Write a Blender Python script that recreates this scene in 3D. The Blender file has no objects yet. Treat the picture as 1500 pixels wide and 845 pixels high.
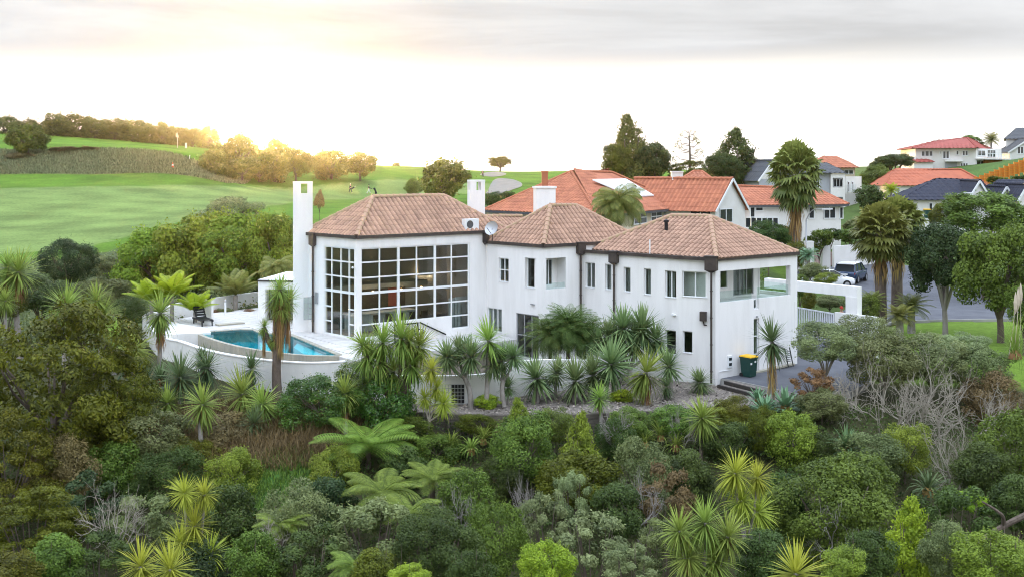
import bpy, math, random
import numpy as np
from math import sin, cos, pi, radians, atan2, sqrt, hypot

# ------------------------------------------------------------------ camera, sky, sun, exposure
SC = bpy.context.scene
COL = SC.collection
F, U0, V0, CZ = 1600.0, 750.0, 250.0, 10.47      # survey of the place: focal length in photo pixels, horizon row, camera height
cd = bpy.data.cameras.new('camera'); cam = bpy.data.objects.new('camera', cd); COL.objects.link(cam)
cam.location = (0, 0, CZ); cam.rotation_euler = (pi / 2, 0, 0)
cd.sensor_width = 36; cd.lens = F / 1500 * 36; cd.shift_y = -(422.5 - V0) / 1500
cd.clip_start = 0.5; cd.clip_end = 4000
SC.camera = cam

SUN_AZ, SUN_EL = radians(-12.3), radians(1.55)       # low sun behind the hill, left of centre
sl = bpy.data.lights.new('sun', 'SUN'); so = bpy.data.objects.new('sun', sl); COL.objects.link(so)
sl.energy = 3.1; sl.angle = radians(3.0); sl.color = (1.0, 0.64, 0.24)
so.rotation_euler = (pi / 2 - SUN_EL, 0, pi - SUN_AZ)

W = bpy.data.worlds.new('World'); SC.world = W; W.use_nodes = True
wt = W.node_tree; wt.nodes.clear()
def wn(t, **k):
    n = wt.nodes.new(t)
    for a, b in k.items(): setattr(n, a, b)
    return n
wl = wt.links.new
wout = wn('ShaderNodeOutputWorld'); wbg = wn('ShaderNodeBackground'); wl(wbg.outputs[0], wout.inputs[0])
sky = wn('ShaderNodeTexSky', sky_type='NISHITA'); sky.sun_disc = False
sky.sun_elevation = SUN_EL; sky.sun_rotation = SUN_AZ % (2 * pi); sky.air_density = 1.6; sky.dust_density = 3.0
tc = wn('ShaderNodeTexCoord'); sep = wn('ShaderNodeSeparateXYZ'); wl(tc.outputs['Generated'], sep.inputs[0])
def wm(op, a, b=None, clamp=False):
    n = wn('ShaderNodeMath', operation=op); n.use_clamp = clamp
    for i, x in enumerate((a, b)):
        if x is None: continue
        if isinstance(x, (int, float)): n.inputs[i].default_value = x
        else: wl(x, n.inputs[i])
    return n.outputs[0]
zup = wm('MAXIMUM', sep.outputs[2], 0.0)
den = wm('ADD', zup, 0.035)
cx = wm('DIVIDE', sep.outputs[0], den); cy = wm('DIVIDE', sep.outputs[1], den)
cmb = wn('ShaderNodeCombineXYZ'); wl(cx, cmb.inputs[0]); wl(cy, cmb.inputs[1])
nz = wn('ShaderNodeTexNoise'); nz.inputs['Scale'].default_value = 0.42; nz.inputs['Detail'].default_value = 7; nz.inputs['Roughness'].default_value = 0.55
nz.inputs['Distortion'].default_value = 0.4
wl(cmb.outputs[0], nz.inputs['Vector'])
rmp = wn('ShaderNodeValToRGB'); wl(nz.outputs['Fac'], rmp.inputs[0])
e = rmp.color_ramp.elements
e[0].position = 0.38; e[0].color = (0.50, 0.505, 0.515, 1); e[1].position = 0.74; e[1].color = (0.79, 0.80, 0.83, 1)
# the cloud deck starts a few degrees above the horizon; below it lies a clear bright band
deck = wn('ShaderNodeMapRange'); deck.interpolation_type = 'SMOOTHSTEP'
wob = wm('ADD', zup, wm('MULTIPLY', wm('SUBTRACT', nz.outputs['Fac'], 0.5), 0.045))
wl(wob, deck.inputs[0]); deck.inputs[1].default_value = 0.062; deck.inputs[2].default_value = 0.115
band = wn('ShaderNodeMix', data_type='RGBA'); band.inputs[6].default_value = (0.74, 0.69, 0.60, 1)
skm = wn('ShaderNodeVectorMath', operation='SCALE'); wl(sky.outputs[0], skm.inputs[0]); skm.inputs[3].default_value = 0.03
add = wn('ShaderNodeVectorMath', operation='ADD'); wl(skm.outputs[0], add.inputs[0]); add.inputs[1].default_value = (0.60, 0.595, 0.56)
# an overcast deck is brighter overhead than low down
ov = wn('ShaderNodeMapRange'); wl(zup, ov.inputs[0]); ov.inputs[1].default_value = 0.05; ov.inputs[2].default_value = 0.75; ov.inputs[3].default_value = 0.34; ov.inputs[4].default_value = 1.75
tn = wn('ShaderNodeMix', data_type='RGBA'); tn.inputs[6].default_value = (1.0, 1.0, 0.99, 1); tn.inputs[7].default_value = (0.90, 1.0, 1.17, 1)
tf = wn('ShaderNodeMapRange'); wl(zup, tf.inputs[0]); tf.inputs[1].default_value = 0.15; tf.inputs[2].default_value = 0.5; wl(tf.outputs[0], tn.inputs[0])
tm = wn('ShaderNodeVectorMath', operation='MULTIPLY'); wl(rmp.outputs[0], tm.inputs[0]); wl(tn.outputs[2], tm.inputs[1])
dk_ = wn('ShaderNodeVectorMath', operation='SCALE'); wl(tm.outputs[0], dk_.inputs[0]); wl(ov.outputs[0], dk_.inputs[3])
mx = wn('ShaderNodeMix', data_type='RGBA'); wl(deck.outputs[0], mx.inputs[0]); wl(add.outputs[0], mx.inputs[6]); wl(dk_.outputs[0], mx.inputs[7])
wl(mx.outputs[2], wbg.inputs[0]); wbg.inputs[1].default_value = 1.0

vs = SC.view_settings; vs.view_transform = 'Standard'; vs.look = 'None'; vs.exposure = 1.4; vs.gamma = 1.0; vs.use_curve_mapping = False
SC.cycles.use_denoising = True; SC.cycles.use_adaptive_sampling = True; SC.cycles.adaptive_threshold = 0.012
SC.cycles.filter_width = 1.05; SC.cycles.max_bounces = 7; SC.cycles.diffuse_bounces = 3; SC.cycles.glossy_bounces = 3; SC.cycles.transmission_bounces = 4; SC.cycles.transparent_max_bounces = 8

# ------------------------------------------------------------------ helpers
def PX(u, v, Y):
    "the point seen at photo pixel (u, v), Y metres ahead"
    return np.array([(u - U0) / F * Y, Y, CZ - (v - V0) / F * Y])
def GP(u, v, z):
    "the point of height z seen at photo pixel (u, v)"
    return PX(u, v, (CZ - z) * F / (v - V0))

MATS = {}
def _nodes(name):
    m = bpy.data.materials.new(name); m.use_nodes = True
    nt = m.node_tree; b = nt.nodes['Principled BSDF']; MATS[name] = m
    return m, nt, b
def c4(c): return (c[0], c[1], c[2], 1)
def mat(name, c1, c2=None, scale=2.0, rough=0.8, bump=0.0, bscale=None, metallic=0.0, spec=0.3, rnd=0.0, stretch=(1, 1, 1), c3=None, lo=0.35, hi=0.65):
    m, nt, b = _nodes(name); N = nt.nodes; L = nt.links.new
    b.inputs['Roughness'].default_value = rough; b.inputs['Metallic'].default_value = metallic
    b.inputs['Specular IOR Level'].default_value = spec
    b.inputs['Base Color'].default_value = c4(c1)
    t = N.new('ShaderNodeTexCoord'); mp = N.new('ShaderNodeMapping'); mp.inputs['Scale'].default_value = stretch
    L(t.outputs['Object'], mp.inputs[0])
    out = None
    if c2 is not None:
        n = N.new('ShaderNodeTexNoise'); n.inputs['Scale'].default_value = scale; n.inputs['Detail'].default_value = 6; n.inputs['Roughness'].default_value = 0.62
        L(mp.outputs[0], n.inputs['Vector'])
        r = N.new('ShaderNodeValToRGB'); L(n.outputs['Fac'], r.inputs[0])
        r.color_ramp.elements[0].position = lo; r.color_ramp.elements[0].color = c4(c1)
        r.color_ramp.elements[1].position = hi; r.color_ramp.elements[1].color = c4(c2)
        if c3 is not None:
            k = r.color_ramp.elements.new(0.5 * (lo + hi)); k.color = c4(c3)
        out = r.outputs[0]
    if rnd > 0:
        a = N.new('ShaderNodeAttribute'); a.attribute_name = 'rnd'
        h = N.new('ShaderNodeHueSaturation')
        mr = N.new('ShaderNodeMapRange'); mr.inputs[3].default_value = 1 - rnd; mr.inputs[4].default_value = 1 + rnd
        L(a.outputs['Fac'], mr.inputs[0]); L(mr.outputs[0], h.inputs['Value'])
        if out is not None: L(out, h.inputs['Color'])
        else: h.inputs['Color'].default_value = c4(c1)
        out = h.outputs[0]
    if out is not None: L(out, b.inputs['Base Color'])
    if bump > 0:
        n2 = N.new('ShaderNodeTexNoise'); n2.inputs['Scale'].default_value = bscale or scale * 4; n2.inputs['Detail'].default_value = 5
        L(mp.outputs[0], n2.inputs['Vector'])
        bp = N.new('ShaderNodeBump'); bp.inputs['Strength'].default_value = bump; bp.inputs['Distance'].default_value = 0.05
        L(n2.outputs['Fac'], bp.inputs['Height']); L(bp.outputs[0], b.inputs['Normal'])
    return m
def fol(name, dark, light, trans=0.30, rough=0.5, var=0.12, spec=0.22):
    dark, light = [(q[0] * 1.20, q[1] * 1.12, q[2] * 0.78) for q in (dark, light)]
    m, nt, b = _nodes(name); N = nt.nodes; L = nt.links.new
    a = N.new('ShaderNodeAttribute'); a.attribute_name = 'rnd'
    r = N.new('ShaderNodeValToRGB'); L(a.outputs['Fac'], r.inputs[0])
    r.color_ramp.elements[0].position = 0.1; r.color_ramp.elements[0].color = c4(dark)
    r.color_ramp.elements[1].position = 0.95; r.color_ramp.elements[1].color = c4(light)
    oi = N.new('ShaderNodeObjectInfo'); h = N.new('ShaderNodeHueSaturation')
    m1 = N.new('ShaderNodeMapRange'); m1.inputs[3].default_value = 0.5 - 0.02; m1.inputs[4].default_value = 0.5 + 0.02
    m2 = N.new('ShaderNodeMapRange'); m2.inputs[3].default_value = 1 - var; m2.inputs[4].default_value = 1 + var
    L(oi.outputs['Random'], m1.inputs[0]); L(oi.outputs['Random'], m2.inputs[0])
    L(m1.outputs[0], h.inputs['Hue']); L(m2.outputs[0], h.inputs['Value']); L(r.outputs[0], h.inputs['Color'])
    L(h.outputs[0], b.inputs['Base Color']); b.inputs['Roughness'].default_value = rough; b.inputs['Specular IOR Level'].default_value = spec
    tr = N.new('ShaderNodeBsdfTranslucent'); L(h.outputs[0], tr.inputs[0])
    ms = N.new('ShaderNodeMixShader'); ms.inputs[0].default_value = trans
    L(b.outputs[0], ms.inputs[1]); L(tr.outputs[0], ms.inputs[2]); L(ms.outputs[0], N['Material Output'].inputs[0])
    return m
def glassmat(name, tint, refl=0.06, rough=0.02):
    m, nt, b = _nodes(name); N = nt.nodes; L = nt.links.new
    t = N.new('ShaderNodeBsdfTransparent'); t.inputs[0].default_value = c4(tint)
    g = N.new('ShaderNodeBsdfGlossy'); g.inputs['Roughness'].default_value = rough
    fr = N.new('ShaderNodeFresnel'); ge = N.new('ShaderNodeNewGeometry')
    mr = N.new('ShaderNodeMapRange'); mr.inputs[3].default_value = 1.5; mr.inputs[4].default_value = 1 / 1.5; L(ge.outputs['Backfacing'], mr.inputs[0]); L(mr.outputs[0], fr.inputs[0])
    ms = N.new('ShaderNodeMixShader'); L(fr.outputs[0], ms.inputs[0]); L(t.outputs[0], ms.inputs[1]); L(g.outputs[0], ms.inputs[2])
    L(ms.outputs[0], N['Material Output'].inputs[0]); return m
def emis(name, col, s):
    m, nt, b = _nodes(name)
    b.inputs['Base Color'].default_value = c4(col); b.inputs['Emission Color'].default_value = c4(col); b.inputs['Emission Strength'].default_value = s
    return m

ORG = {}                      # world position of each object's frame
def setp(o, label=None, cat=None, group=None, kind=None):
    if label: o['label'] = label
    if cat: o['category'] = cat
    if group: o['group'] = group
    if kind: o['kind'] = kind
    return o
def empty(name, loc, label=None, cat=None, group=None):
    o = bpy.data.objects.new(name, None); COL.objects.link(o); o.location = tuple(loc); o.empty_display_size = 0.3
    ORG[o.name] = np.array(loc, float); return setp(o, label, cat, group)
def link(name, me, parent=None, loc=(0, 0, 0), rz=0.0, scale=(1, 1, 1), m=None, rot=None):
    "one object; loc is given in the world, parents are unrotated empties or parts"
    o = bpy.data.objects.new(name, me); COL.objects.link(o)
    base = np.zeros(3)
    if parent is not None:
        o.parent = parent; base = ORG.get(parent.name, np.zeros(3))
    o.location = tuple(np.array(loc, float) - base); o.rotation_euler = rot if rot is not None else (0, 0, rz); o.scale = scale
    ORG[o.name] = np.array(loc, float)
    if m is not None:
        if len(me.materials) == 0: me.materials.append(m)
        if me.materials[0] is not m:
            o.material_slots[0].link = 'OBJECT'; o.material_slots[0].material = m
    return o

class MB:
    def __init__(s): s.V = []; s.Fc = []; s.R = []; s.n = 0
    def add(s, verts, faces, rnd=0.5):
        verts = np.asarray(verts, float).reshape(-1, 3)
        groups = {}
        if isinstance(faces, np.ndarray): groups[faces.shape[1]] = faces
        else:
            for f in faces: groups.setdefault(len(f), []).append(f)
        for k, fs in groups.items():
            fs = np.asarray(fs, int) + s.n
            s.Fc.append(fs); s.R.append(np.broadcast_to(np.asarray(rnd, float), (len(fs),)).copy())
        s.V.append(verts); s.n += len(verts); return s
    def box(s, c, h, ax=None, ay=None, az=None, rnd=0.5):
        c = np.asarray(c, float)
        ax = np.array([1, 0, 0.]) if ax is None else np.asarray(ax, float); az = np.array([0, 0, 1.]) if az is None else np.asarray(az, float)
        ay = np.cross(az, ax) if ay is None else np.asarray(ay, float)
        v = [c + ax * h[0] * i + ay * h[1] * j + az * h[2] * k for k in (-1, 1) for j in (-1, 1) for i in (-1, 1)]
        return s.add(v, [(0, 2, 3, 1), (4, 5, 7, 6), (0, 1, 5, 4), (2, 6, 7, 3), (0, 4, 6, 2), (1, 3, 7, 5)], rnd)
    def seg(s, a, b, w, h=None, up=(0, 0, 1), rnd=0.5):
        "a bar from a to b with a rectangular section"
        a = np.asarray(a, float); b = np.asarray(b, float); d = b - a; l = np.linalg.norm(d); d = d / max(l, 1e-9)
        up = np.asarray(up, float)
        if abs(np.dot(up, d)) > 0.99: up = np.array([1., 0, 0])
        y = np.cross(up, d); y /= np.linalg.norm(y); z = np.cross(d, y)
        return s.box((a + b) / 2, (l / 2, w / 2, (h or w) / 2), d, y, z, rnd)
    def prism(s, poly, z0, z1, rnd=0.5):
        p = [np.asarray(q, float)[:2] for q in poly]; n = len(p)
        ar = sum(p[i][0] * p[(i + 1) % n][1] - p[(i + 1) % n][0] * p[i][1] for i in range(n))
        if ar < 0: p = p[::-1]
        v = [(q[0], q[1], z0) for q in p] + [(q[0], q[1], z1) for q in p]
        f = [tuple(range(n))[::-1], tuple(range(n, 2 * n))] + [(i, (i + 1) % n, n + (i + 1) % n, n + i) for i in range(n)]
        return s.add(v, f, rnd)
    def tube(s, pts, rad, k=6, rnd=0.5, cap=True):
        pts = np.asarray(pts, float); n = len(pts); rad = np.broadcast_to(np.asarray(rad, float), (n,))
        d = np.gradient(pts, axis=0); d /= np.maximum(np.linalg.norm(d, axis=1, keepdims=True), 1e-9)
        ref = np.where(np.abs(d[:, 2:3]) > 0.9, np.array([[1., 0, 0]]), np.array([[0, 0, 1.]]))
        a = np.cross(ref, d); a /= np.maximum(np.linalg.norm(a, axis=1, keepdims=True), 1e-9); b = np.cross(d, a)
        t = np.arange(k) / k * 2 * pi
        ring = pts[:, None, :] + rad[:, None, None] * (np.cos(t)[None, :, None] * a[:, None, :] + np.sin(t)[None, :, None] * b[:, None, :])
        i = np.arange(n - 1)[:, None] * k; j = np.arange(k)[None, :]; j2 = (j + 1) % k
        q = np.stack([i + j, i + j2, i + k + j2, i + k + j], -1).reshape(-1, 4)
        s.add(ring.reshape(-1, 3), q, rnd)
        if cap: s.n -= 0; s.Fc.append(np.array([[s.n - k + x for x in range(k)]])); s.R.append(np.array([0.5]))
        return s
    def lathe(s, prof, c=(0, 0, 0), k=16, rnd=0.5):
        t = np.arange(k) / k * 2 * pi; c = np.asarray(c, float)
        v = [c + np.array([r * cos(x), r * sin(x), z]) for r, z in prof for x in t]
        f = [(i * k + j, i * k + (j + 1) % k, (i + 1) * k + (j + 1) % k, (i + 1) * k + j) for i in range(len(prof) - 1) for j in range(k)]
        return s.add(v, f, rnd)
    def mesh(s, name, org=(0, 0, 0), smooth=False):
        V = np.concatenate(s.V) - np.asarray(org, float)
        me = bpy.data.meshes.new(name); me.vertices.add(len(V)); me.vertices.foreach_set('co', V.ravel())
        lv = np.concatenate([f.ravel() for f in s.Fc]); tot = np.concatenate([np.full(len(f), f.shape[1]) for f in s.Fc])
        st = np.concatenate([[0], np.cumsum(tot)[:-1]])
        me.loops.add(len(lv)); me.loops.foreach_set('vertex_index', lv.astype(np.int32))
        me.polygons.add(len(tot)); me.polygons.foreach_set('loop_start', st.astype(np.int32))
        a = me.attributes.new('rnd', 'FLOAT', 'FACE'); a.data.foreach_set('value', np.concatenate(s.R).astype(np.float32))
        me.polygons.foreach_set('use_smooth', np.full(len(tot), smooth, bool))
        me.update(calc_edges=True); return me
    def build(s, name, m, parent=None, smooth=False, org=None):
        if org is None: org = ORG.get(parent.name, np.zeros(3)) if parent is not None else np.concatenate(s.V).min(0) * np.array([0, 0, 0.])
        return link(name, s.mesh(name, org, smooth), parent, org, m=m)
def thing(name, mb, m, label, cat, group=None, smooth=False):
    "a thing that is one mesh, its origin at its base"
    V = np.concatenate(mb.V); org = np.array([V[:, 0].mean(), V[:, 1].mean(), V[:, 2].min()])
    o = link(name, mb.mesh(name, org, smooth), None, org, m=m); return setp(o, label, cat, group)

UNIT = MB().box((0, 0, 0), (0.5, 0.5, 0.5)).mesh('unit_box')
def ubox(name, m, parent, c, size, rz=0.0, rot=None):
    me = UBX.get(m.name)
    if me is None: me = UNIT.copy(); me.materials.append(m); UBX[m.name] = me
    return link(name, me, parent, c, rz, size, rot=rot)
UBX = {}

# ------------------------------------------------------------------ materials
M = {}
M['plaster'] = mat('white_plaster', (0.81, 0.80, 0.78), (0.69, 0.68, 0.655), 1.1, 0.85, 0.08, 30, stretch=(1.6, 1.6, 0.22), lo=0.42, hi=0.85)
M['plaster2'] = mat('garden_wall_plaster', (0.78, 0.77, 0.74), (0.60, 0.60, 0.57), 0.9, 0.9, 0.1, 20, stretch=(1, 1, 0.3), lo=0.38, hi=0.8)
M['nplaster'] = mat('neighbour_plaster', (0.76, 0.75, 0.72), (0.68, 0.67, 0.63), 0.6, 0.85)
M['cream'] = mat('cream_plaster', (0.62, 0.55, 0.42), (0.55, 0.48, 0.36), 0.6, 0.85)
M['greyp'] = mat('grey_plaster', (0.40, 0.42, 0.45), (0.36, 0.38, 0.41), 0.6, 0.8)
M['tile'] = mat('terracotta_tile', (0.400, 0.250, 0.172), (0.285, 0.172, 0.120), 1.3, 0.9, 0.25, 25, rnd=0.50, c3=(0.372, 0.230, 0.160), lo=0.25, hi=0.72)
M['cap'] = mat('ridge_tile', (0.40, 0.25, 0.175), (0.34, 0.30, 0.15), 1.4, 0.9, 0.2, 20, rnd=0.12, lo=0.42, hi=0.7)
M['ntile'] = mat('orange_tile', (0.43, 0.158, 0.082), (0.33, 0.115, 0.062), 1.0, 0.8, 0.2, 15, rnd=0.4)
M['ntile2'] = mat('red_tile', (0.36, 0.09, 0.07), (0.28, 0.07, 0.055), 1.0, 0.8, rnd=0.14)
M['ntile3'] = mat('vermilion_tile', (0.44, 0.135, 0.07), (0.36, 0.11, 0.06), 1.0, 0.8, rnd=0.12)
M['navy'] = mat('navy_shingle', (0.022, 0.025, 0.042), (0.035, 0.038, 0.055), 3, 0.85, rnd=0.3)
M['slate'] = mat('slate_grey_roof', (0.06, 0.065, 0.075), (0.09, 0.095, 0.10), 2, 0.8, rnd=0.2)
M['fascia'] = mat('dark_bronze_metal', (0.055, 0.045, 0.042), (0.085, 0.07, 0.06), 3, 0.55, metallic=0.3)
M['frame'] = mat('white_aluminium', (0.74, 0.76, 0.76), rough=0.4, spec=0.4)
M['alu'] = mat('brushed_aluminium', (0.42, 0.43, 0.44), rough=0.4, metallic=0.6)
M['black'] = mat('black_paint', (0.012, 0.012, 0.014), rough=0.45)
M['dkwood'] = mat('dark_timber', (0.03, 0.026, 0.024), (0.05, 0.042, 0.036), 6, 0.7, stretch=(1, 1, 6))
M['gtimber'] = mat('weathered_timber', (0.15, 0.13, 0.105), (0.08, 0.07, 0.058), 3, 0.9, 0.3, 20, stretch=(1, 1, 5))
M['glass'] = glassmat('window_glass', (0.80, 0.84, 0.82))
M['bglass'] = glassmat('balustrade_glass', (0.90, 0.96, 0.945))
M['nglass'] = mat('dark_window_glass', (0.03, 0.035, 0.04), rough=0.08, spec=0.6)
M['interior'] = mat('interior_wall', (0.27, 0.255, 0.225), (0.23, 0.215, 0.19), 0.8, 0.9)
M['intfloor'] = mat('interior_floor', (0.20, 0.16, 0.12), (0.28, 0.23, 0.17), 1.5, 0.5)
M['curtain'] = mat('pale_curtain', (0.55, 0.55, 0.54), (0.38, 0.39, 0.40), 9, 0.9, stretch=(1, 1, 0.02))
M['dkint'] = mat('dark_joinery', (0.06, 0.045, 0.035), (0.10, 0.075, 0.055), 2, 0.6)
M['wood'] = mat('honey_timber', (0.36, 0.20, 0.08), (0.28, 0.15, 0.055), 4, 0.6)
M['lamp'] = emis('warm_lamp', (1.0, 0.62, 0.28), 9.0)
M['paving'] = mat('pale_paving', (0.58, 0.57, 0.55), (0.48, 0.47, 0.45), 1.2, 0.75, 0.05, 20, rnd=0.05)
M['pooltile'] = mat('sandstone_pool_tile', (0.40, 0.37, 0.29), (0.31, 0.30, 0.25), 2.2, 0.6, rnd=0.07)
M['poolshell'] = mat('teal_pool_shell', (0.004, 0.52, 0.60), (0.008, 0.62, 0.70), 1.2, 0.6)
M['asphalt'] = mat('asphalt', (0.085, 0.09, 0.105), (0.125, 0.13, 0.145), 0.7, 0.85, 0.1, 40)
M['concrete'] = mat('concrete', (0.36, 0.35, 0.33), (0.28, 0.275, 0.26), 0.9, 0.85, 0.05, 20)
M['brownpave'] = mat('brown_brick_paving', (0.28, 0.19, 0.16), (0.22, 0.15, 0.13), 2, 0.85)
M['f_tan'] = fol('leaf_tan_tussock', (0.095, 0.115, 0.075), (0.225, 0.25, 0.19), 0.2, 0.8)
M['sand'] = mat('bunker_sand', (0.25, 0.23, 0.20), (0.20, 0.185, 0.165), 0.6, 0.95)
M['orangew'] = mat('orange_stained_timber', (0.62, 0.24, 0.03), (0.50, 0.19, 0.025), 1.5, 0.7, stretch=(1, 1, 4))
M['bark'] = mat('grey_brown_bark', (0.16, 0.125, 0.10), (0.085, 0.065, 0.05), 6, 0.95, 0.5, 30, stretch=(1, 1, 0.4))
M['palebark'] = mat('pale_grey_bark', (0.36, 0.33, 0.30), (0.20, 0.18, 0.16), 5, 0.95, 0.3, 25, stretch=(1, 1, 0.4))
M['silverbark'] = mat('silver_bark', (0.37, 0.335, 0.27), (0.22, 0.195, 0.155), 5, 0.9, 0.2, 20)
M['deadleaf'] = fol('dead_leaf', (0.16, 0.095, 0.05), (0.34, 0.235, 0.135), 0.15, 0.8)
# foliage
M['f_green'] = fol('leaf_mid_green', (0.04, 0.074, 0.016), (0.155, 0.245, 0.05))
M['f_yellow'] = fol('leaf_yellow_green', (0.08, 0.118, 0.018), (0.25, 0.32, 0.052))
M['f_lime'] = fol('leaf_lime', (0.109, 0.192, 0.020), (0.346, 0.474, 0.051))
M['f_dark'] = fol('leaf_dark_green', (0.022, 0.042, 0.014), (0.088, 0.142, 0.042))
M['f_deep'] = fol('leaf_bottle_green', (0.015, 0.034, 0.016), (0.062, 0.104, 0.048))
M['f_olive'] = fol('leaf_olive', (0.034, 0.046, 0.007), (0.145, 0.17, 0.018))
M['f_grey'] = fol('leaf_grey_green', (0.062, 0.088, 0.042), (0.215, 0.262, 0.14))
M['f_silver'] = fol('leaf_silver', (0.085, 0.125, 0.07), (0.27, 0.335, 0.205))
M['f_gloss'] = fol('leaf_glossy_green', (0.026, 0.066, 0.012), (0.115, 0.225, 0.04), rough=0.32, spec=0.5)
M['f_brown'] = fol('leaf_dry_brown', (0.077, 0.064, 0.038), (0.218, 0.173, 0.102))
M['f_copper'] = fol('leaf_coppery', (0.115, 0.070, 0.045), (0.307, 0.192, 0.122))
M['f_hedge'] = fol('leaf_hedge', (0.066, 0.115, 0.014), (0.25, 0.345, 0.045))
M['f_far'] = fol('leaf_far_olive', (0.058, 0.070, 0.026), (0.173, 0.186, 0.058), 0.35)
M['s_cab'] = fol('sword_leaf_green', (0.077, 0.141, 0.038), (0.269, 0.371, 0.109), 0.3, 0.6, spec=0.15)
M['s_lime'] = fol('sword_leaf_lime', (0.14, 0.21, 0.03), (0.4, 0.48, 0.1), 0.35, 0.6, spec=0.15)
M['s_blue'] = fol('sword_leaf_blue_green', (0.05, 0.098, 0.055), (0.2, 0.285, 0.16), 0.25, 0.6, spec=0.15)
M['s_dark'] = fol('sword_leaf_dark', (0.028, 0.061, 0.033), (0.122, 0.192, 0.109), 0.25, 0.55, spec=0.2)
M['s_fern'] = fol('fern_frond', (0.064, 0.122, 0.026), (0.205, 0.307, 0.064), 0.35, 0.5)
M['s_nikau'] = fol('palm_frond_yellow_green', (0.141, 0.218, 0.015), (0.384, 0.474, 0.045), 0.4, 0.4)
M['s_palm'] = fol('palm_frond_green', (0.065, 0.092, 0.028), (0.23, 0.26, 0.09), 0.3, 0.4)
M['s_clump'] = fol('palm_frond_dark', (0.030, 0.060, 0.020), (0.120, 0.180, 0.062), 0.3, 0.5)
M['s_agave'] = fol('agave_leaf', (0.064, 0.134, 0.100), (0.160, 0.275, 0.211), 0.1, 0.45)

# ------------------------------------------------------------------ terrain
CP = []
def cp(u, v, Y): CP.append(PX(u, v, Y))
def cw(x, y, z): CP.append(np.array([x, y, z], float))
# golf course
for a in [(-150, 400, 88), (0, 386, 90), (100, 374, 95), (200, 360, 100), (300, 337, 112), (380, 318, 125), (50, 330, 125), (200, 300, 148), (400, 297, 160), (520, 296, 170),
          (620, 292, 175), (-150, 290, 150), (0, 280, 160), (100, 276, 165), (0, 266, 176), (150, 262, 180), (290, 258, 186), (0, 257, 184), (150, 250, 188), (280, 247, 193), (-150, 260, 182),
          (0, 229, 196), (150, 221, 199), (285, 226, 204), (-150, 226, 196), (0, 203, 245), (150, 209, 248), (280, 219, 246), (-150, 200, 245), (0, 197, 262), (280, 215, 270),
          (320, 262, 198), (400, 266, 203), (500, 264, 212), (510, 284, 205), (560, 281, 210), (600, 262, 240), (600, 244, 275), (560, 243, 275), (660, 250, 288), (733, 253, 296), (860, 250, 300), (700, 263, 245),
          (720, 282, 190), (770, 262, 250), (340, 246, 225), (440, 247, 235), (1428, 271, 140.5), (1500, 251, 137.5), (1428, 263, 144), (1500, 233, 142), (1470, 276, 130), (1560, 235, 136)]: cp(*a)
for a in [(-30, 300, 10.5), (-75, 300, 17), (-110, 320, 20), (-200, 300, 18), (-200, 200, 12), (-200, 100, 2), (40, 330, 9), (120, 320, 10), (220, 300, 5), (220, 160, 7), (200, 80, 3),
          (0, 480, -6), (-200, 500, 0), (250, 500, 0), (0, 900, -20), (-500, 900, -20), (500, 900, -20), (-500, 300, 10), (500, 300, 10), (-500, 0, -4), (500, 0, -4),
          (-40, 70, 0.2), (-42, 55, -2), (-40, 42, -3), (-40, 28, -6), (-20, 50, 0.2), (-13, 49, 0.2), (-7, 47.5, 0.0), (-14, 45, -0.6), (-9, 41, -1.2), (-18, 42, -2.4), (-10, 36, -3.2), (-20, 35, -4),
          (0, 45.5, -1.3), (-4, 46, -1.0), (6, 45.5, -1.3), (12, 46, -0.6), (0, 38, -3.6), (8, 38, -3.6), (0, 30, -5.8), (-14, 30, -6), (14, 30, -6), (0, 20, -8), (20, 20, -8), (-20, 20, -8),
          (0, 52, -0.3), (5, 54, -0.3), (-5, 53, -0.2), (-8, 58, -0.2), (0, 63, -0.2), (10, 60, -0.2), (-4, 66, 0.4), (-12, 55, 0.4), (-17, 56, 0.6),
          (-15, 68, 1.6), (-21, 62, 0.8), (-26, 60, -0.5), (-17, 73, 2.0), (-30, 75, 1.6), (-36, 84, 2.4), (-10, 80, 2.2), (-8, 95, 3.0),
          (5, 74, 2.0), (8, 85, 3.4), (10, 100, 4.3), (20, 110, 4.8), (30, 112, 4.9), (18, 78, 1.6), (20, 90, 2.6),
          (15, 57, 0.2), (18, 62, 0.5), (25, 70, 0.85), (27, 80, 0.85), (29, 92, 0.9), (34, 75, 0.85), (45, 80, 0.9), (38, 92, 0.9), (25.6, 64, 0.85), (25, 57, 0.7), (33, 60, 0.8), (26, 53, -0.4), (20, 50, -0.5), (14, 49, 0.05), (30, 50, -1.2),
          (20, 45, -1.8), (27, 44, -2.6), (34, 42, -3), (22, 36, -4.5), (32, 32, -5.5), (60, 60, 0.6), (60, 45, -1), (27, 99, 2.2), (24, 95, 2.5), (34, 100, 2.4), (40, 112, 4.3), (47, 118, 4.6), (45, 135, 7),
          (60, 158, 10.4), (75, 158, 12.0), (70, 125, 6.5), (62, 104, 3.4), (35, 135, 5.5), (84, 190, 13), (60, 200, 9), (110, 150, 12),
          (0, -50, -8), (60, -60, -7), (-60, -60, -7), (0, -160, 4), (150, -160, 4), (-150, -160, 4), (110, 20, -6), (-110, 20, -6)]: cw(*a)
CP = np.array(CP)
def _phi(d2): return np.where(d2 > 1e-9, 0.5 * d2 * np.log(np.maximum(d2, 1e-9)), 0.0)
_S = 50.0
_xy = CP[:, :2] / _S
_K = _phi(((_xy[:, None] - _xy[None]) ** 2).sum(-1)) + 0.004 * np.eye(len(CP))
_Pm = np.c_[np.ones(len(CP)), _xy]
_A = np.block([[_K, _Pm], [_Pm.T, np.zeros((3, 3))]])
_wts = np.linalg.solve(_A, np.r_[CP[:, 2], 0, 0, 0])
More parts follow.
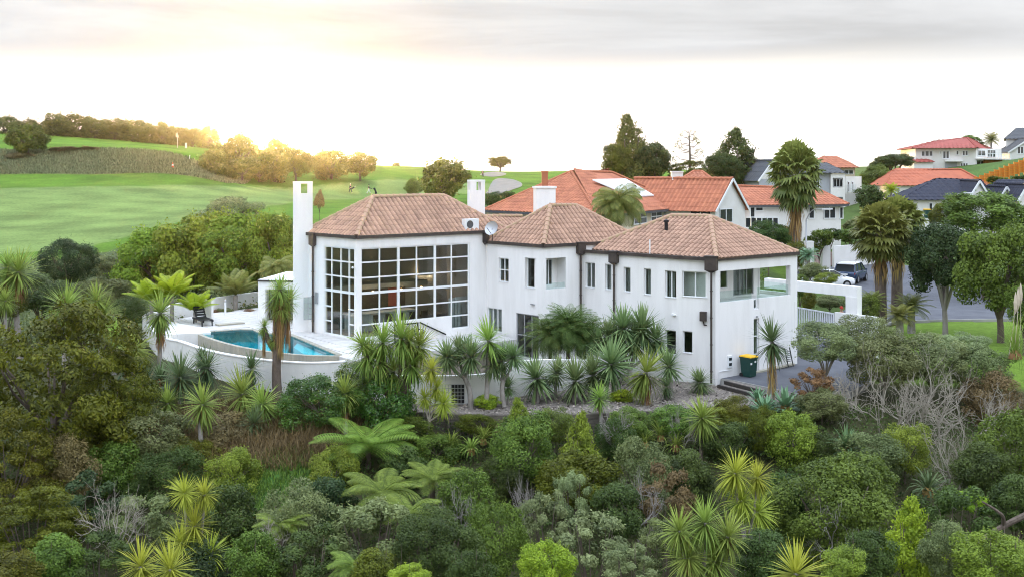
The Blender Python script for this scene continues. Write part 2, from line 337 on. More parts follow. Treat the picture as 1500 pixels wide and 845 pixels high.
def ground(x, y):
    q = np.stack([np.asarray(x, float), np.asarray(y, float)], -1).reshape(-1, 2) / _S
    out = np.empty(len(q))
    for i in range(0, len(q), 8000):
        b = q[i:i + 8000]
        out[i:i + 8000] = _phi(((b[:, None] - _xy[None]) ** 2).sum(-1)) @ _wts[:-3] + _wts[-3] + b @ _wts[-2:]
    return out
def gz(x, y): return float(ground([x], [y])[0])

def inpoly(x, y, poly):
    x = np.asarray(x); y = np.asarray(y); ins = np.zeros(x.shape, bool); n = len(poly)
    for i in range(n):
        x0, y0 = poly[i][:2]; x1, y1 = poly[(i + 1) % n][:2]
        if y0 == y1: continue
        c = ((y0 > y) != (y1 > y)) & (x < (x1 - x0) * (y - y0) / (y1 - y0) + x0); ins ^= c
    return ins
def catmull(pts, n=8, closed=False):
    p = [np.asarray(q, float) for q in pts]; out = []
    m = len(p); rng = range(m if closed else m - 1)
    for i in rng:
        g = (lambda k: p[k % m]) if closed else (lambda k: p[min(max(k, 0), m - 1)])
        a, b, c, d = g(i - 1), g(i), g(i + 1), g(i + 2)
        for j in range(n):
            t = j / n
            out.append(0.5 * (2 * b + (c - a) * t + (2 * a - 5 * b + 4 * c - d) * t * t + (3 * b - a - 3 * c + d) * t ** 3))
    if not closed: out.append(p[-1])
    return out
# road surfaces (plan outlines)
ROAD = catmull([(17.6, 59.5), (21, 64.5), (25, 69.3), (32, 69.6), (42, 70), (60, 73), (62, 92), (47, 93), (38, 96), (33, 100), (28.5, 97.5), (25.5, 92), (25.2, 84), (23, 75), (18.5, 68.5), (15.9, 63.5)], 6, True)
DRIVE = [(10.25, 53.5), (10.78, 53.1), (12.3, 50.95), (13.2, 49.8), (15.5, 50.2), (17.5, 53.2), (18.6, 57.0), (21.5, 64.0), (19.0, 67.5), (16.5, 63.5), (15.0, 60.5), (14.9, 57.3)]
GRAVEL = [GP(548, 588, 0), GP(575, 598, 0), GP(620, 603, 0), GP(700, 606, 0), GP(800, 606.5, 0), GP(900, 604, 0), GP(980, 599, 0), GP(1050, 594, 0), GP(1085, 596, 0), (13.3, 49.5, 0), (12.5, 51.0, 0), (11.0, 53.3, 0), (9.9, 53.4, 0), (8.3, 54.6, 0), (3.9, 58.6, 0), (1.8, 57.2, 0), (-4, 56, 0), (-7.5, 53.0, 0)]
LOWER = [ROAD, DRIVE, GRAVEL]

def spaced(stops):
    out = []
    for (a, b, st) in stops:
        n = max(1, int(round((b - a) / st))); out += list(np.linspace(a, b, n, endpoint=False))
    return np.array(out + [stops[-1][1]])
xs = spaced([(-520, -200, 40), (-200, -90, 5), (-90, -45, 2.5), (-45, 45, 0.75), (45, 100, 2.5), (100, 220, 8), (220, 520, 40)])
ys = spaced([(-220, 10, 15), (10, 28, 2), (28, 110, 0.8), (110, 290, 1.6), (290, 400, 6), (400, 920, 40)])
GX, GY = np.meshgrid(xs, ys); gx = GX.ravel(); gy = GY.ravel(); gzv = ground(gx, gy)
for poly in LOWER:
    c = np.mean([np.asarray(p)[:2] for p in poly], 0)
    gzv[inpoly(gx, gy, [c + (np.asarray(p)[:2] - c) * 0.985 for p in poly])] -= 0.22
rs = np.random.RandomState(3)
uu = U0 + F * gx / np.maximum(gy, 1); vv = V0 + F * (CZ - gzv) / np.maximum(gy, 1)
def ip(u, pts): return np.interp(u, [p[0] for p in pts], [p[1] for p in pts])
jit = rs.normal(0, 1, len(gx))
colr = np.tile(np.array([0.060, 0.062, 0.028]), (len(gx), 1))            # leaf litter and soil under the bush
GRASS, FAIR, BANK, LAWN = np.array([0.088, 0.168, 0.016]), np.array([0.155, 0.222, 0.062]), np.array([0.185, 0.165, 0.095]), np.array([0.125, 0.205, 0.028])
SLOPE = np.array([0.085, 0.105, 0.045])
golf = (gy > 84) & (gx < np.interp(gy, [84, 120, 160, 240, 320], [-14, -8, -2, 60, 90]))
near = (gy > 66) & (gy <= 90); colr[near] = SLOPE
right = (gx > 8) & (gy > 64); colr[right] = np.array([0.075, 0.115, 0.030])
colr[golf] = GRASS
edge = ip(uu, [(-400, 400), (0, 373), (120, 364), (220, 338), (300, 316), (400, 301), (480, 293), (560, 290), (640, 284), (760, 284)])
top = ip(uu, [(-400, 280), (0, 276), (150, 273), (300, 272), (430, 276), (560, 263), (640, 262)])
fw = golf & (vv < edge + jit * 0.6) & (vv > top + jit * 0.6) & (uu < 720) & (gy < 235)
colr[fw] = FAIR; colr[fw] *= (1 + 0.10 * np.sin((gy[fw] * 0.9 + gx[fw] * 0.35) * 0.62) * np.clip(0.5 + 0.5 * np.sin(gx[fw] * 0.09), 0.2, 1))[:, None]
green2 = golf & (gy > 236) & (uu > 560); colr[green2] = GRASS * 1.15
bank = golf & (gy > 184) & (gy < 201) & (uu < 305); colr[bank] = BANK
plat = golf & (gy >= 201) & (uu < 330); colr[plat] = GRASS * 1.2
strip = golf & (vv > edge + 14) & (gy < 100); colr[strip] = SLOPE * 0.9
dry = ((gx + 11) / 5.5 + jit * 0.06) ** 2 + ((gy - 45.2) / 3.4 + jit * 0.06) ** 2 < 1; colr[dry] = np.array([0.150, 0.110, 0.062])
grs = ((gx + 8.7) / 1.9 + jit * 0.1) ** 2 + ((gy - 41) / 2.6 + jit * 0.1) ** 2 < 1; colr[grs] = np.array([0.065, 0.150, 0.030])
lawn = (gx > 15.5) & (gy > 53.5) & (gy < 70.5) & (gx < 70); colr[lawn] = LAWN
hill = (gx > 55) & (gy > 115); colr[hill] = np.array([0.070, 0.120, 0.030])
lawn2 = (gy > 82) & (gy < 99) & (gx > 21) & (gx < 30.5); colr[lawn2] = LAWN * 0.8
mb = MB(); nx = len(xs); ny = len(ys)
ii = (np.arange(ny - 1)[:, None] * nx + np.arange(nx - 1)[None]).ravel()
mb.add(np.c_[gx, gy, gzv], np.stack([ii, ii + 1, ii + nx + 1, ii + nx], -1))
me = mb.mesh('ground', smooth=True)
ca = me.color_attributes.new('zone', 'FLOAT_COLOR', 'POINT'); ca.data.foreach_set('color', np.c_[colr, np.ones(len(colr))].astype(np.float32).ravel())
gm, nt, b = _nodes('ground_cover'); N = nt.nodes; L = nt.links.new
at = N.new('ShaderNodeAttribute'); at.attribute_name = 'zone'
t = N.new('ShaderNodeTexCoord')
n1 = N.new('ShaderNodeTexNoise'); n1.inputs['Scale'].default_value = 0.16; n1.inputs['Detail'].default_value = 8; L(t.outputs['Object'], n1.inputs['Vector'])
n2 = N.new('ShaderNodeTexNoise'); n2.inputs['Scale'].default_value = 2.6; n2.inputs['Detail'].default_value = 6; n2.inputs['Roughness'].default_value = 0.7; L(t.outputs['Object'], n2.inputs['Vector'])
mr1 = N.new('ShaderNodeMapRange'); mr1.inputs[1].default_value = 0.3; mr1.inputs[2].default_value = 0.7; mr1.inputs[3].default_value = 0.72; mr1.inputs[4].default_value = 1.26; L(n1.outputs['Fac'], mr1.inputs[0])
mr2 = N.new('ShaderNodeMapRange'); mr2.inputs[1].default_value = 0.3; mr2.inputs[2].default_value = 0.7; mr2.inputs[3].default_value = 0.72; mr2.inputs[4].default_value = 1.25; L(n2.outputs['Fac'], mr2.inputs[0])
mm = N.new('ShaderNodeMath'); mm.operation = 'MULTIPLY'; L(mr1.outputs[0], mm.inputs[0]); L(mr2.outputs[0], mm.inputs[1])
hs = N.new('ShaderNodeHueSaturation'); L(at.outputs['Color'], hs.inputs['Color']); L(mm.outputs[0], hs.inputs['Value']); L(hs.outputs[0], b.inputs['Base Color'])
b.inputs['Roughness'].default_value = 0.95; b.inputs['Specular IOR Level'].default_value = 0.1
bp = N.new('ShaderNodeBump'); bp.inputs['Strength'].default_value = 0.6; bp.inputs['Distance'].default_value = 0.12; L(n2.outputs['Fac'], bp.inputs['Height']); L(bp.outputs[0], b.inputs['Normal'])
setp(link('ground', me, m=gm), kind='structure')

def sheet(name, poly, m, off=0.05, step=0.7, zf=None, kind='structure'):
    "a surface that follows the land inside a plan outline"
    p = np.array([np.asarray(q)[:2] for q in poly], float)
    import bmesh
    bm = bmesh.new(); vs_ = [bm.verts.new((q[0], q[1], 0)) for q in p]; bm.faces.new(vs_)
    for ax in (0, 1):
        lo, hi = p[:, ax].min(), p[:, ax].max()
        for k in np.arange(lo + step, hi, step):
            co = [0, 0, 0]; co[ax] = k; no = [0, 0, 0]; no[ax] = 1
            bmesh.ops.bisect_plane(bm, geom=bm.verts[:] + bm.edges[:] + bm.faces[:], plane_co=co, plane_no=no)
    xy = np.array([v.co[:2] for v in bm.verts]); z = (ground(xy[:, 0], xy[:, 1]) if zf is None else zf(xy)) + off
    for v, k in zip(bm.verts, z): v.co.z = k
    bmesh.ops.recalc_face_normals(bm, faces=bm.faces[:])
    me = bpy.data.meshes.new(name); bm.to_mesh(me); bm.free()
    o = link(name, me, m=m); return setp(o, kind=kind)
sheet('road', ROAD, M['asphalt'], 0.03, 1.2)
sheet('driveway', DRIVE, M['asphalt'], 0.02, 0.8, lambda q: np.interp(q[:, 0] * 0.6 + q[:, 1] * 0.8, [48.5, 53, 56, 62], [0.30, 0.30, 0.42, 0.82]))
kb = MB()
for a, b_ in zip(DRIVE[:5], DRIVE[1:6]): kb.seg(np.array([*a, 0.1]), np.array([*b_, 0.1]), 0.12, 0.42)
setp(kb.build('driveway_edging', M['concrete']), kind='structure')
# raised kerb along the lawn side of the road
kb = MB()
kp = [np.array([*q, gz(*q)]) for q in catmull([(20.6, 63.9), (22.6, 67.0), (25, 69.25), (32, 69.55), (42, 69.95), (60, 72.9)], 6)]
for a, b_ in zip(kp[:-1], kp[1:]): kb.seg(a + [0, 0, 0.04], b_ + [0, 0, 0.04], 0.15, 0.18)
setp(kb.build('kerb', M['concrete']), kind='structure')
# gravel garden with a thin litter of stones and bark
gm2 = mat('gravel_mulch', (0.30, 0.27, 0.235), (0.13, 0.11, 0.095), 9.0, 0.95, 0.9, 26, c3=(0.22, 0.19, 0.165), lo=0.32, hi=0.68)
mb = MB(); mb.prism([np.asarray(q)[:2] for q in GRAVEL], -0.5, 0.0); setp(mb.build('gravel_bed', gm2), kind='structure')
def pip(poly, n, rs):
    p = np.array([np.asarray(q)[:2] for q in poly]); lo, hi = p.min(0), p.max(0); q = lo + rs.rand(n * 3, 2) * (hi - lo)
    return q[inpoly(q[:, 0], q[:, 1], p)][:n]
rs = np.random.RandomState(8)
q = pip(GRAVEL, 9000, rs); n = len(q); a = rs.rand(n) * 2 * pi; sz = 0.03 + 0.06 * rs.rand(n) ** 2
d = np.c_[np.cos(a), np.sin(a), rs.normal(0, 0.3, n)] * sz[:, None]; e2 = np.c_[-np.sin(a), np.cos(a), rs.normal(0, 0.3, n)] * sz[:, None] * 0.7
c = np.c_[q, 0.02 + 0.03 * rs.rand(n)]
mb = MB(); mb.add(np.stack([c - d, c - e2, c + d, c + e2], 1).reshape(-1, 3), np.arange(n * 4).reshape(-1, 4), rs.rand(n))
setp(mb.build('gravel_stones', mat('gravel_stone', (0.25, 0.215, 0.18), rough=0.95, rnd=0.7)), 'loose brown gravel and bark mulch spread below the house', 'gravel', kind='stuff')
# bunkers on the golf course
for (pts, nm) in (([(712, 284), (722, 266), (745, 263), (762, 268), (764, 274), (748, 280), (735, 285)], 'sand_bunker'), ([(703, 257), (712, 254), (728, 253), (741, 255), (738, 258), (720, 260)], 'sand_bunker')):
    Y = 215 if pts[0][1] > 270 else 262
    pp = []
    for (u, v) in pts:
        yy = Y
        for _ in range(40):       # where the sight line meets the land
            x = (u - U0) / F * yy; zl = CZ - (v - V0) / F * yy; g = gz(x, yy); yy += (zl - g) * 8
            yy = min(max(yy, 150), 330)
        pp.append((x, yy))
    sheet(nm, catmull(pp, 5, True), M['sand'], 0.12, 4)

# ------------------------------------------------------------------ the white house
def unit(v): v = np.asarray(v, float); return v / np.linalg.norm(v)
dR = unit((2050, 1600)); dL = unit((-1500, 1600))
P_ = np.array([9.93, 53.3]); E_ = np.array([14.94, 57.2]); C3 = np.array([8.33, 54.4]); J23 = np.array([3.78, 58.79])
C2 = np.array([1.64, 57.12]); J12 = np.array([-1.44, 60.4]); C1 = np.array([-7.89, 55.37])
Z1, Z2, Z3 = CZ - 3.36, CZ - 3.92, CZ - 4.30            # eaves of the three blocks
L1 = C1 + 5.0 * dL; R1 = C1 + 9.77 * dR; B1 = L1 + 9.77 * dR
L2 = C2 + 4.6 * dL; R2 = C2 + 7.19 * dR; B2 = L2 + 7.19 * dR
L3 = P_ + 8.73 * dL; B3 = E_ + 8.73 * dL

class Wall:
    "a wall from A (left, seen from outside) to B with openings; s runs from A"
    def __init__(s, A, B, z0, z1, t=0.22): s.A = np.asarray(A, float)[:2]; s.B = np.asarray(B, float)[:2]; s.d = unit(s.B - s.A); s.L = np.linalg.norm(s.B - s.A); s.n = np.array([s.d[1], -s.d[0]]); s.z0, s.z1, s.t = z0, z1, t; s.op = []
    def su(s, u):
        k = (u - U0) / F; return (k * s.A[1] - s.A[0]) / (s.d[0] - k * s.d[1])
    def zv(s, u, v): Y = s.A[1] + s.su(u) * s.d[1]; return CZ - (v - V0) / F * Y
    def pt(s, q, z, out=0.0): p = s.A + s.d * q + s.n * out; return np.array([p[0], p[1], z])
    def hole(s, a, b, z0, z1): s.op.append((a, b, z0, z1)); return (a, b, z0, z1)
    def holepx(s, u0, u1, vt, vb): return s.hole(s.su(u0), s.su(u1), s.zv(u0, vb), s.zv(u0, vt))
    def mesh(s, mb):
        S = sorted({0.0, s.L, *[min(max(x, 0), s.L) for o in s.op for x in o[:2]]}); Z = sorted({s.z0, s.z1, *[min(max(x, s.z0), s.z1) for o in s.op for x in o[2:]]})
        solid = [[not any(o[0] < (S[i] + S[i + 1]) / 2 < o[1] and o[2] < (Z[j] + Z[j + 1]) / 2 < o[3] for o in s.op) for j in range(len(Z) - 1)] for i in range(len(S) - 1)]
        ok = lambda i, j: 0 <= i < len(S) - 1 and 0 <= j < len(Z) - 1 and solid[i][j]
        P = lambda q, z, o: s.pt(q, z, o)
        for i in range(len(S) - 1):
            for j in range(len(Z) - 1):
                if not solid[i][j]: continue
                a, b, c, d = S[i], S[i + 1], Z[j], Z[j + 1]; t = -s.t
                mb.add([P(a, c, 0), P(b, c, 0), P(b, d, 0), P(a, d, 0)], [(0, 1, 2, 3)])
                mb.add([P(b, c, t), P(a, c, t), P(a, d, t), P(b, d, t)], [(0, 1, 2, 3)])
                if not ok(i - 1, j): mb.add([P(a, c, t), P(a, c, 0), P(a, d, 0), P(a, d, t)], [(0, 1, 2, 3)])
                if not ok(i + 1, j): mb.add([P(b, c, 0), P(b, c, t), P(b, d, t), P(b, d, 0)], [(0, 1, 2, 3)])
                if not ok(i, j - 1): mb.add([P(a, c, t), P(b, c, t), P(b, c, 0), P(a, c, 0)], [(0, 1, 2, 3)])
                if not ok(i, j + 1): mb.add([P(a, d, 0), P(b, d, 0), P(b, d, t), P(a, d, t)], [(0, 1, 2, 3)])
        return mb
def panes(parent, W, ss, zs, depth, m, skip=(), th=0.012):
    rz = atan2(W.d[1], W.d[0])
    for i in range(len(ss) - 1):
        for j in range(len(zs) - 1):
            if (i, j) in skip: continue
            ubox('pane', m, parent, W.pt((ss[i] + ss[i + 1]) / 2, (zs[j] + zs[j + 1]) / 2, -depth), (ss[i + 1] - ss[i], th, zs[j + 1] - zs[j]), rz)
def window(parent, W, box, cols=1, rows=1, depth=0.14, bar=0.05, m='frame', g='glass', name='window', ss=None, zs=None, skip=(), thick_s=(), thick_z=(), nobar=(), sill=True):
    s0, s1, z0, z1 = box
    ss = list(np.linspace(s0, s1, cols + 1)) if ss is None else ss
    zs = list(np.linspace(z0, z1, rows + 1)) if zs is None else zs
    mb = MB(); h = 0.035
    def bar_(a, b, w, k=0.0):
        mb.seg(a, b, 2 * (h + k), w, up=np.array([*W.d, 0]) if abs(a[2] - b[2]) > 1e-6 else (0, 0, 1))
    cellon = lambda i, j: 0 <= i < len(ss) - 1 and 0 <= j < len(zs) - 1 and (i, j) not in skip
    for i, q in enumerate(ss):
        for j in range(len(zs) - 1):
            if not (cellon(i - 1, j) or cellon(i, j)): continue
            w = 0.14 if i in thick_s else bar
            o = bar / 2 if i == 0 else (-bar / 2 if i == len(ss) - 1 else 0)
            bar_(W.pt(q + o, zs[j], -depth), W.pt(q + o, zs[j + 1], -depth), w, 0.004 if i in thick_s else 0.0)
    for j, z in enumerate(zs):
        for i in range(len(ss) - 1):
            if not (cellon(i, j - 1) or cellon(i, j)): continue
            if (i, j) in nobar: continue
            w = 0.13 if j in thick_z else bar
            o = bar / 2 if j == 0 else (-bar / 2 if j == len(zs) - 1 else 0)
            bar_(W.pt(ss[i], z + o, -depth), W.pt(ss[i + 1], z + o, -depth), w, 0.002)
    win = mb.build(name, M[m], parent)
    panes(win, W, ss, zs, depth + 0.003, M[g], skip)
    if sill:
        sb = MB(); sb.box((W.pt(s0, z0, 0.0) + W.pt(s1, z0, 0.0)) / 2 + np.array([*W.n * (-0.04), 0.012]), ((s1 - s0) / 2 - 0.004, 0.075, 0.012), np.array([*W.d, 0])); sb.build('sill', M['frame'], win)
    return win

def tiles(mb, A, B, T1, T2, tw=0.29, tl=0.38, lift=0.095, seg=5, rs=np.random.RandomState(1)):
    "barrel tiles over the roof face eave A-B, top T1-T2; returns nothing, adds real tiles"
    A, B, T1, T2 = [np.asarray(q, float) for q in (A, B, T1, T2)]
    e = unit(B - A); n = np.cross(e, (T1 + T2) / 2 - A); n = unit(n); n = n if n[2] > 0 else -n
    up = np.cross(n, e); up = up if up[2] > 0 else -up
    Lw = np.linalg.norm(B - A); s1, h1 = np.dot(T1 - A, e), np.dot(T1 - A, up); s2, h2 = np.dot(T2 - A, e), np.dot(T2 - A, up)
    def hmax(s):
        r = np.full(np.shape(s), max(h1, h2)); r = np.where(s < s1, s / max(s1, 1e-6) * h1, r); r = np.where(s > s2, (Lw - s) / max(Lw - s2, 1e-6) * h2, r)
        mid = (s >= s1) & (s <= s2)
        if s2 - s1 > 1e-6: r = np.where(mid, h1 + (h2 - h1) * (s - s1) / (s2 - s1), r)
        return np.maximum(r, 0)
    nc = max(1, int(round(Lw / tw))); w = Lw / nc; nr = int(math.ceil(max(h1, h2) / tl))
    ph = np.linspace(0, 1, seg + 1); prof = np.sin(ph * pi) * lift
    for i in range(nc):
        s = (i + ph) * w; hm = hmax(s)
        for j in range(nr):
            lo = j * tl - 0.03; hi_ = (j + 1) * tl
            if hm.max() <= j * tl: break
            a = np.minimum(np.full(seg + 1, lo), hm); b = np.minimum(np.full(seg + 1, hi_), hm)
            zl = prof + 0.022; zh = prof * 0.95 + 0.004
            v0 = A + e * s[:, None] + up * a[:, None] + n * zl[:, None]; v1 = A + e * s[:, None] + up * b[:, None] + n * zh[:, None]; v2 = A + e * s[:, None] + up * a[:, None]
            V = np.concatenate([v2, v0, v1]); k = seg + 1
            f = [(x, x + 1, k + x + 1, k + x) for x in range(seg)] + [(k + x, k + x + 1, 2 * k + x + 1, 2 * k + x) for x in range(seg)]
            tr_ = 0.5 + 0.28 * (rs.rand() - 0.5); ed = np.sin((np.arange(seg) + 0.5) / seg * pi); mb.add(V, f, np.clip(np.r_[np.full(seg, 0.05), tr_ + 0.45 * (ed - 0.75)], 0, 1))  # darker valleys and end faces: shading painted into the tile colour, plus pan dirt
CAPS = {}
def capline(parent, a, b, m, r=0.13, ln=0.42, name='ridge_tile'):
    "overlapping half-round ridge tiles from a (low) to b"
    a = np.asarray(a, float); b = np.asarray(b, float); d = b - a; L_ = np.linalg.norm(d); n = max(1, int(round(L_ / ln))); st = L_ / n
    key = (round(r, 2), round(ln, 2))
    if key not in CAPS:
        t = np.linspace(-0.15, pi + 0.15, 7); mb = MB()
        v = [(x, rr * cos(q), rr * sin(q)) for x, rr in ((-0.54, r * 1.12), (0.54, r * 0.92)) for q in t] + [(-0.54, 0.8 * r * cos(q), 0.8 * r * sin(q)) for q in t]
        mb.add(v, [(k, k + 1, 8 + k, 7 + k) for k in range(6)] + [(14 + k, 15 + k, k + 1, k) for k in range(6)])
        CAPS[key] = mb.mesh('ridge_tile', smooth=False)
    me = CAPS[key]
    rot = (0, -math.asin(d[2] / L_), atan2(d[1], d[0]))
    for k in range(n):
        link(name, me, parent, a + d * ((k + 0.5) / n) + np.array([0, 0, 0.03]), scale=(st, 1, 1), m=m, rot=rot)
def p3(p, z): return np.array([p[0], p[1], z])

house = empty('white_house', (2, 58, 0), 'large white plastered house with three terracotta hip roofs and a tall gridded window', 'house')
# ridges, read from the photograph
R1a, R1b = PX(546, 289.5, 58.7), PX(650, 287.5, 61.7)
R2a, R2b = PX(806, 302, 60.2), PX(844, 302, 61.5)
R3a, R3b = PX(984, 317, 59.2), PX(1040, 318.2, 57.5)
rs = np.random.RandomState(21)
EP = 0.02
def hip(parent, A, B, Bk, Lf, zE, Ra, Rb, m, mcap, axis, name='roof', **k):
    "A front corner, B right corner, Bk back, Lf left; the ridge runs along A-B (axis R) or A-Lf (axis L)"
    a, b, c, d = [p3(q, zE) for q in (A, B, Bk, Lf)]
    mb = MB()
    if axis == 'R':
        for f in ((a, b, Ra, Rb), (d, a, Ra, Ra), (c, d, Rb, Ra), (b, c, Rb, Rb)): tiles(mb, *f, rs=rs, **k)
        hips = ((a, Ra), (d, Ra), (b, Rb), (c, Rb))
        body = [(0, 1, 5, 4), (3, 0, 4), (2, 3, 4, 5), (1, 2, 5)]
    else:
        for f in ((d, a, Ra, Rb), (a, b, Rb, Rb), (b, c, Rb, Ra), (c, d, Ra, Ra)): tiles(mb, *f, rs=rs, **k)
        hips = ((a, Rb), (b, Rb), (c, Ra), (d, Ra))
        body = [(3, 0, 5, 4), (0, 1, 5), (1, 2, 4, 5), (2, 3, 4)]
    mb.add([a, b, c, d, Ra, Rb], body)
    rf = mb.build(name, M[m], parent)
    if mcap:
        for h in hips: capline(rf, h[0], h[1], M[mcap])
        capline(rf, Ra, Rb, M[mcap])
    return rf
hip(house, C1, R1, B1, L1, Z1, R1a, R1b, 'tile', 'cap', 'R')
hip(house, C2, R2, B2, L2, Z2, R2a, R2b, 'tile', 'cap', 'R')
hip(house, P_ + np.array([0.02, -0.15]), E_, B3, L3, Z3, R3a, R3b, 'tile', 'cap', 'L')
# low link roof behind blocks one and two
lk = [PX(690, 337, 63.2), PX(800, 333, 67.6), PX(705, 318, 65.4), PX(764, 317.5, 67.4)]
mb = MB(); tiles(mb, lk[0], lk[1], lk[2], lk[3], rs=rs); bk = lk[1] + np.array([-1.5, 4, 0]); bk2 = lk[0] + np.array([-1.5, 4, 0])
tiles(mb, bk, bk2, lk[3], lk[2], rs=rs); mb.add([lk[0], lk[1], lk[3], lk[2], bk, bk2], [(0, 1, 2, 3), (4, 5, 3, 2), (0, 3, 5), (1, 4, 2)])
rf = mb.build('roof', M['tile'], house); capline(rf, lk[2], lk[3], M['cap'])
mb = MB(); mb.prism([lk[0][:2], lk[1][:2], bk[:2], bk2[:2]], 0, lk[0][2] - 0.35); mb.build('wall', M['plaster'], house)

# ---- walls
def fasc(parent, pts, z, w=0.16, h=0.17, name='gutter'):
    mb = MB()
    for a, b in zip(pts[:-1], pts[1:]):
        d = unit(np.asarray(b) - np.asarray(a)); n = np.array([d[1], -d[0]]); o = n * (w / 2 - 0.03)
        mb.seg(p3(np.asarray(a) + o - d * 0.04, z), p3(np.asarray(b) + o + d * 0.04, z), w, h)
    return mb.build(name, M['fascia'], parent)
fasc(house, [L1, C1, R1], Z1 - 0.03); fasc(house, [L2, C2, C2 + dR * 6.5], Z2 - 0.03)
fasc(house, [J23, C3, P_ + np.array([-0.1, -0.02])], Z3 - 0.03); fasc(house, [P_, E_], Z3 - 0.033)
def plainwall(A, B, z0, z1, name='wall'):
    w = Wall(A, B, z0, z1); mb = MB(); w.mesh(mb); return mb.build(name, M['plaster'], house)

# block one, front wall with the great window
w1 = Wall(C1, R1, 0.2, Z1 - 0.06)
S1 = [w1.su(u) for u in (528.8, 556.7, 584.4, 611, 637.8, 662, 687.8)]
ZR = [1.92, 2.62, 3.38, 4.22, 5.00, 5.78, 6.52]
w1.hole(S1[0], S1[1], ZR[0], ZR[6]); w1.hole(S1[1], S1[5], ZR[1], ZR[6]); w1.hole(S1[5], S1[6], ZR[0], ZR[6])
mb = MB(); w1.mesh(mb); mb.build('wall', M['plaster'], house)
window(house, w1, (S1[0], S1[6], ZR[0], ZR[6]), ss=S1, zs=ZR, skip={(1, 0), (2, 0), (3, 0), (4, 0)}, thick_s=(2, 4), thick_z=(3,), name='gridded_window', depth=0.08, bar=0.07, sill=False)
w1b = Wall(L1, C1, 0.2, Z1 - 0.06)
S1b = [w1b.su(u) for u in (474.2, 484.6, 498, 510, 521.2)]
w1b.hole(S1b[0], S1b[4], ZR[0], ZR[6]); mb = MB(); w1b.mesh(mb); mb.build('wall', M['plaster'], house)
window(house, w1b, (S1b[0], S1b[4], ZR[0], ZR[6]), ss=S1b, zs=ZR, thick_z=(3,), nobar={(1, 1), (1, 2), (2, 1), (2, 2)}, name='gridded_window', depth=0.08, bar=0.07, sill=False)
plainwall(R1, B1, 0, Z1 - 0.06); plainwall(B1, L1, 0, Z1 - 0.06)
# block two
w2 = Wall(L2, C2, 0.0, Z2 - 0.06); w2r = Wall(C2, R2, 0.0, Z2 - 0.06)
o1 = w2.holepx(730.5, 745, 377.5, 412.5); o2 = w2.holepx(769, 784.5, 377.5, 421.5); o3 = w2.holepx(714, 735, 449.5, 484)
o4 = w2.hole(w2.su(756), w2.L - 0.35, 0.55, w2.zv(756, 457.5))
mb = MB(); w2.mesh(mb); mb.build('wall', M['plaster'], house)
window(house, w2, o1, 2, 2, depth=0.12); window(house, w2, o2, 1, 1, depth=0.2); window(house, w2, o3, 3, 1, depth=0.1); window(house, w2, o4, 3, 2, depth=0.1, name='glazed_door', m='alu', sill=False)
o5 = w2r.holepx(799, 829, 379, 424.5); mb = MB(); w2r.mesh(mb); mb.build('wall', M['plaster'], house)
wi = Wall(w2r.pt(o5[0] - 0.05, 0, -0.75)[:2], w2r.pt(o5[1] + 0.05, 0, -0.75)[:2], o5[2] - 0.3, o5[3] + 0.1, 0.1)
oi_ = wi.hole(0.62, wi.L - 0.35, o5[2] + 0.12, o5[3] - 0.12); mb = MB(); wi.mesh(mb)
for q in (o5[0] - 0.03, o5[1] + 0.03): mb.seg(w2r.pt(q, (o5[2] + o5[3]) / 2, -0.2), w2r.pt(q, (o5[2] + o5[3]) / 2, -0.74), 0.06, o5[3] - o5[2] + 0.3)
mb.seg(w2r.pt(o5[0], o5[2] - 0.04, -0.48), w2r.pt(o5[1], o5[2] - 0.04, -0.48), 0.52, 0.06); mb.build('balcony_recess', M['plaster'], house)
window(house, wi, oi_, 2, 1, depth=0.03, sill=False); window(house, wi, (0.05, 0.55, o5[2] + 0.02, o5[3] - 0.02), 1, 1, depth=-0.03, name='glazed_door', sill=False)
ubox('balustrade_glass', M['bglass'], house, w2r.pt((o5[0] + o5[1]) / 2, o5[2] + 0.16, -0.1), (o5[1] - o5[0] - 0.02, 0.014, 0.32), atan2(w2r.d[1], w2r.d[0]))
plainwall(R2, B2, 0, Z2 - 0.06); plainwall(B2, L2, 0, Z2 - 0.06)
# block three
w3 = Wall(J23, C3, -0.3, Z3 - 0.06)
for (u0, u1, vt, vb, c, r_) in ((857.5, 871.5, 384, 421.5, 2, 1), (886.5, 895.5, 386.5, 424.5, 1, 1), (913.5, 923.5, 391, 427.5, 1, 1), (943, 953.5, 393, 431.5, 1, 1), (974, 990.5, 396, 435.5, 2, 1), (973.5, 990, 482, 518, 1, 1)):
    window(house, w3, w3.holepx(u0, u1, vt, vb), c, r_, depth=0.13, m='frame' if r_ else 'alu')
mb = MB(); w3.mesh(mb); mb.build('wall', M['plaster'], house)
# the chamfer: a recessed corner bay between the left wall and the pier
Q_ = P_ + np.array([-0.27, 0.30])
w3c = Wall(C3, Q_, -0.3, Z3 - 0.06)
oc = w3c.hole(0.16, w3c.L - 0.08, w3c.zv(1002, 434.5), w3c.zv(1002, 397)); ol = w3c.hole(0.18, 0.18 + 0.52, w3c.zv(1000, 516.5), w3c.zv(1000, 484))
mb = MB(); w3c.mesh(mb); mb.build('wall', M['plaster'], house)
window(house, w3c, oc, 2, 1, depth=0.12); window(house, w3c, ol, 1, 1, depth=0.12)
plainwall(Q_, P_, -0.3, Z3 - 0.065, 'pier')
w3r = Wall(P_, E_, -0.3, Z3 - 0.06, 0.3)
ua, ub = w3r.su(1054.5), w3r.su(1158); s4, s5 = w3r.su(1104.2), w3r.su(1112.2); zt = w3r.zv(1054.5, 397.5); zb = w3r.zv(1054.5, 443.5)
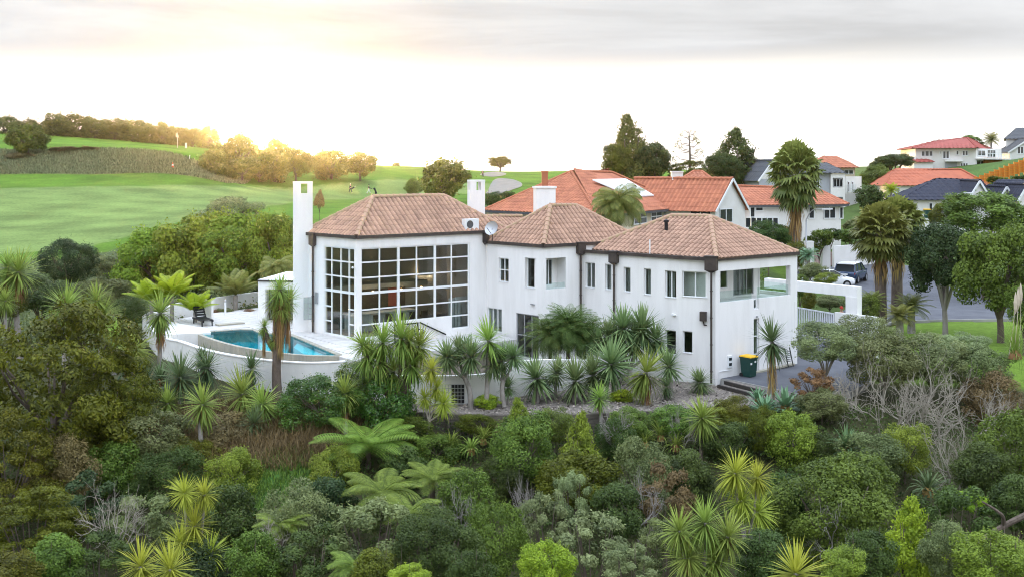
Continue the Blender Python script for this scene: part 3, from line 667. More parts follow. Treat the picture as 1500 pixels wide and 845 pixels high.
w3r.hole(ua, ub, zb, zt); w3r.hole(s4, s5, w3r.zv(1104.2, 453.5), zb + 0.01); os_ = w3r.hole(s4, s5, 0.30, w3r.zv(1104.2, 466.5))
mb = MB(); w3r.mesh(mb); mb.build('wall', M['plaster'], house)
window(house, w3r, os_, 1, 3, depth=0.12, name='glazed_door', sill=False); window(house, w3r, (s4, s5, w3r.zv(1104.2, 453.5), zb + 0.0), 1, 1, depth=0.2, sill=False)
ubox('balustrade_glass', M['bglass'], house, w3r.pt((ua + s4) / 2, zb + 0.27, -0.15), (s4 - ua, 0.014, 0.54), atan2(w3r.d[1], w3r.d[0]))
ubox('balustrade_glass', M['bglass'], house, w3r.pt((s5 + ub) / 2, zb + 0.27, -0.15), (ub - s5, 0.014, 0.54), atan2(w3r.d[1], w3r.d[0]))
# balcony inside the opening
bd = 1.9; fl = zb - 0.12
wb = Wall(w3r.pt(ua - 0.3, 0, -bd)[:2], w3r.pt(ub - 0.35, 0, -bd)[:2], fl, Z3 - 0.2, 0.15)
wb.B = wb.pt(wb.su(1112), 0)[:2]; wb.L = np.linalg.norm(wb.B - wb.A)
ob = wb.hole(wb.su(1074), wb.su(1104), fl + 0.06, zt - 0.02); ob2 = wb.hole(wb.su(1055), wb.su(1066), fl + 0.5, zt - 0.08); mb = MB(); wb.mesh(mb)
mb.prism([w3r.pt(0.1, 0, -0.31)[:2], w3r.pt(w3r.L - 0.02, 0, -0.31)[:2], w3r.pt(w3r.L - 0.02, 0, -4.2)[:2], w3r.pt(0.1, 0, -4.2)[:2]], fl - 0.2, fl)
mb.prism([w3r.pt(0.1, 0, -0.31)[:2], w3r.pt(w3r.L - 0.02, 0, -0.31)[:2], w3r.pt(w3r.L - 0.02, 0, -4.2)[:2], w3r.pt(0.1, 0, -4.2)[:2]], Z3 - 0.3, Z3 - 0.1)
mb.seg(p3(wb.B, (fl + Z3) / 2 - 0.2), p3(wb.B - w3r.n * 2.4, (fl + Z3) / 2 - 0.2), 0.15, Z3 - fl - 0.4)
mb.seg(w3r.pt(ua - 0.25, (fl + Z3) / 2 - 0.2, -0.3), w3r.pt(ua - 0.25, (fl + Z3) / 2 - 0.2, -bd), 0.12, Z3 - fl - 0.4)
mb.seg(w3r.pt(w3r.L - 0.15, (fl + zb) / 2, -0.3), w3r.pt(w3r.L - 0.15, (fl + zb) / 2, -4.2), 0.24, zb - fl + 0.1)
mb.box(w3r.pt(w3r.L - 0.15, (fl + Z3) / 2, -4.05), (0.14, 0.14, (Z3 - fl) / 2 - 0.2), np.array([*w3r.d, 0])); mb.build('balcony', M['plaster'], house)
window(house, wb, ob, 3, 1, depth=0.05, m='alu', name='sliding_door', sill=False); window(house, wb, ob2, 1, 1, depth=0.05, sill=False)
ubox('balustrade_glass', M['bglass'], house, w3r.pt(w3r.L - 0.15, zb + 0.27, -2.2), (3.6, 0.014, 0.5), atan2(w3r.d[1], w3r.d[0]) + pi / 2)
wer = Wall(E_, B3, -0.3, fl - 0.25); mb = MB(); wer.mesh(mb); mb.build('wall', M['plaster'], house)
plainwall(E_ + unit(B3 - E_) * 4.2, B3, fl - 0.25, Z3 - 0.06); plainwall(B3, L3, -0.3, Z3 - 0.06)
# ---- interiors seen through the glass
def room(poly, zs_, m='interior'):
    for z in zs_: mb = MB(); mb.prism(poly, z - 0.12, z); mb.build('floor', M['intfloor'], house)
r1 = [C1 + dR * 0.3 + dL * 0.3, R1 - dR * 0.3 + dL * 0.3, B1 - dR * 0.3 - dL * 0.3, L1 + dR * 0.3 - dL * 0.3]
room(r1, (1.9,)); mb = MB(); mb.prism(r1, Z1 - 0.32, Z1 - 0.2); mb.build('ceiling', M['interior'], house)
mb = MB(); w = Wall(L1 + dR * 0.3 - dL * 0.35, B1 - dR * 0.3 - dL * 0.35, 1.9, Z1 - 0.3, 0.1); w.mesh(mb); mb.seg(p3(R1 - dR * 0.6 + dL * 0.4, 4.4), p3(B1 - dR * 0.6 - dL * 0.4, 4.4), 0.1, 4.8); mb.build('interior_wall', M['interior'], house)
# mezzanine, kitchen run, piano-dark furniture and lamps
q0 = C1 + dL * 3.0
mb = MB(); mb.prism([q0 + dR * 0.6, q0 + dR * 6.6, q0 + dR * 6.6 + dL * 1.6, q0 + dR * 0.6 + dL * 1.6], 4.05, 4.3); mb.build('mezzanine', M['interior'], house)
mb = MB(); mb.box(p3(C1 + dL * 2.6 + dR * 3.2, 2.35), (2.0, 0.35, 0.45), np.array([*dR, 0])); mb.box(p3(C1 + dL * 2.6 + dR * 3.2, 2.83), (2.1, 0.42, 0.03), np.array([*dR, 0])); mb.build('kitchen_counter', M['curtain'], house)
mb = MB(); mb.box(p3(C1 + dL * 4.2 + dR * 3.4, 2.9), (2.4, 0.25, 1.0), np.array([*dR, 0])); mb.box(p3(C1 + dL * 1.6 + dR * 5.9, 2.55), (0.7, 0.3, 0.06), np.array([*dR, 0]))
for k in range(4): mb.box(p3(C1 + dL * (1.35 + 0.5 * (k % 2)) + dR * (5.3 + 1.1 * (k // 2)), 2.2), (0.04, 0.04, 0.32), np.array([*dR, 0]))
for k in range(5): mb.box(p3(C1 + dL * 1.0 + dR * (2.0 + 0.75 * k), 2.35), (0.2, 0.2, 0.04), np.array([*dR, 0])); mb.box(p3(C1 + dL * 1.18 + dR * (2.0 + 0.75 * k), 2.62), (0.2, 0.03, 0.28), np.array([*dR, 0])); mb.box(p3(C1 + dL * 1.0 + dR * (2.0 + 0.75 * k), 2.1), (0.17, 0.17, 0.2), np.array([*dR, 0]))
mb.build('furniture', M['dkint'], house)
mb = MB(); mb.box(p3(C1 + dL * 4.4 + dR * 7.6, 5.2), (0.6, 0.03, 0.8), np.array([*dR, 0])); mb.box(p3(C1 + dL * 1.0 + dR * 7.4, 2.7), (0.5, 0.05, 0.8), np.array([*dR, 0])); mb.build('curtain', M['curtain'], house)
mb = MB(); mb.box(p3(C1 + dL * 4.0 + dR * 5.0, 3.4), (0.35, 0.08, 0.5), np.array([*dR, 0])); mb.build('picture', M['ntile2'], house)
for (s, l, z, r) in ((2.6, 2.4, 3.95, 0.09), (4.4, 2.4, 3.95, 0.09), (7.35, 4.55, 4.75, 0.10), (7.95, 4.55, 4.72, 0.12), (0.9, 2.0, 3.2, 0.05), (6.3, 3.2, 3.9, 0.06)):
    mb = MB(); c = p3(C1 + dR * s + dL * l, z); mb.lathe([(0.01, -r), (r * 0.8, -r * 0.6), (r, 0), (r * 0.6, r * 0.6), (0.01, r * 0.8)], c, 10); mb.build('lamp', M['lamp'], house, True)
    ld_ = bpy.data.lights.new('lamp_light', 'POINT'); ld_.energy = 7 if z > 3.5 else 4; ld_.color = (1.0, 0.82, 0.62); ld_.shadow_soft_size = r * 1.2
    lo_ = bpy.data.objects.new('lamp_light', ld_); COL.objects.link(lo_); lo_.location = tuple(c + np.array([0, 0, -r * 2.2])); lo_['kind'] = 'structure'
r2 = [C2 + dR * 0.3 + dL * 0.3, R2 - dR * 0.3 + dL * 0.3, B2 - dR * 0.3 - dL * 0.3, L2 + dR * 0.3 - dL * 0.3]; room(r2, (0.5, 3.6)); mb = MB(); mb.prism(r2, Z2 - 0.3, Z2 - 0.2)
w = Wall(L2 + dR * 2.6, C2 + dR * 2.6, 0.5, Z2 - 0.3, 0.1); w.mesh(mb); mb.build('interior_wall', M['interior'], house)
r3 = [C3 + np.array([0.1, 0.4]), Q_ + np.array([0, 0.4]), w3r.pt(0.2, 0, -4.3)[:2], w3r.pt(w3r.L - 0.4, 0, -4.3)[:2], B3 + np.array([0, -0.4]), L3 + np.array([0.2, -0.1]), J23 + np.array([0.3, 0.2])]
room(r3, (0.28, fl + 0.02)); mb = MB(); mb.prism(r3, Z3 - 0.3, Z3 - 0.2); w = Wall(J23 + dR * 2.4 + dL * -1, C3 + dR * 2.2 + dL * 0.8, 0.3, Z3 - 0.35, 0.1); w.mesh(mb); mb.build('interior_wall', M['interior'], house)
mb = MB(); w = Wall(C3 + np.array([0.15, 1.15]), Q_ + np.array([0.05, 1.4]), fl + 0.05, Z3 - 0.4, 0.08); w.mesh(mb); mb.build('timber_panel', M['wood'], house)
mb = MB()
for k, (sA, sB) in enumerate(((0.12, 0.38), (0.42, 0.66), (1.1, 1.5), (4.9, 5.2))):
    a = w3.pt(w3.su(914 + 30 * (k % 3)) + 0.0, 0, -0.3)
    for j in range(4):
        s = w3.su((914, 944, 975, 888)[k]) + 0.02 + j * 0.08; mb.box(w3.pt(s, 4.7, -0.33 - 0.03 * (j % 2)), (0.05, 0.012, 0.75), np.array([*w3.d, 0]))
for k in range(14): s = o3[0] + 0.03 + (o3[1] - o3[0] - 0.06) * (k % 7) / 6; mb.box(w2.pt(s, 2.6, -0.32 - 0.04 * (k % 2)), (0.06, 0.012, 0.7), np.array([*w2.d, 0]))
for k in range(8): mb.box(w1.pt(S1[5] + 0.08 + 0.1 * k, 2.7, -0.35 - 0.05 * (k % 2)), (0.06, 0.012, 0.85), np.array([*w1.d, 0]))
for k in range(7): mb.box(wb.pt(wb.su(1076) + 0.2 * k, fl + 0.95, -0.4 - 0.05 * (k % 2)), (0.09, 0.012, 0.9), np.array([*wb.d, 0]))
mb.build('curtain', M['curtain'], house)
# ---- downpipes and rain heads
def downpipe(p2, z0, z1, n, hw=0.26, hh=0.56, dz=0.0):
    b = p3(np.asarray(p2) + np.asarray(n) * 0.10, 0)
    mb = MB(); mb.tube([b + [0, 0, z0], b + [0, 0, z1 - hh + 0.05]], 0.055, 8, cap=False)
    for z in np.arange(z0 + 0.6, z1 - 0.8, 1.3): mb.lathe([(0.056, z - 0.03), (0.07, z - 0.03), (0.07, z + 0.03), (0.056, z + 0.03)], b, 8)
    dp = mb.build('downpipe', M['fascia'], house)
    mb = MB(); c = b + np.array([0, 0, z1 - hh / 2 + dz]); a3 = np.array([n[1] * -1, n[0], 0.])
    mb.box(c, (hw, 0.14, hh / 2), a3); mb.box(c + [0, 0, hh / 2 + 0.012], (hw + 0.03, 0.17, 0.03), a3); mb.add([c + a3 * x * hw + np.array([*np.asarray(n) * y * 0.13, -hh / 2]) for x in (-1, 1) for y in (-1, 1)] + [c + [0, 0, -hh / 2 - 0.16]], [(0, 1, 4), (1, 3, 4), (3, 2, 4), (2, 0, 4)])
    mb.build('rain_head', M['fascia'], dp)
downpipe(w3.pt(w3.su(901), 0)[:2], 0.5, Z3 + 0.05, w3.n)
downpipe(w2r.pt(w2r.su(849), 0)[:2], 0.6, Z2 + 0.05, w2r.n)
downpipe(P_ + np.array([-0.16, 0.03]), 0.1, Z3 + 0.1, unit((-0.55, -0.83)), 0.3, 0.66)
downpipe(w1b.pt(w1b.su(460.5), 0)[:2], 1.9, Z1 - 0.02, w1b.n, 0.2, 0.56)
downpipe(w2.pt(0.12, 0)[:2], Z2 + 0.05, Z1 - 0.1, w2.n, 0.2, 0.5)
# ---- chimneys
def chimney(c, w, d, z0, z1, ang, hole=True, cap=0.0, m='plaster'):
    a = np.array([cos(ang), sin(ang), 0]); n = np.array([-sin(ang), cos(ang), 0]); c = np.array([c[0], c[1], 0.])
    mb = MB(); ht = 0.62 if hole else 0
    mb.box(c + [0, 0, (z0 + z1 - ht) / 2], (w / 2, d / 2, (z1 - ht - z0) / 2), a)
    if hole:
        for s in (-1, 1):
            for q in (-1, 1): mb.box(c + a * s * (w / 2 - 0.12 * (1.6 if s < 0 else 1)) + n * q * (d / 2 - 0.1) + [0, 0, z1 - ht / 2 - 0.001], (0.12 * (1.6 if s < 0 else 1), 0.1, ht / 2), a)
        mb.box(c + [0, 0, z1 - 0.03], (w / 2 + 0.01, d / 2 + 0.01, 0.06), a)
    ch = mb.build('chimney', M[m], house)
    if cap:
        k = MB(); k.box(c + [0, 0, z1 + 0.04], (w / 2 + cap, d / 2 + cap, 0.06), a); k.build('chimney_cap', M[m], ch)
    return ch
ca_ = PX(444, 484, 58.4)
ch1 = chimney(PX(443.5, 300, 58.9), 1.0, 0.75, 1.7, PX(443, 267, 58.6)[2], 0.25)
chimney(PX(697.5, 300, 66.5), 0.92, 0.7, 3, PX(697, 264.5, 66.5)[2], 0.3)
chimney(PX(797.5, 300, 67.5), 1.2, 0.9, 3, PX(797, 275.5, 67.5)[2], 0.2, False, 0.06)
# chimney window of small panes, low on the hearth wall
hw_ = Wall(PX(444.5, 400, 58.1)[:2], PX(458, 400, 58.25)[:2], 1.9, 4.2, 0.2); window(house, hw_, (0.0, hw_.L, 2.55, 3.75), 2, 4, depth=-0.06, bar=0.03, name='small_paned_window', m='alu', sill=False)
# ---- left pavilion with a flat roof
pa, pb = PX(378, 455, 62.5)[:2], PX(432, 455, 62.0)[:2]
wp = Wall(pa, pb, 1.6, PX(378, 411, 62.5)[2], 0.25); op = wp.hole(0.45, wp.L + 1, 1.5, PX(378, 423, 62.5)[2]); mb = MB(); wp.mesh(mb)
zt_ = PX(378, 411, 62.5)[2]; mb.prism([pa + [-0.02, -0.02], pb + [1.5, 0], pb + [1.5, 5], pa + [0.6, 5]], zt_ - 0.02, zt_ + 0.05); mb.seg(p3(pa + [0.12, 0.15], (1.6 + zt_) / 2), p3(pa + [0.7, 5], (1.6 + zt_) / 2), 0.2, zt_ - 1.64)
mb.seg(p3(pa + [0.7, 3.5], (1.6 + zt_) / 2), p3(pb + [1.5, 3.5], (1.6 + zt_) / 2), 0.2, zt_ - 1.64); mb.build('pavilion', M['plaster'], house)
mb = MB(); mb.seg(p3(pa + [0.0, -0.06], zt_ + 0.0), p3(pb + [0.3, -0.06], zt_ + 0.0), 0.1, 0.1); mb.build('gutter', M['fascia'], house)
wpi = Wall(pa + [0.5, 0.6], pb + [1.2, 0.6], 1.9, zt_ - 0.4); window(house, wpi, (0, wpi.L, 1.9, zt_ - 0.45), 3, 2, depth=0, m='fascia', name='glazed_door', sill=False)
# ---- handrail, wall lights, meter box, gas pipe, bell box
mb = MB(); a = w1.pt(w1.su(613.5), w1.zv(613.5, 471.5), 0.1); b = w1.pt(w1.su(651.5), w1.zv(651.5, 489), 0.1); mb.seg(a, b, 0.06, 0.07)
for k in (0.1, 0.5, 0.9): q = a + (b - a) * k; mb.seg(q, q - np.array([*w1.n * 0.1, 0]), 0.03)
mb.build('handrail', M['black'], house)
def wlight(W_, u, v, r=0.07): mb = MB(); c = W_.pt(W_.su(u), W_.zv(u, v), 0.06); mb.lathe([(0.01, -r), (r, -r * 0.7), (r, r * 0.5), (0.01, r)], c, 10); return mb
wlight(w1, 636, 497).build('wall_light', M['lamp'], house)
mb = wlight(w3, 986, 460, 0.06); mb.box(w3.pt(w3.su(988), w3.zv(988, 461), 0.05), (0.1, 0.05, 0.03), np.array([*w3.d, 0])); mb.build('security_light', M['frame'], house)
mb = wlight(w1b, 518, 392, 0.06); mb.build('security_light', M['frame'], house)
mb = wlight(w2, 783, 446, 0.05); mb.box(w2.pt(w2.su(780), w2.zv(780, 445), 0.05), (0.08, 0.05, 0.03), np.array([*w2.d, 0])); mb.build('security_light', M['alu'], house)
mb = wlight(w3r, 1108, 463, 0.05); mb.build('security_light', M['alu'], house)
c = w3r.pt(w3r.su(1068.5), w3r.zv(1068.5, 529), 0.03); mb = MB(); mb.box(c, (0.16, 0.035, 0.29), np.array([*w3r.d, 0])); mbx = mb.build('meter_box', M['frame'], house)
mb = MB()
for dz in (0.13, -0.13): mb.box(c + np.array([*w3r.n * 0.037, dz]), (0.1, 0.008, 0.07), np.array([*w3r.d, 0]))
mb.build('meter_dial', M['nglass'], mbx)
mb = MB(); a = w3r.pt(w3r.su(1052), 0.05, 0.05); mb.tube([a, a + [0, 0, 0.6], a + [0, 0, 0.62] + np.array([*w3r.d, 0]) * 0.1, w3r.pt(w3r.su(1071), 0.66, 0.05), w3r.pt(w3r.su(1071), 0.9, 0.05)], 0.02, 6); mb.build('gas_pipe', M['frame'], house)
c = w3c.pt(w3c.L - 0.25, w3c.zv(1030, 462.5), 0.12); mb = MB(); mb.box(c, (0.15, 0.1, 0.23), np.array([*w3c.d, 0])); mb.tube([c + [0, 0, -0.23], c + [0.05, 0, -0.42], c + [0.3, 0.1, -0.46]], 0.035, 6); mb.build('rainwater_box', M['fascia'], house)
mb = MB(); c = w1b.pt(w1b.su(464.5), w1b.zv(464.5, 436), 0.04); mb.box(c, (0.12, 0.03, 0.3), np.array([*w1b.d, 0])); mb.build('sign_plate', M['alu'], house)
# ---- roof fittings
c = PX(689, 332, 60.1); mb = MB(); mb.box(c + [0, 0, 0.12], (0.45, 0.18, 0.3), np.array([*dR, 0])); ac = setp(empty('heat_pump', c, 'white heat pump unit at the right end of the tall block gutter', 'heat pump'))
mb.build('casing', M['frame'], ac); mb = MB(); t_ = np.linspace(0, 2 * pi, 17)[:-1]; n3 = np.array([dR[1], -dR[0], 0]); d3 = np.array([*dR, 0.])
mb.add([c + [0, 0, 0.12] + n3 * 0.183 - d3 * 0.15 + d3 * 0.22 * cos(x) + np.array([0, 0, 0.22 * sin(x)]) for x in t_], [tuple(range(16))]); mb.build('fan_grille', M['slate'], ac)
c = PX(721, 345, 59.6); di = empty('satellite_dish', c, 'grey satellite dish on the low roof corner beside the tall block', 'satellite dish')
mb = MB(); ax = unit((-0.45, -0.8, 0.4)); e1 = unit(np.cross(ax, (0, 0, 1))); e2 = np.cross(e1, ax)
rg = [(0.02, 0.0), (0.18, 0.02), (0.33, 0.08), (0.40, 0.12)]; k = 18
mb.add([c + [0, 0, 0.35] + ax * z + (e1 * cos(x) + e2 * sin(x)) * r for r, z in rg for x in np.arange(k) / k * 2 * pi], [(i * k + j, i * k + (j + 1) % k, (i + 1) * k + (j + 1) % k, (i + 1) * k + j) for i in range(3) for j in range(k)])
mb.build('dish', M['alu'], di, True); mb = MB(); mb.tube([c + [0, 0, -0.3], c + [0, 0, 0.35]], 0.03); mb.tube([c + [0, 0, 0.0], c + [0, 0, 0.35] + ax * 0.55 - e2 * 0.15], 0.015); mb.build('mount', M['black'], di)
c = PX(976, 338, 57.9); vp = MB(); vp.tube([c + [0, 0, -0.25], c + [0, 0, 0.45]], 0.10, 10); vp.lathe([(0.1, 0.42), (0.14, 0.45), (0.14, 0.55), (0.02, 0.6)], c, 10); fl_ = vp.build('roof_vent', M['black'], house)
blue = mat('blue_flashing', (0.10, 0.20, 0.45), rough=0.5); mb = MB(); mb.box(c + [-0.05, -0.25, -0.32], (0.25, 0.3, 0.02), np.array([*dL, 0]), None, unit((-0.35, -0.35, 0.87))); mb.build('flashing', blue, fl_)
mb = MB(); c = w3.pt(w3.su(945), Z3, -0.4); mb.tube([c, c + [0, 0, 0.75]], 0.03, 8); mb.build('vent_pipe', M['frame'], house)

# ------------------------------------------------------------------ pool terrace and garden walls
TZ = 1.88
def gp2(u, v, z): return GP(u, v, z)[:2]
edge_o = catmull([gp2(286, 487.5, TZ), gp2(310, 497, TZ), gp2(350, 507.5, TZ), (gp2(400, 515.5, TZ)), gp2(450, 520, TZ), gp2(497, 521, TZ)], 5)       # outer lip of the pool
back = [gp2(497, 519.5, TZ), gp2(434, 493, TZ), gp2(424, 489.5, TZ), gp2(385, 488, TZ), gp2(372, 482.5, TZ), gp2(352, 482, TZ), gp2(300, 486, TZ)]
def inset(pts, d):
    out = []
    for i, p in enumerate(pts):
        a = pts[max(i - 1, 0)]; b = pts[min(i + 1, len(pts) - 1)]; t = unit(np.asarray(b) - np.asarray(a)); out.append(np.asarray(p) + np.array([-t[1], t[0]]) * d)
    return out
lip_i = inset(edge_o, 0.22)
water = lip_i[1:-1] + back
pool = empty('swimming_pool', p3(np.mean(water, 0), 0.5), 'curved infinity edge swimming pool with teal water and sandstone tiled lip', 'swimming pool')
wm_, nt, b = _nodes('pool_water'); N = nt.nodes; L = nt.links.new
g = N.new('ShaderNodeBsdfGlossy'); g.inputs['Roughness'].default_value = 0.02; tr = N.new('ShaderNodeBsdfTransparent'); tr.inputs[0].default_value = (0.40, 0.93, 0.97, 1)
fr = N.new('ShaderNodeFresnel'); fr.inputs[0].default_value = 1.22; ms = N.new('ShaderNodeMixShader'); L(fr.outputs[0], ms.inputs[0]); L(tr.outputs[0], ms.inputs[1]); L(g.outputs[0], ms.inputs[2]); L(ms.outputs[0], N['Material Output'].inputs[0])
nn = N.new('ShaderNodeTexNoise'); nn.inputs['Scale'].default_value = 3; bp = N.new('ShaderNodeBump'); bp.inputs['Strength'].default_value = 0.06; L(nn.outputs['Fac'], bp.inputs['Height']); L(bp.outputs[0], g.inputs['Normal']); L(bp.outputs[0], fr.inputs['Normal'])
def flat(poly, z): mb = MB(); mb.add([p3(q, z) for q in poly], [tuple(range(len(poly)))]); return mb
flat(water, TZ - 0.04).build('water', wm_, pool)
mb = flat(water, 0.9)
for a, b_ in zip(water, water[1:] + water[:1]): mb.add([p3(a, 0.9), p3(b_, 0.9), p3(b_, TZ - 0.002), p3(a, TZ - 0.002)], [(0, 1, 2, 3)])
st_ = [gp2(385, 488, TZ), gp2(424, 489.5, TZ)]
mb.build('basin', M['poolshell'], pool)
mb = MB()           # pale shelf and steps at the house end
mb.prism([gp2(380, 487.5, TZ), gp2(424, 490, TZ), gp2(420, 506, TZ), gp2(384, 504, TZ)], 0.91, 1.4); mb.prism([gp2(436, 494, TZ), gp2(492, 518, TZ), gp2(455, 516, TZ), gp2(430, 500, TZ)], 0.91, 1.6)
mb.build('step', mat('pale_pool_step', (0.30, 0.62, 0.64), (0.38, 0.68, 0.70), 1, 0.6), pool)
# lip tiles, each its own piece
lm = {}
for a, b_, c, d in zip(edge_o[:-1], edge_o[1:], lip_i[1:], lip_i[:-1]):
    n = 4
    for k in range(n):
        f0, f1 = k / n + 0.004, (k + 1) / n - 0.004
        q = [a + (b_ - a) * f0, a + (b_ - a) * f1, d + (c - d) * f1, d + (c - d) * f0]
        mb = MB(); mb.prism(q, 1.28, TZ - 0.008 + 0.006 * rs.rand(), rs.rand()); mb.build('lip_tile', M['pooltile'], pool)
# coping at the back
bb = MB()
for a, b_ in zip(back[:-1], back[1:]):
    L_ = np.linalg.norm(b_ - a); n = max(1, int(L_ / 0.45))
    for k in range(n):
        p0 = a + (b_ - a) * (k / n); p1 = a + (b_ - a) * ((k + 1) / n - 0.01); mb = MB(); mb.seg(p3(p0, TZ + 0.005), p3(p1, TZ + 0.005), 0.26, 0.05, rnd=rs.rand()); mb.build('coping_tile', M['pooltile'], pool)
# terrace deck: slab with a hole for the pool is laid as strips round it
ter = empty('pool_terrace', p3(gp2(380, 470, TZ), 0), 'pale paved terrace around the swimming pool', 'terrace')
outer = [gp2(262, 489.5, TZ), gp2(248, 478, TZ), gp2(252, 468, TZ), gp2(300, 459, TZ), gp2(352, 453, TZ), gp2(385, 449, TZ)]
hs = [w1b.pt(0, 0, 0.0)[:2], C1 + np.array([0, -0.0]), w1.pt(1.9, 0, 0)[:2], gp2(548, 519, TZ), gp2(520, 527, TZ)]
deck = outer + [gp2(430, 450, TZ)] + [w1b.pt(0, 0, 0.2)[:2]] + hs[1:] + [edge_o[-1]] + back + [edge_o[0]]
import bmesh
def ngon_slab(poly, z0, z1):
    bm = bmesh.new(); vs_ = [bm.verts.new((q[0], q[1], z1)) for q in poly]; f = bm.faces.new(vs_); bmesh.ops.triangulate(bm, faces=[f])
    r = bmesh.ops.extrude_face_region(bm, geom=bm.faces[:]); 
    for v in r['geom']:
        if isinstance(v, bmesh.types.BMVert): v.co.z = z0
    bmesh.ops.recalc_face_normals(bm, faces=bm.faces[:]); V = np.array([v.co[:] for v in bm.verts]); bm.verts.index_update()
    fs = [tuple(v.index for v in f.verts) for f in bm.faces]; bm.free(); mb = MB(); mb.add(V, fs); return mb
ngon_slab(deck, 1.2, TZ - 0.02).build('deck', M['paving'], ter)
# paving slabs on the deck, each a piece
dk = np.array(deck); cx_, cy_ = dk[:, 0].min(), dk[:, 1].min(); sw = 0.92; a_ = atan2(dR[1], dR[0]); npv = 0
slab = MB().box((0, 0, 0), (sw / 2 - 0.008, sw / 2 - 0.008, 0.015)).mesh('paving_slab')
wpoly = [np.asarray(q) for q in list(edge_o) + back]
for i in range(-22, 26):
    for j in range(-22, 26):
        c = C1 + dR * (i * sw) + np.array([-dR[1], dR[0]]) * (j * sw)
        cs = np.array([c + dR * sx * 0.5 * sw + np.array([-dR[1], dR[0]]) * sy * 0.5 * sw for sx in (-1, 1) for sy in (-1, 1)])
        if inpoly(cs[:, 0], cs[:, 1], dk).all() and not inpoly(cs[:, 0], cs[:, 1], wpoly).any() and not inpoly(np.array([c[0]]), np.array([c[1]]), wpoly).any():
            o = link('paving_slab', slab, ter, p3(c, TZ - 0.012 + 0.004 * rs.rand()), a_, m=M['paving']); npv += 1
# terrace outer wall, curved
ow = catmull([gp2(214, 474, 1.75), gp2(229, 489, 1.74), gp2(248, 497, 1.73), gp2(262, 500, 1.72), gp2(300, 512.5, 1.72), gp2(345, 521.5, 1.72), gp2(400, 528.5, 1.72), gp2(455, 531.5, 1.72), gp2(507, 529, 1.72), gp2(530, 524, 1.72)], 6)
owi = inset(ow, 0.2)
def ribbon(mb, o, i, z0, zt):
    n = len(o)
    for k in range(n - 1):
        a, b_, c, d = o[k], o[k + 1], i[k + 1], i[k]; t0, t1 = (zt, zt) if np.isscalar(zt) else (zt[k], zt[k + 1])
        mb.add([p3(a, z0), p3(b_, z0), p3(b_, t1), p3(a, t0), p3(d, z0), p3(c, z0), p3(c, t1), p3(d, t0)], [(0, 1, 2, 3), (5, 4, 7, 6), (3, 2, 6, 7), (0, 4, 5, 1)] + ([(0, 3, 7, 4)] if k == 0 else []) + ([(1, 5, 6, 2)] if k == n - 2 else []))
cw_ = empty('pool_retaining_wall', p3(ow[len(ow) // 2], 0), 'curved white retaining wall below the swimming pool', 'wall')
mb = MB(); ribbon(mb, ow, owi, -0.6, 1.70); mb.build('wall', M['plaster2'], cw_)
mb = MB(); ribbon(mb, inset(ow, -0.03), inset(ow, 0.23), 1.70, 1.75); mb.build('coping', M['plaster'], cw_)
mb = MB(); g_o, g_i = inset(ow, 0.2), inset(ow, 0.75); ribbon(mb, g_o[14:], g_i[14:], 0.6, 1.25); mb.build('gutter', M['concrete'], cw_)
# planter at the left end of the pool
pl = [gp2(240, 489, 1.95), gp2(309, 486.5, 1.95), gp2(306, 481, 1.95), gp2(250, 470, 1.95)]
o = thing('planter_wall', MB().prism(pl, 0, 1.93), M['plaster2'], 'low white planter wall at the left end of the pool under the palms', 'wall')
# white garden wall behind the terrace
bw = catmull([gp2(236, 476, 1.8), gp2(262, 464, 1.8), gp2(310, 456.5, 1.8), gp2(350, 450, 1.8), gp2(379, 446, 1.8)], 5)
mb = MB(); ribbon(mb, bw, inset(bw, 0.2), 1.0, 2.62); thing('garden_wall', mb, M['plaster2'], 'long low white garden wall behind the pool terrace', 'wall')
mb = MB(); bw2 = catmull([gp2(214, 474, 1.75), gp2(222, 468, 1.75), gp2(236, 472, 1.75)], 4); ribbon(mb, bw2, inset(bw2, 0.2), 0, 2.2); thing('garden_wall', mb, M['plaster2'], 'short white wall end left of the pool among the cabbage trees', 'wall')
# square pillar and bollard light
c = GP(305.5, 470, TZ); mb = MB(); mb.box(c + [0, 0, 0.62], (0.22, 0.22, 0.6)); pil = empty('garden_pillar', c, 'square white pillar with a dark urn beside the pool lounger', 'pillar'); mb.build('shaft', M['plaster2'], pil)
mb = MB(); mb.lathe([(0.02, 1.22), (0.1, 1.23), (0.16, 1.36), (0.18, 1.48), (0.12, 1.5), (0.02, 1.46)], c, 12); mb.build('urn', M['black'], pil, True)
c = GP(330, 461, TZ); bl = empty('bollard_light', c, 'white bollard light in the flower bed behind the pool', 'light'); mb = MB(); mb.tube([c, c + [0, 0, 0.75]], 0.06, 10); mb.build('post', M['frame'], bl)
mb = MB(); mb.lathe([(0.06, 0.75), (0.075, 0.76), (0.075, 0.86), (0.02, 0.92)], c, 10); mb.build('cap', M['alu'], bl)
# spa slot: small raised kerb on the terrace
mb = MB(); a = GP(318, 477, TZ); b_ = GP(356, 473.5, TZ); mb.seg(a + [0, 0, 0.04], b_ + [0, 0, 0.04], 0.5, 0.1); thing('skimmer_cover', mb, M['pooltile'], 'long sandstone cover strip set in the paving behind the pool', 'cover')
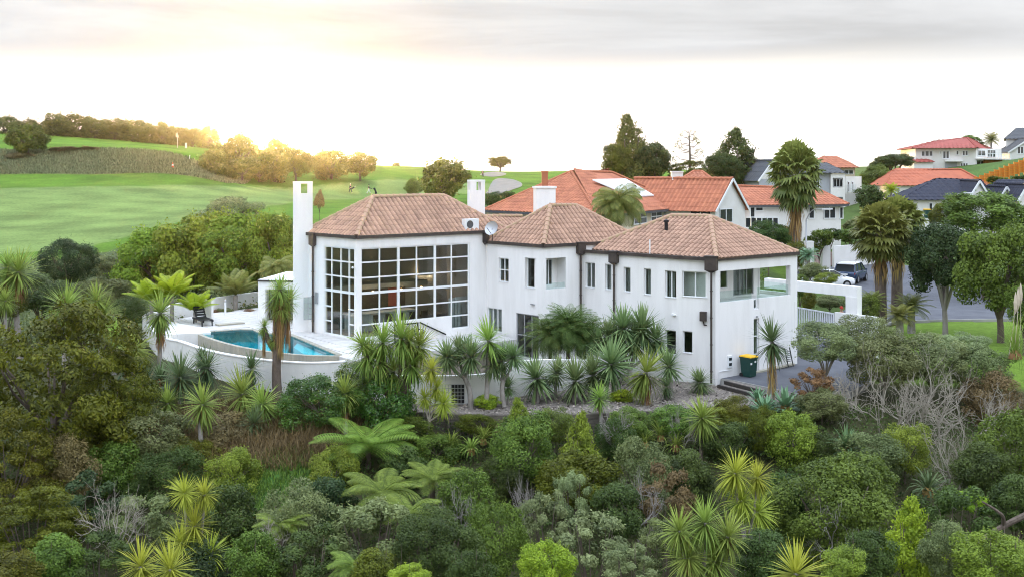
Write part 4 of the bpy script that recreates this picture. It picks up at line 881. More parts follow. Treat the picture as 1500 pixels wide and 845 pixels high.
# lounger
def lounger(c, ang, label):
    r = empty('sun_lounger', c, label, 'sun lounger'); a = np.array([cos(ang), sin(ang), 0]); n = np.array([-sin(ang), cos(ang), 0]); z = np.array([0, 0, 1.])
    mb = MB()
    for s in (-1, 1): mb.seg(c + n * s * 0.28 - a * 0.95 + z * 0.3, c + n * s * 0.28 + a * 0.95 + z * 0.3, 0.06, 0.08)
    mb.build('frame', M['black'], r)
    for s in (-1, 1):
        for x in (-0.8, 0.75): mb = MB(); mb.seg(c + n * s * 0.28 + a * x, c + n * s * 0.28 + a * x * 0.95 + z * 0.3, 0.06); mb.build('leg', M['black'], r)
    for k in range(9): mb = MB(); mb.seg(c + a * (-0.9 + 0.13 * k) + n * 0.3 + z * 0.36, c + a * (-0.9 + 0.13 * k) - n * 0.3 + z * 0.36, 0.1, 0.025); mb.build('slat', M['black'], r)
    for k in range(5): mb = MB(); p = c + a * (0.3 + 0.11 * k) + z * (0.38 + 0.13 * k); mb.seg(p + n * 0.3, p - n * 0.3, 0.13, 0.025, up=(-0.7 * a[0], -0.7 * a[1], 0.7)); mb.build('backrest_slat', M['black'], r)
    for k in range(1): mb = MB(); p = c + a * 0.8 + z * 0.85; mb.seg(p - a * 0.5 - z * 0.5 + n * 0.27, p + n * 0.27, 0.05); mb.seg(p - a * 0.5 - z * 0.5 - n * 0.27, p - n * 0.27, 0.05); mb.build('backrest_frame', M['black'], r)
lounger(GP(297, 475, TZ), 2.15, 'black slatted sun lounger standing at the back of the pool terrace')
# bench by the great window, on a small landing
ld = [w1.pt(1.9, 0, 0.02)[:2], w1.pt(8.3, 0, 0.02)[:2], w1.pt(8.0, 0, 3.0)[:2], w1.pt(2.2, 0, 3.4)[:2]]
o = thing('terrace_landing', MB().prism(ld, -0.2, 1.55), M['paving'], 'paved landing under the great window behind the cabbage trees', 'terrace')
def bench(c, ang, label):
    r = empty('garden_bench', c, label, 'bench'); a = np.array([cos(ang), sin(ang), 0]); n = np.array([sin(ang), -cos(ang), 0]); z = np.array([0, 0, 1.])
    for s in (-1, 1):
        for x, h in ((0.22, 0.42), (-0.22, 0.95)): mb = MB(); mb.seg(c + a * s * 0.72 + n * x, c + a * s * 0.72 + n * (x - (0.06 if h > 0.5 else 0)) + z * h, 0.06); mb.build('leg', M['black'], r)
        mb = MB(); mb.seg(c + a * s * 0.72 + n * 0.26 + z * 0.64, c + a * s * 0.72 - n * 0.24 + z * 0.64, 0.06, 0.04); mb.seg(c + a * s * 0.72 + n * 0.22 + z * 0.42, c + a * s * 0.72 + n * 0.22 + z * 0.64, 0.05); mb.build('armrest', M['black'], r)
    for k in range(5): mb = MB(); mb.seg(c - a * 0.75 + n * (0.2 - 0.1 * k) + z * 0.43, c + a * 0.75 + n * (0.2 - 0.1 * k) + z * 0.43, 0.08, 0.025); mb.build('seat_slat', M['black'], r)
    mb = MB(); mb.seg(c - a * 0.75 - n * 0.28 + z * 0.95, c + a * 0.75 - n * 0.28 + z * 0.95, 0.05, 0.07); mb.seg(c - a * 0.75 - n * 0.24 + z * 0.55, c + a * 0.75 - n * 0.24 + z * 0.55, 0.05, 0.06); mb.build('back_rail', M['black'], r)
    for k in range(15): mb = MB(); x = -0.68 + k * 1.36 / 14; mb.seg(c + a * x - n * 0.245 + z * 0.55, c + a * x - n * 0.28 + z * 0.95, 0.045, 0.02); mb.build('back_slat', M['black'], r)
bc = w1.pt(w1.su(591), 1.55, 0.55); bench(bc, atan2(w1.d[1], w1.d[0]), 'black slatted garden bench against the white wall below the great window')
# white planter walls along the gravel
def lowwall(name, pts, zt, label, z0=-0.3, t=0.2):
    mb = MB(); ribbon(mb, pts, inset(pts, t), z0, zt); return thing(name, mb, M['plaster2'], label, 'wall')
pw = catmull([gp2(530, 577, 0), gp2(560, 589, 0), gp2(610, 592.5, 0), gp2(680, 592, 0), gp2(738, 586, 0)], 5)
o = lowwall('garden_wall', pw, 1.3, 'low white garden wall behind the leaning dragon tree trunk')
soil = mat('planter_soil', (0.07, 0.055, 0.042), (0.12, 0.10, 0.075), 3, 0.95, 0.6, 15)
o = thing('planter_bed', ngon_slab([np.asarray(q) + np.array([0, 0.21]) for q in pw[2:]] + [gp2(748, 545, 0.5), w2.pt(1.5, 0, 0.3)[:2], w1.pt(7.9, 0, 3.05)[:2], w1.pt(2.3, 0, 3.45)[:2]], -0.3, 1.15), soil, 'raised soil bed full of dragon trees below the great window', 'planter')
tw_ = catmull([gp2(740, 584.5, 0), gp2(790, 575.5, 0), gp2(830, 571, 0), gp2(858, 567, 0), gp2(880, 562, 0)], 5)
o = lowwall('garden_wall', tw_, [1.70 - 0.5 * k / (len(tw_) - 1) for k in range(len(tw_))], 'white terrace parapet wall in front of the glazed door and clump of palms')
o = thing('lower_terrace', ngon_slab([np.asarray(q) + np.array([0.05, 0.22]) for q in tw_[1:-1]] + [w3.pt(3.2, 0, 0.02)[:2], J23 + np.array([0, -0.02]), C2 + np.array([0, -0.03]), w2.pt(2.0, 0, 0.02)[:2]], -0.3, 0.5), M['paving'], 'lower paved terrace by the glazed door', 'terrace')
# ventilation grille in the wall
gr = empty('wall_grille', np.array([*gp2(662, 592, 0), 0.1]), 'dark square lattice grille set in the low white wall', 'grille'); wg = Wall(gp2(648, 592.6, 0) + np.array([0, -0.03]), gp2(680, 592.3, 0) + np.array([0, -0.03]), 0, 1)
mb = MB(); mb.box((wg.pt(0, 0.5) + wg.pt(wg.L, 0.5)) / 2 + [0, 0.012, 0], (wg.L / 2, 0.008, 0.42)); mb.build('backing', M['black'], gr)
for k in range(8): mb = MB(); mb.seg(wg.pt(wg.L * k / 7, 0.08), wg.pt(wg.L * k / 7, 0.92), 0.025); mb.build('bar', M['alu'], gr)
for k in range(6): mb = MB(); mb.seg(wg.pt(0, 0.08 + 0.168 * k, 0.014), wg.pt(wg.L, 0.08 + 0.168 * k, 0.014), 0.022); mb.build('bar', M['alu'], gr)
# timber retaining wall under the gravel
fr_ = [np.asarray(q)[:2] for q in GRAVEL[:9]]; fr_ = catmull(fr_, 4)
tr_ = empty('timber_retaining_wall', p3(fr_[16], -1), 'weathered timber retaining wall with posts below the gravel garden', 'wall')
for a, b_ in zip(fr_[:-1], fr_[1:]):
    for k in range(5): mb = MB(); mb.seg(p3(a + [0, -0.05], -0.12 - 0.2 * k), p3(b_ + [0, -0.05], -0.12 - 0.2 * k), 0.05, 0.19, rnd=rs.rand()); mb.build('board', M['gtimber'], tr_)
for q in fr_[::2]: mb = MB(); mb.tube([p3(q + [0, -0.14], -1.9), p3(q + [0, -0.14], 0.03)], 0.075, 8); mb.build('post', M['gtimber'], tr_)
# steps up to the drive: black sleepers, gravel treads
sp = empty('garden_steps', (10.9, 51.2, 0), 'two black timber steps up from the gravel to the drive', 'steps')
dd = unit(np.array([GP(1112, 582, 0.0)[0] - GP(1050, 566, 0.0)[0], GP(1112, 582, 0.0)[1] - GP(1050, 566, 0.0)[1]])); nb = np.array([-dd[1], dd[0]])
for k in range(2):
    a = GP(1051, 568, 0)[:2] + nb * (0.05 + 0.42 * k); b_ = a + dd * (2.55 - 0.2 * k); z = 0.02 + 0.14 * k
    mb = MB(); mb.seg(p3(a, z + 0.07), p3(b_, z + 0.07), 0.13, 0.16); mb.build('riser', M['dkwood'], sp)
    mb = MB(); mb.seg(p3(a + nb * 0.24, z + 0.05), p3(b_ + nb * 0.24, z + 0.05), 0.36, 0.13); mb.build('tread', gm2, sp)
# wheelie bin
c = p3(w3r.pt(w3r.su(1084), 0, 0.55)[:2], 0.30); bn = empty('wheelie_bin', c, 'dark green wheelie bin with a yellow lid against the white wall', 'bin')
ax = np.array([*w3r.d, 0.]); ay = np.array([*w3r.n, 0.]); gb = mat('bin_green', (0.014, 0.055, 0.045), rough=0.45); yl = mat('bin_yellow', (0.78, 0.45, 0.02), rough=0.45)
def frus(mb, c, b0, b1, z0, z1, ax, ay, off=(0, 0)):
    v = [c + ax * x * b0[0] + ay * y * b0[1] + [0, 0, z0] for x, y in ((-1, -1), (1, -1), (1, 1), (-1, 1))] + [c + ax * (x * b1[0] + off[0]) + ay * (y * b1[1] + off[1]) + [0, 0, z1] for x, y in ((-1, -1), (1, -1), (1, 1), (-1, 1))]
    mb.add(v, [(3, 2, 1, 0), (4, 5, 6, 7), (0, 1, 5, 4), (1, 2, 6, 5), (2, 3, 7, 6), (3, 0, 4, 7)]); return mb
mb = frus(MB(), c, (0.23, 0.26), (0.285, 0.33), 0.05, 0.98, ax, ay); frus(mb, c, (0.30, 0.35), (0.30, 0.35), 0.93, 1.0, ax, ay); mb.build('body', gb, bn)
mb = frus(MB(), c, (0.305, 0.365), (0.29, 0.34), 1.0, 1.05, ax, ay); frus(mb, c, (0.27, 0.32), (0.2, 0.25), 1.05, 1.085, ax, ay); mb.box(c + ay * 0.37 + [0, 0, 1.02], (0.12, 0.03, 0.02), ax); mb.build('lid', yl, bn)
for s in (-1, 1):
    mb = MB(); q = c - ay * 0.27 + ax * s * 0.25 + [0, 0, 0.1]; mb.tube([q - ax * 0.025, q + ax * 0.025], 0.1, 12); mb.tube([q + ax * 0.025, q - ax * 0.025], 0.1, 12); mb.build('wheel', M['black'], bn)
mb = MB(); mb.seg(c - ay * 0.4 - ax * 0.25 + [0, 0, 0.97], c - ay * 0.4 + ax * 0.25 + [0, 0, 0.97], 0.03); mb.build('handle', gb, bn)
for k, dz in enumerate((0.78, 0.7)): mb = MB(); mb.box(c + ay * 0.318 + ax * (0.12 - 0.3 * k) + [0, 0, dz], (0.06, 0.004, 0.05), ax); mb.build('sticker', M['frame'], bn)
# timber threshold strip along the drive, folded pushchair-like rack leaning by the door
mb = MB(); mb.seg(w3r.pt(s4 - 0.3, 0.34, 0.14), w3r.pt(w3r.L - 0.5, 0.44, 0.14), 0.22, 0.08); thing('threshold_plank', mb, M['pooltile'], 'pale timber plank along the foot of the white wall by the drive', 'plank')
sc_ = w3r.pt(w3r.su(1147), 0.42, 0.25); fb = empty('folded_chair', sc_, 'dark slatted folded frame leaning on the white wall behind the cabbage tree', 'chair')
for s in (-1, 1):
    mb = MB(); mb.seg(sc_ + ax * s * 0.2 + ay * 0.25, sc_ + ax * s * 0.2 + [0, 0, 0.95], 0.04); mb.build('leg', M['black'], fb)
for k in range(6): mb = MB(); q = sc_ + ay * 0.25 * (1 - (0.3 + 0.1 * k)) + [0, 0, 0.95 * (0.3 + 0.1 * k)]; mb.seg(q - ax * 0.2, q + ax * 0.2, 0.06, 0.02); mb.build('slat', M['slate'], fb)

# ------------------------------------------------------------------ gate, portal and street walls
g0, g1 = PX(1164, 425, 62.5), PX(1259, 425, 59.2)
zt0, zb0 = PX(1168, 411.5, 62.4)[2], PX(1168, 425.5, 62.4)[2]
ptl = empty('entrance_portal', p3((g0[:2] + g1[:2]) / 2, 0.6), 'white plastered portal beam and post over the entrance gate', 'portal')
d_ = unit(g1[:2] - g0[:2]); mb = MB(); a = p3(g0[:2] - d_ * 2, (zt0 + zb0) / 2); b_ = p3(g1[:2], (zt0 + zb0) / 2); mb.seg(a, b_, 0.4, zt0 - zb0); mb.build('beam', M['plaster'], ptl)
pc = g1[:2] - d_ * 0.36; mb = MB(); mb.box(p3(pc, (zb0 + 0.4) / 2), (0.36, 0.222, (zb0 - 0.4) / 2), np.array([*d_, 0])); mb.build('post', M['plaster'], ptl)
mb = MB(); q = g1[:2] + d_ * 0.1; mb.seg(p3(pc - d_ * 1.25 + [0, -0.3], 1.6), p3(q + d_ * 0.9 + [0, -0.3], 1.6), 0.2, 2.2); thing('gate_wall', mb, M['plaster2'], 'low white wall between the bar gate and the portal post', 'wall')
gt = empty('sliding_gate', p3(g0[:2], 0.5), 'white metal bar gate beside the corner of the house', 'gate')
ga, gb_ = PX(1166, 470, 60.6), PX(1221, 470, 58.7); gzt, gzb = PX(1168, 450, 60.6)[2], PX(1168, 489, 60.6)[2]
dg = unit(gb_[:2] - ga[:2]); Lg = np.linalg.norm(gb_[:2] - ga[:2]); gm_ = mat('pale_grey_gate_paint', (0.62, 0.64, 0.68), rough=0.5)
for z in (gzt, gzb): mb = MB(); mb.seg(p3(ga[:2], z), p3(gb_[:2], z - 0.1), 0.06, 0.07); mb.build('rail', gm_, gt)
for k in range(22): q = ga[:2] + dg * (Lg * k / 21); dz = -0.1 * k / 21; mb = MB(); mb.seg(p3(q, gzb + dz), p3(q, gzt + dz), 0.035, 0.05); mb.build('bar', gm_, gt)
def white_wall(pts, zt, label, z0=None):
    mb = MB(); p = [np.asarray(q)[:2] for q in pts]; ribbon(mb, p, inset(p, 0.25), min(gz(*q) for q in p) - 0.5, zt); return thing('boundary_wall', mb, M['nplaster'], label, 'wall')
o = white_wall([PX(1222, 0, 97)[:2], PX(1249, 0, 98)[:2], PX(1300, 0, 99)[:2]], [PX(1222, 361, 97)[2], PX(1249, 359, 98)[2], PX(1300, 351, 99)[2]], 'long white boundary wall behind the blue car')
bp_ = PX(1209, 368, 96); mb = MB(); mb.box(p3(bp_[:2], (gz(*bp_[:2]) + PX(1209, 357, 96)[2]) / 2), (0.35, 0.35, (PX(1209, 357, 96)[2] - gz(*bp_[:2])) / 2 + 0.2)); thing('gate_pillar', mb, M['nplaster'], 'white pillar at the left end of the neighbour boundary wall', 'pillar')
bp_ = PX(1184, 371, 93); mb = MB(); mb.box(p3(bp_[:2], (gz(*bp_[:2]) + PX(1184, 357, 93)[2]) / 2), (0.4, 0.3, (PX(1184, 357, 93)[2] - gz(*bp_[:2])) / 2 + 0.2)); thing('gate_pillar', mb, M['nplaster'], 'white pillar beside the small palm and street lamp', 'pillar')
sheet('path', [PX(1204, 0, 94)[:2], PX(1222, 0, 96.5)[:2], PX(1244, 0, 91)[:2], PX(1232, 0, 87.5)[:2]], M['concrete'], 0.06, 0.8)

# ------------------------------------------------------------------ neighbouring houses
rs = np.random.RandomState(77)
NT = dict(tw=0.42, tl=0.55, lift=0.07, seg=3)
FT = dict(tw=0.6, tl=0.8, lift=0.08, seg=2)
def body(parent, poly, z0, z1, m='nplaster', name='wall'): mb = MB(); mb.prism(poly, z0, z1); return mb.build(name, M[m], parent)
def shrink(poly, d):
    c = np.mean(poly, 0); return [c + (np.asarray(q) - c) * (1 - d / np.linalg.norm(np.asarray(q) - c)) for q in poly]
def nwin(parent, W_, u0, u1, vt, vb, cols=1, rows=1, m='frame', name='window', bar=0.09):
    "a window set into a solid wall: reveal, frame and dark panes"
    s0, s1 = W_.su(u0), W_.su(u1); z0, z1 = W_.zv(u0, vb), W_.zv(u0, vt)
    return window(parent, W_, (s0, s1, z0, z1), cols, rows, depth=-0.03, bar=bar, m=m, g='nglass', name=name, sill=False)
def x2(u, Y): return np.array([(u - U0) / F * Y, Y])
def zz(v, Y): return CZ - (v - V0) / F * Y
def rayplane(u, v, a, b, c):
    n = np.cross(np.asarray(b) - a, np.asarray(c) - a); o = np.array([0, 0, CZ]); d = PX(u, v, 1.0) - o; return o + d * np.dot(np.asarray(a) - o, n) / np.dot(d, n)
def gableroof(parent, A, B, back, zE, zR, m, over=0.35, **k):
    "gable wall A-B facing the viewer, the ridge runs back along vector back"
    A, B, back = [np.asarray(q, float) for q in (A, B, back)]; d = unit(B - A); bn_ = unit(back); mid = (A + B) / 2
    sl_ = (zR - zE) / (np.linalg.norm(B - A) / 2); eL, eR = A - d * over, B + d * over; zo = zE - sl_ * over
    f0 = -bn_ * 0.25; mb = MB()
    a0, a1, b0, b1 = p3(eL + f0, zo), p3(eL + back, zo), p3(eR + f0, zo), p3(eR + back, zo); r0, r1 = p3(mid + f0, zR), p3(mid + back, zR)
    tiles(mb, a1, a0, r1, r0, rs=rs, **k); tiles(mb, b0, b1, r0, r1, rs=rs, **k)
    lo = np.array([0, 0, -0.12]); mb.add([a0, a1, r1, r0, b0, b1, a0 + lo, r0 + lo, b0 + lo], [(0, 1, 2, 3), (3, 2, 5, 4), (0, 3, 7, 6), (3, 4, 8, 7)])
    rf = mb.build('roof', M[m], parent); capline(rf, r0, r1, M[m], 0.16, 0.55)
    mb = MB()      # barge boards
    mb.seg(a0 + [0, 0, -0.02] - np.array([*bn_ * 0.03, 0]), r0 - np.array([*bn_ * 0.03, 0]), 0.05, 0.22); mb.seg(b0 + [0, 0, -0.02] - np.array([*bn_ * 0.03, 0]), r0 - np.array([*bn_ * 0.03, 0]), 0.05, 0.22); mb.build('barge_board', M['frame'], rf)
    g = MB(); g.add([p3(A, zE - 0.05), p3(B, zE - 0.05), p3(mid, zR - 0.12), p3(A + back, zE - 0.05), p3(B + back, zE - 0.05), p3(mid + back, zR - 0.12)], [(0, 1, 2), (4, 3, 5), (1, 4, 5, 2), (3, 0, 2, 5), (0, 3, 4, 1)]); g.build('gable_wall', M['nplaster'], parent)
    return rf
# N1: large orange tiled house straight behind
h = empty('orange_roofed_house', (7, 96, 3.5), 'sprawling cream house with an orange tiled hip roof and a white roof panel', 'house')
A, Lf, B, Bk = np.array([6.5, 82.]), np.array([-2.4, 93.5]), np.array([16.5, 101.]), np.array([7.5, 113.]); zE = 7.08
Ra, Rb = PX(837, 251.8, 95), PX(896, 253, 99)
hip(h, A, B, Bk, Lf, zE, Ra, Rb, 'ntile', 'ntile', 'R', **NT)
body(h, shrink([A, B, Bk, Lf], 0.8), 2.0, zE - 0.02, 'cream'); mb = MB(); mb.prism(shrink([A, B, Bk, Lf], -0.08), zE - 0.2, zE - 0.01); mb.build('gutter', M['slate'], h)
q = [rayplane(u, v, p3(A, zE), p3(B, zE), Rb) + np.array([0, 0, 0.15]) for u, v in ((868, 265.5), (917, 264.5), (958, 288.5), (925, 290))]
mb = MB(); mb.add(q + [x - np.array([0, 0, 0.1]) for x in q], [(0, 1, 2, 3), (7, 6, 5, 4), (0, 4, 5, 1), (1, 5, 6, 2), (2, 6, 7, 3), (3, 7, 4, 0)]); mb.build('roof_panel', M['frame'], h)
c = PX(798, 265, 92); mb = MB(); mb.box(c, (0.26, 0.26, 0.75)); mb.box(c + [0, 0, 0.75], (0.3, 0.3, 0.08)); mb.build('chimney', M['ntile'], h)
wn1 = Wall(shrink([A, B, Bk, Lf], 0.8)[0], shrink([A, B, Bk, Lf], 0.8)[1], 2, zE)
for (a, b_, vt, vb, cc) in ((928, 947, 310, 330, 2), (953, 969, 308, 328, 2), (972, 981, 307, 322, 1)): nwin(h, wn1, a, b_, vt, vb, cc, 2)
# N2: gabled house with orange-red roof
h = empty('gabled_house', (22, 100, 4.5), 'white house with orange-red tiled roof and a tall front gable', 'house')
A, B = np.array([17.3, 93.0]), np.array([20.7, 97.0]); back = np.array([-0.762, 0.648]) * 10
gableroof(h, A, B, back, 7.27, 9.72, 'ntile', **NT)
body(h, [A, B, B + back, A + back], 3.0, 7.24)
wg2 = Wall(A, B, 3, 7.3); nwin(h, wg2, 1053.5, 1072.5, 306, 328, 2, 1)
wl2 = Wall(A + back, A, 3, 7.3); nwin(h, wl2, 1011, 1042, 307.5, 322, 2, 1)
A2, B2_, Bk2, Lf2 = x2(1094, 99.5), x2(1243, 103.0), x2(1243, 103.0) + [-2, 10], x2(1094, 99.5) + [-3, 11]
zE = 7.28; hip(h, A2, B2_, Bk2, Lf2, zE, PX(1080, 273, 105), PX(1196, 277, 107.5), 'ntile', 'ntile', 'R', **NT)
ins = shrink([A2, B2_, Bk2, Lf2], 0.7); body(h, ins, 3.0, zE - 0.02); mb = MB(); mb.prism(shrink([A2, B2_, Bk2, Lf2], -0.05), zE - 0.18, zE - 0.01); mb.build('gutter', M['slate'], h)
wf = Wall(ins[0], ins[1], 3, zE)
for (a, b_, vt, vb, cc) in ((1098, 1106, 303, 322, 1), (1106, 1118, 303, 310, 1), (1184, 1193, 303, 321, 1), (1206, 1224, 303, 321, 2), (1229, 1235, 303, 321, 1)): nwin(h, wf, a, b_, vt, vb, cc, 1)
# balcony with a panelled balustrade
wbal = Wall(x2(1084, 97.2), x2(1140, 97.2), 4, 6)
mb = MB(); mb.prism([wbal.A, wbal.B, wbal.B + [0, 3], wbal.A + [0, 3]], zz(337, 97.2), zz(334, 97.2)); mb.build('balcony_floor', M['nplaster'], h)
for k in range(8): mb = MB(); mb.seg(wbal.pt(wbal.L * k / 7, zz(334, 97.2)), wbal.pt(wbal.L * k / 7, zz(318.5, 97.2)), 0.07); mb.build('baluster', M['frame'], h)
for k in range(7): ubox('balustrade_pane', M['nglass'], h, wbal.pt(wbal.L * (k + 0.5) / 7, zz(326.5, 97.2)), (wbal.L / 7 - 0.1, 0.02, 0.8))
mb = MB(); mb.seg(wbal.pt(0, zz(318.5, 97.2)), wbal.pt(wbal.L, zz(318.5, 97.2)), 0.09, 0.07); mb.build('handrail', M['frame'], h)
c = PX(991.5, 262, 99); mb = MB(); mb.box(c, (0.5, 0.4, 0.62)); mb.box(c + [0, 0, 0.62], (0.56, 0.46, 0.06)); mb.build('chimney', M['nplaster'], h)
hip(h, x2(1000, 108), x2(1042, 108), x2(1042, 113), x2(1000, 113), zz(262, 108), PX(1016, 251.5, 110.5), PX(1028, 251.5, 110.5), 'ntile', 'ntile', 'R', **NT)
fq = [x2(1188, 101.5), x2(1256, 102.3), x2(1262, 97.8), x2(1192, 97.2)]; sheet('forecourt', fq, M['brownpave'], 0.12, 1.0)
# N3: grey modern house
h = empty('grey_modern_house', (37, 133, 5), 'grey two storey house with dark roof and white framed balconies behind the tall palm', 'house')
Y = 132.0; pb_ = [x2(1150, Y), x2(1219, Y), x2(1219, Y) + [-1, 10], x2(1150, Y) + [-1, 10]]; body(h, pb_, 3, zz(254, Y), 'greyp')
hip(h, x2(1147, Y - 0.6), x2(1241, Y - 0.6), x2(1241, Y) + [-1, 11], x2(1147, Y) + [-1, 11], zz(254, Y), PX(1170, 239, Y + 5), PX(1212, 239, Y + 5), 'slate', None, 'R', **FT)
pw_ = [x2(1217, Y - 0.4), x2(1238, Y - 0.4), x2(1238, Y) + [0, 9], x2(1217, Y) + [0, 9]]; wv = Wall(pw_[0], pw_[1], 3, zz(255, Y), 0.4)
wv.holepx(1220, 1235, 261, 275); wv.holepx(1220, 1235, 289, 303); mb = MB(); wv.mesh(mb); mb.build('balcony_frame', M['nplaster'], h); body(h, shrink([q + [0, 1.2] for q in pw_], 0.1), 3, zz(256, Y), 'greyp')
wv2 = Wall(pw_[0] + [0, 1.15], pw_[1] + [0, 1.15], 3, 12); nwin(h, wv2, 1220.5, 1234.5, 262, 274.5, 3, 1); nwin(h, wv2, 1220.5, 1234.5, 290, 302, 2, 1)
wv3 = Wall(x2(1238.5, Y), x2(1262, Y + 2), 3, zz(259, Y)); mb = MB(); wv3.mesh(mb); mb.prism([wv3.A, wv3.B, wv3.B + [0, 8], wv3.A + [0, 8]], 3, zz(284, Y)); mb.build('wall', M['nplaster'], h)
for a, b_ in ((1241, 1244), (1247, 1250)): nwin(h, wv3, a, b_, 266, 282, 1, 1)
for k in range(6): mb = MB(); q = wv3.pt(0.3 + k * 0.32, zz(282, Y), 0.15); mb.seg(q, q + [0, 0, 1.0], 0.07); mb.build('pergola_post', M['frame'], h)
gableroof(h, x2(1112, 128), x2(1150, 131), np.array([-2.0, 8.0]), zz(262, 128), zz(236, 130), 'slate', **FT); body(h, [x2(1112, 128), x2(1150, 131), x2(1150, 131) + [-2, 8], x2(1112, 128) + [-2, 8]], 3, zz(262.5, 128), 'greyp')
nwin(h, Wall(x2(1195, Y), x2(1217, Y), 3, 12), 1197, 1201, 264, 276, 1, 1)
# N4: red roof behind it
h = empty('red_roofed_house', (42, 152, 6), 'house with a low red hip roof rising behind the grey house', 'house')
Y = 150.; A, B = x2(1196, Y), x2(1259, Y + 2); hip(h, A, B, B + [0, 10], A + [0, 10], zz(246, Y), PX(1207, 229, Y + 5), PX(1226, 230, Y + 6), 'ntile', None, 'R', **FT); body(h, shrink([A, B, B + [0, 10], A + [0, 10]], 0.7), 4, zz(246.3, Y), 'cream')
nwin(h, Wall(shrink([A, B, B + [0, 10], A + [0, 10]], 0.7)[0], shrink([A, B, B + [0, 10], A + [0, 10]], 0.7)[1], 4, 12), 1236, 1250, 249, 256, 2, 1)
# N5: white two storey house with dark red roof
h = empty('white_two_storey_house', (65, 162, 9.5), 'white two storey house with dark red roof at the top of the right hillside', 'house')
Y = 160.; A, B = x2(1341, Y), x2(1430, Y - 2.5); D = x2(1467, Y + 3); bk_ = np.array([2, 12.])
fp = [A, B, D, D + bk_, A + bk_]; body(h, fp, 8, zz(218.3, Y))
hip(h, x2(1337, Y - 0.6), x2(1432, Y - 3.6), x2(1474, Y + 3) + bk_ * 0.6, x2(1337, Y - 0.6) + bk_, zz(218, Y), PX(1375, 207.5, Y + 5), PX(1417, 202.5, Y + 4.5), 'ntile2', 'ntile2', 'R', **FT)
wa = Wall(A, B, 8, 14); wd = Wall(B, D, 8, 14)
for (a, b_, vt, vb, cc, nm) in ((1349, 1367, 221, 230, 3, 'window'), (1376, 1379, 221, 227, 1, 'window'), (1380.5, 1391, 221, 233.5, 2, 'glazed_door'), (1400, 1405, 220.5, 228, 1, 'window'), (1409, 1418.5, 220.5, 229, 2, 'window'), (1343, 1346.5, 240, 248, 1, 'window'), (1363, 1366.5, 240, 248, 1, 'window'), (1406.5, 1418.5, 238.5, 251, 3, 'window')): nwin(h, wa, a, b_, vt, vb, cc, 1, name=nm, bar=0.12)
mb = MB(); mb.box(wa.pt((wa.su(1384) + wa.su(1402)) / 2, zz(244.5, Y), 0.04), ((wa.su(1402) - wa.su(1384)) / 2, 0.04, 0.62), np.array([*wa.d, 0])); mb.build('garage_door', M['greyp'], h)
mb = MB(); mb.seg(wa.pt(wa.su(1384), zz(236, Y), 0.5), wa.pt(wa.su(1410), zz(236, Y), 0.5), 1.1, 0.25); mb.build('canopy', M['nplaster'], h)
nwin(h, wd, 1432, 1443, 220, 229, 2, 1); nwin(h, wd, 1446, 1458, 219.5, 231, 3, 1); nwin(h, wd, 1430, 1441, 235, 247, 2, 1)
mb = MB(); mb.box(wd.pt(wd.L * 0.62, zz(240, Y), 0.1), (wd.L * 0.36, 0.12, 0.75), np.array([*wd.d, 0])); mb.build('timber_screen', M['orangew'], h)
mb = MB(); mb.seg(wd.pt(-0.2, zz(233.5, Y), 0.7), wd.pt(wd.L, zz(233.5, Y), 0.7), 1.5, 0.16); mb.build('balcony_floor', M['nplaster'], h)
for k in range(9): mb = MB(); q = wd.pt(wd.L * k / 8, zz(233, Y), 1.4); mb.seg(q, q + [0, 0, 0.75], 0.06); mb.build('baluster', M['frame'], h)
mb = MB(); mb.seg(wd.pt(0, zz(225.5, Y), 1.4), wd.pt(wd.L, zz(225.5, Y), 1.4), 0.07); mb.build('handrail', M['frame'], h)
A6, B6 = x2(1337, Y - 1.6), x2(1370, Y - 2); mb = MB(); tiles(mb, p3(A6, zz(238, Y)), p3(B6, zz(238, Y)), p3(A6 + [0.4, 1.5], zz(233.5, Y)), p3(B6 + [-0.4, 1.5], zz(233.5, Y)), rs=rs, **FT); mb.build('lean_to_roof', M['ntile2'], h); body(h, [A6 + [0.3, 0.3], B6 + [-0.2, 0.3], B6 + [-0.2, 2], A6 + [0.3, 2]], 7.5, zz(238.5, Y))
mb = MB(); mb.prism([x2(1322, Y), x2(1342, Y - 0.5), x2(1342, Y + 5), x2(1322, Y + 5)], zz(235.5, Y), zz(230.5, Y)); mb.build('side_deck', M['nplaster'], h)
# N6: vermilion roof
h = empty('vermilion_roofed_house', (52, 134, 6.5), 'low house with a bright vermilion tiled roof in front of the white two storey house', 'house')
Y = 131.; A, B = x2(1295, Y), x2(1450, Y + 4); hip(h, A, B, B + [-1, 10], A + [1, 10], zz(272.5, Y), PX(1312, 249, Y + 5.5), PX(1408, 249, Y + 7), 'ntile3', 'ntile3', 'R', **FT)
pq = shrink([A, B, B + [-1, 10], A + [1, 10]], 0.7); body(h, pq, 5, zz(272.8, Y)); wq = Wall(pq[0], pq[1], 5, 10)
for a, b_ in ((1300, 1308), (1312, 1318)): nwin(h, wq, a, b_, 275, 283, 2, 1)
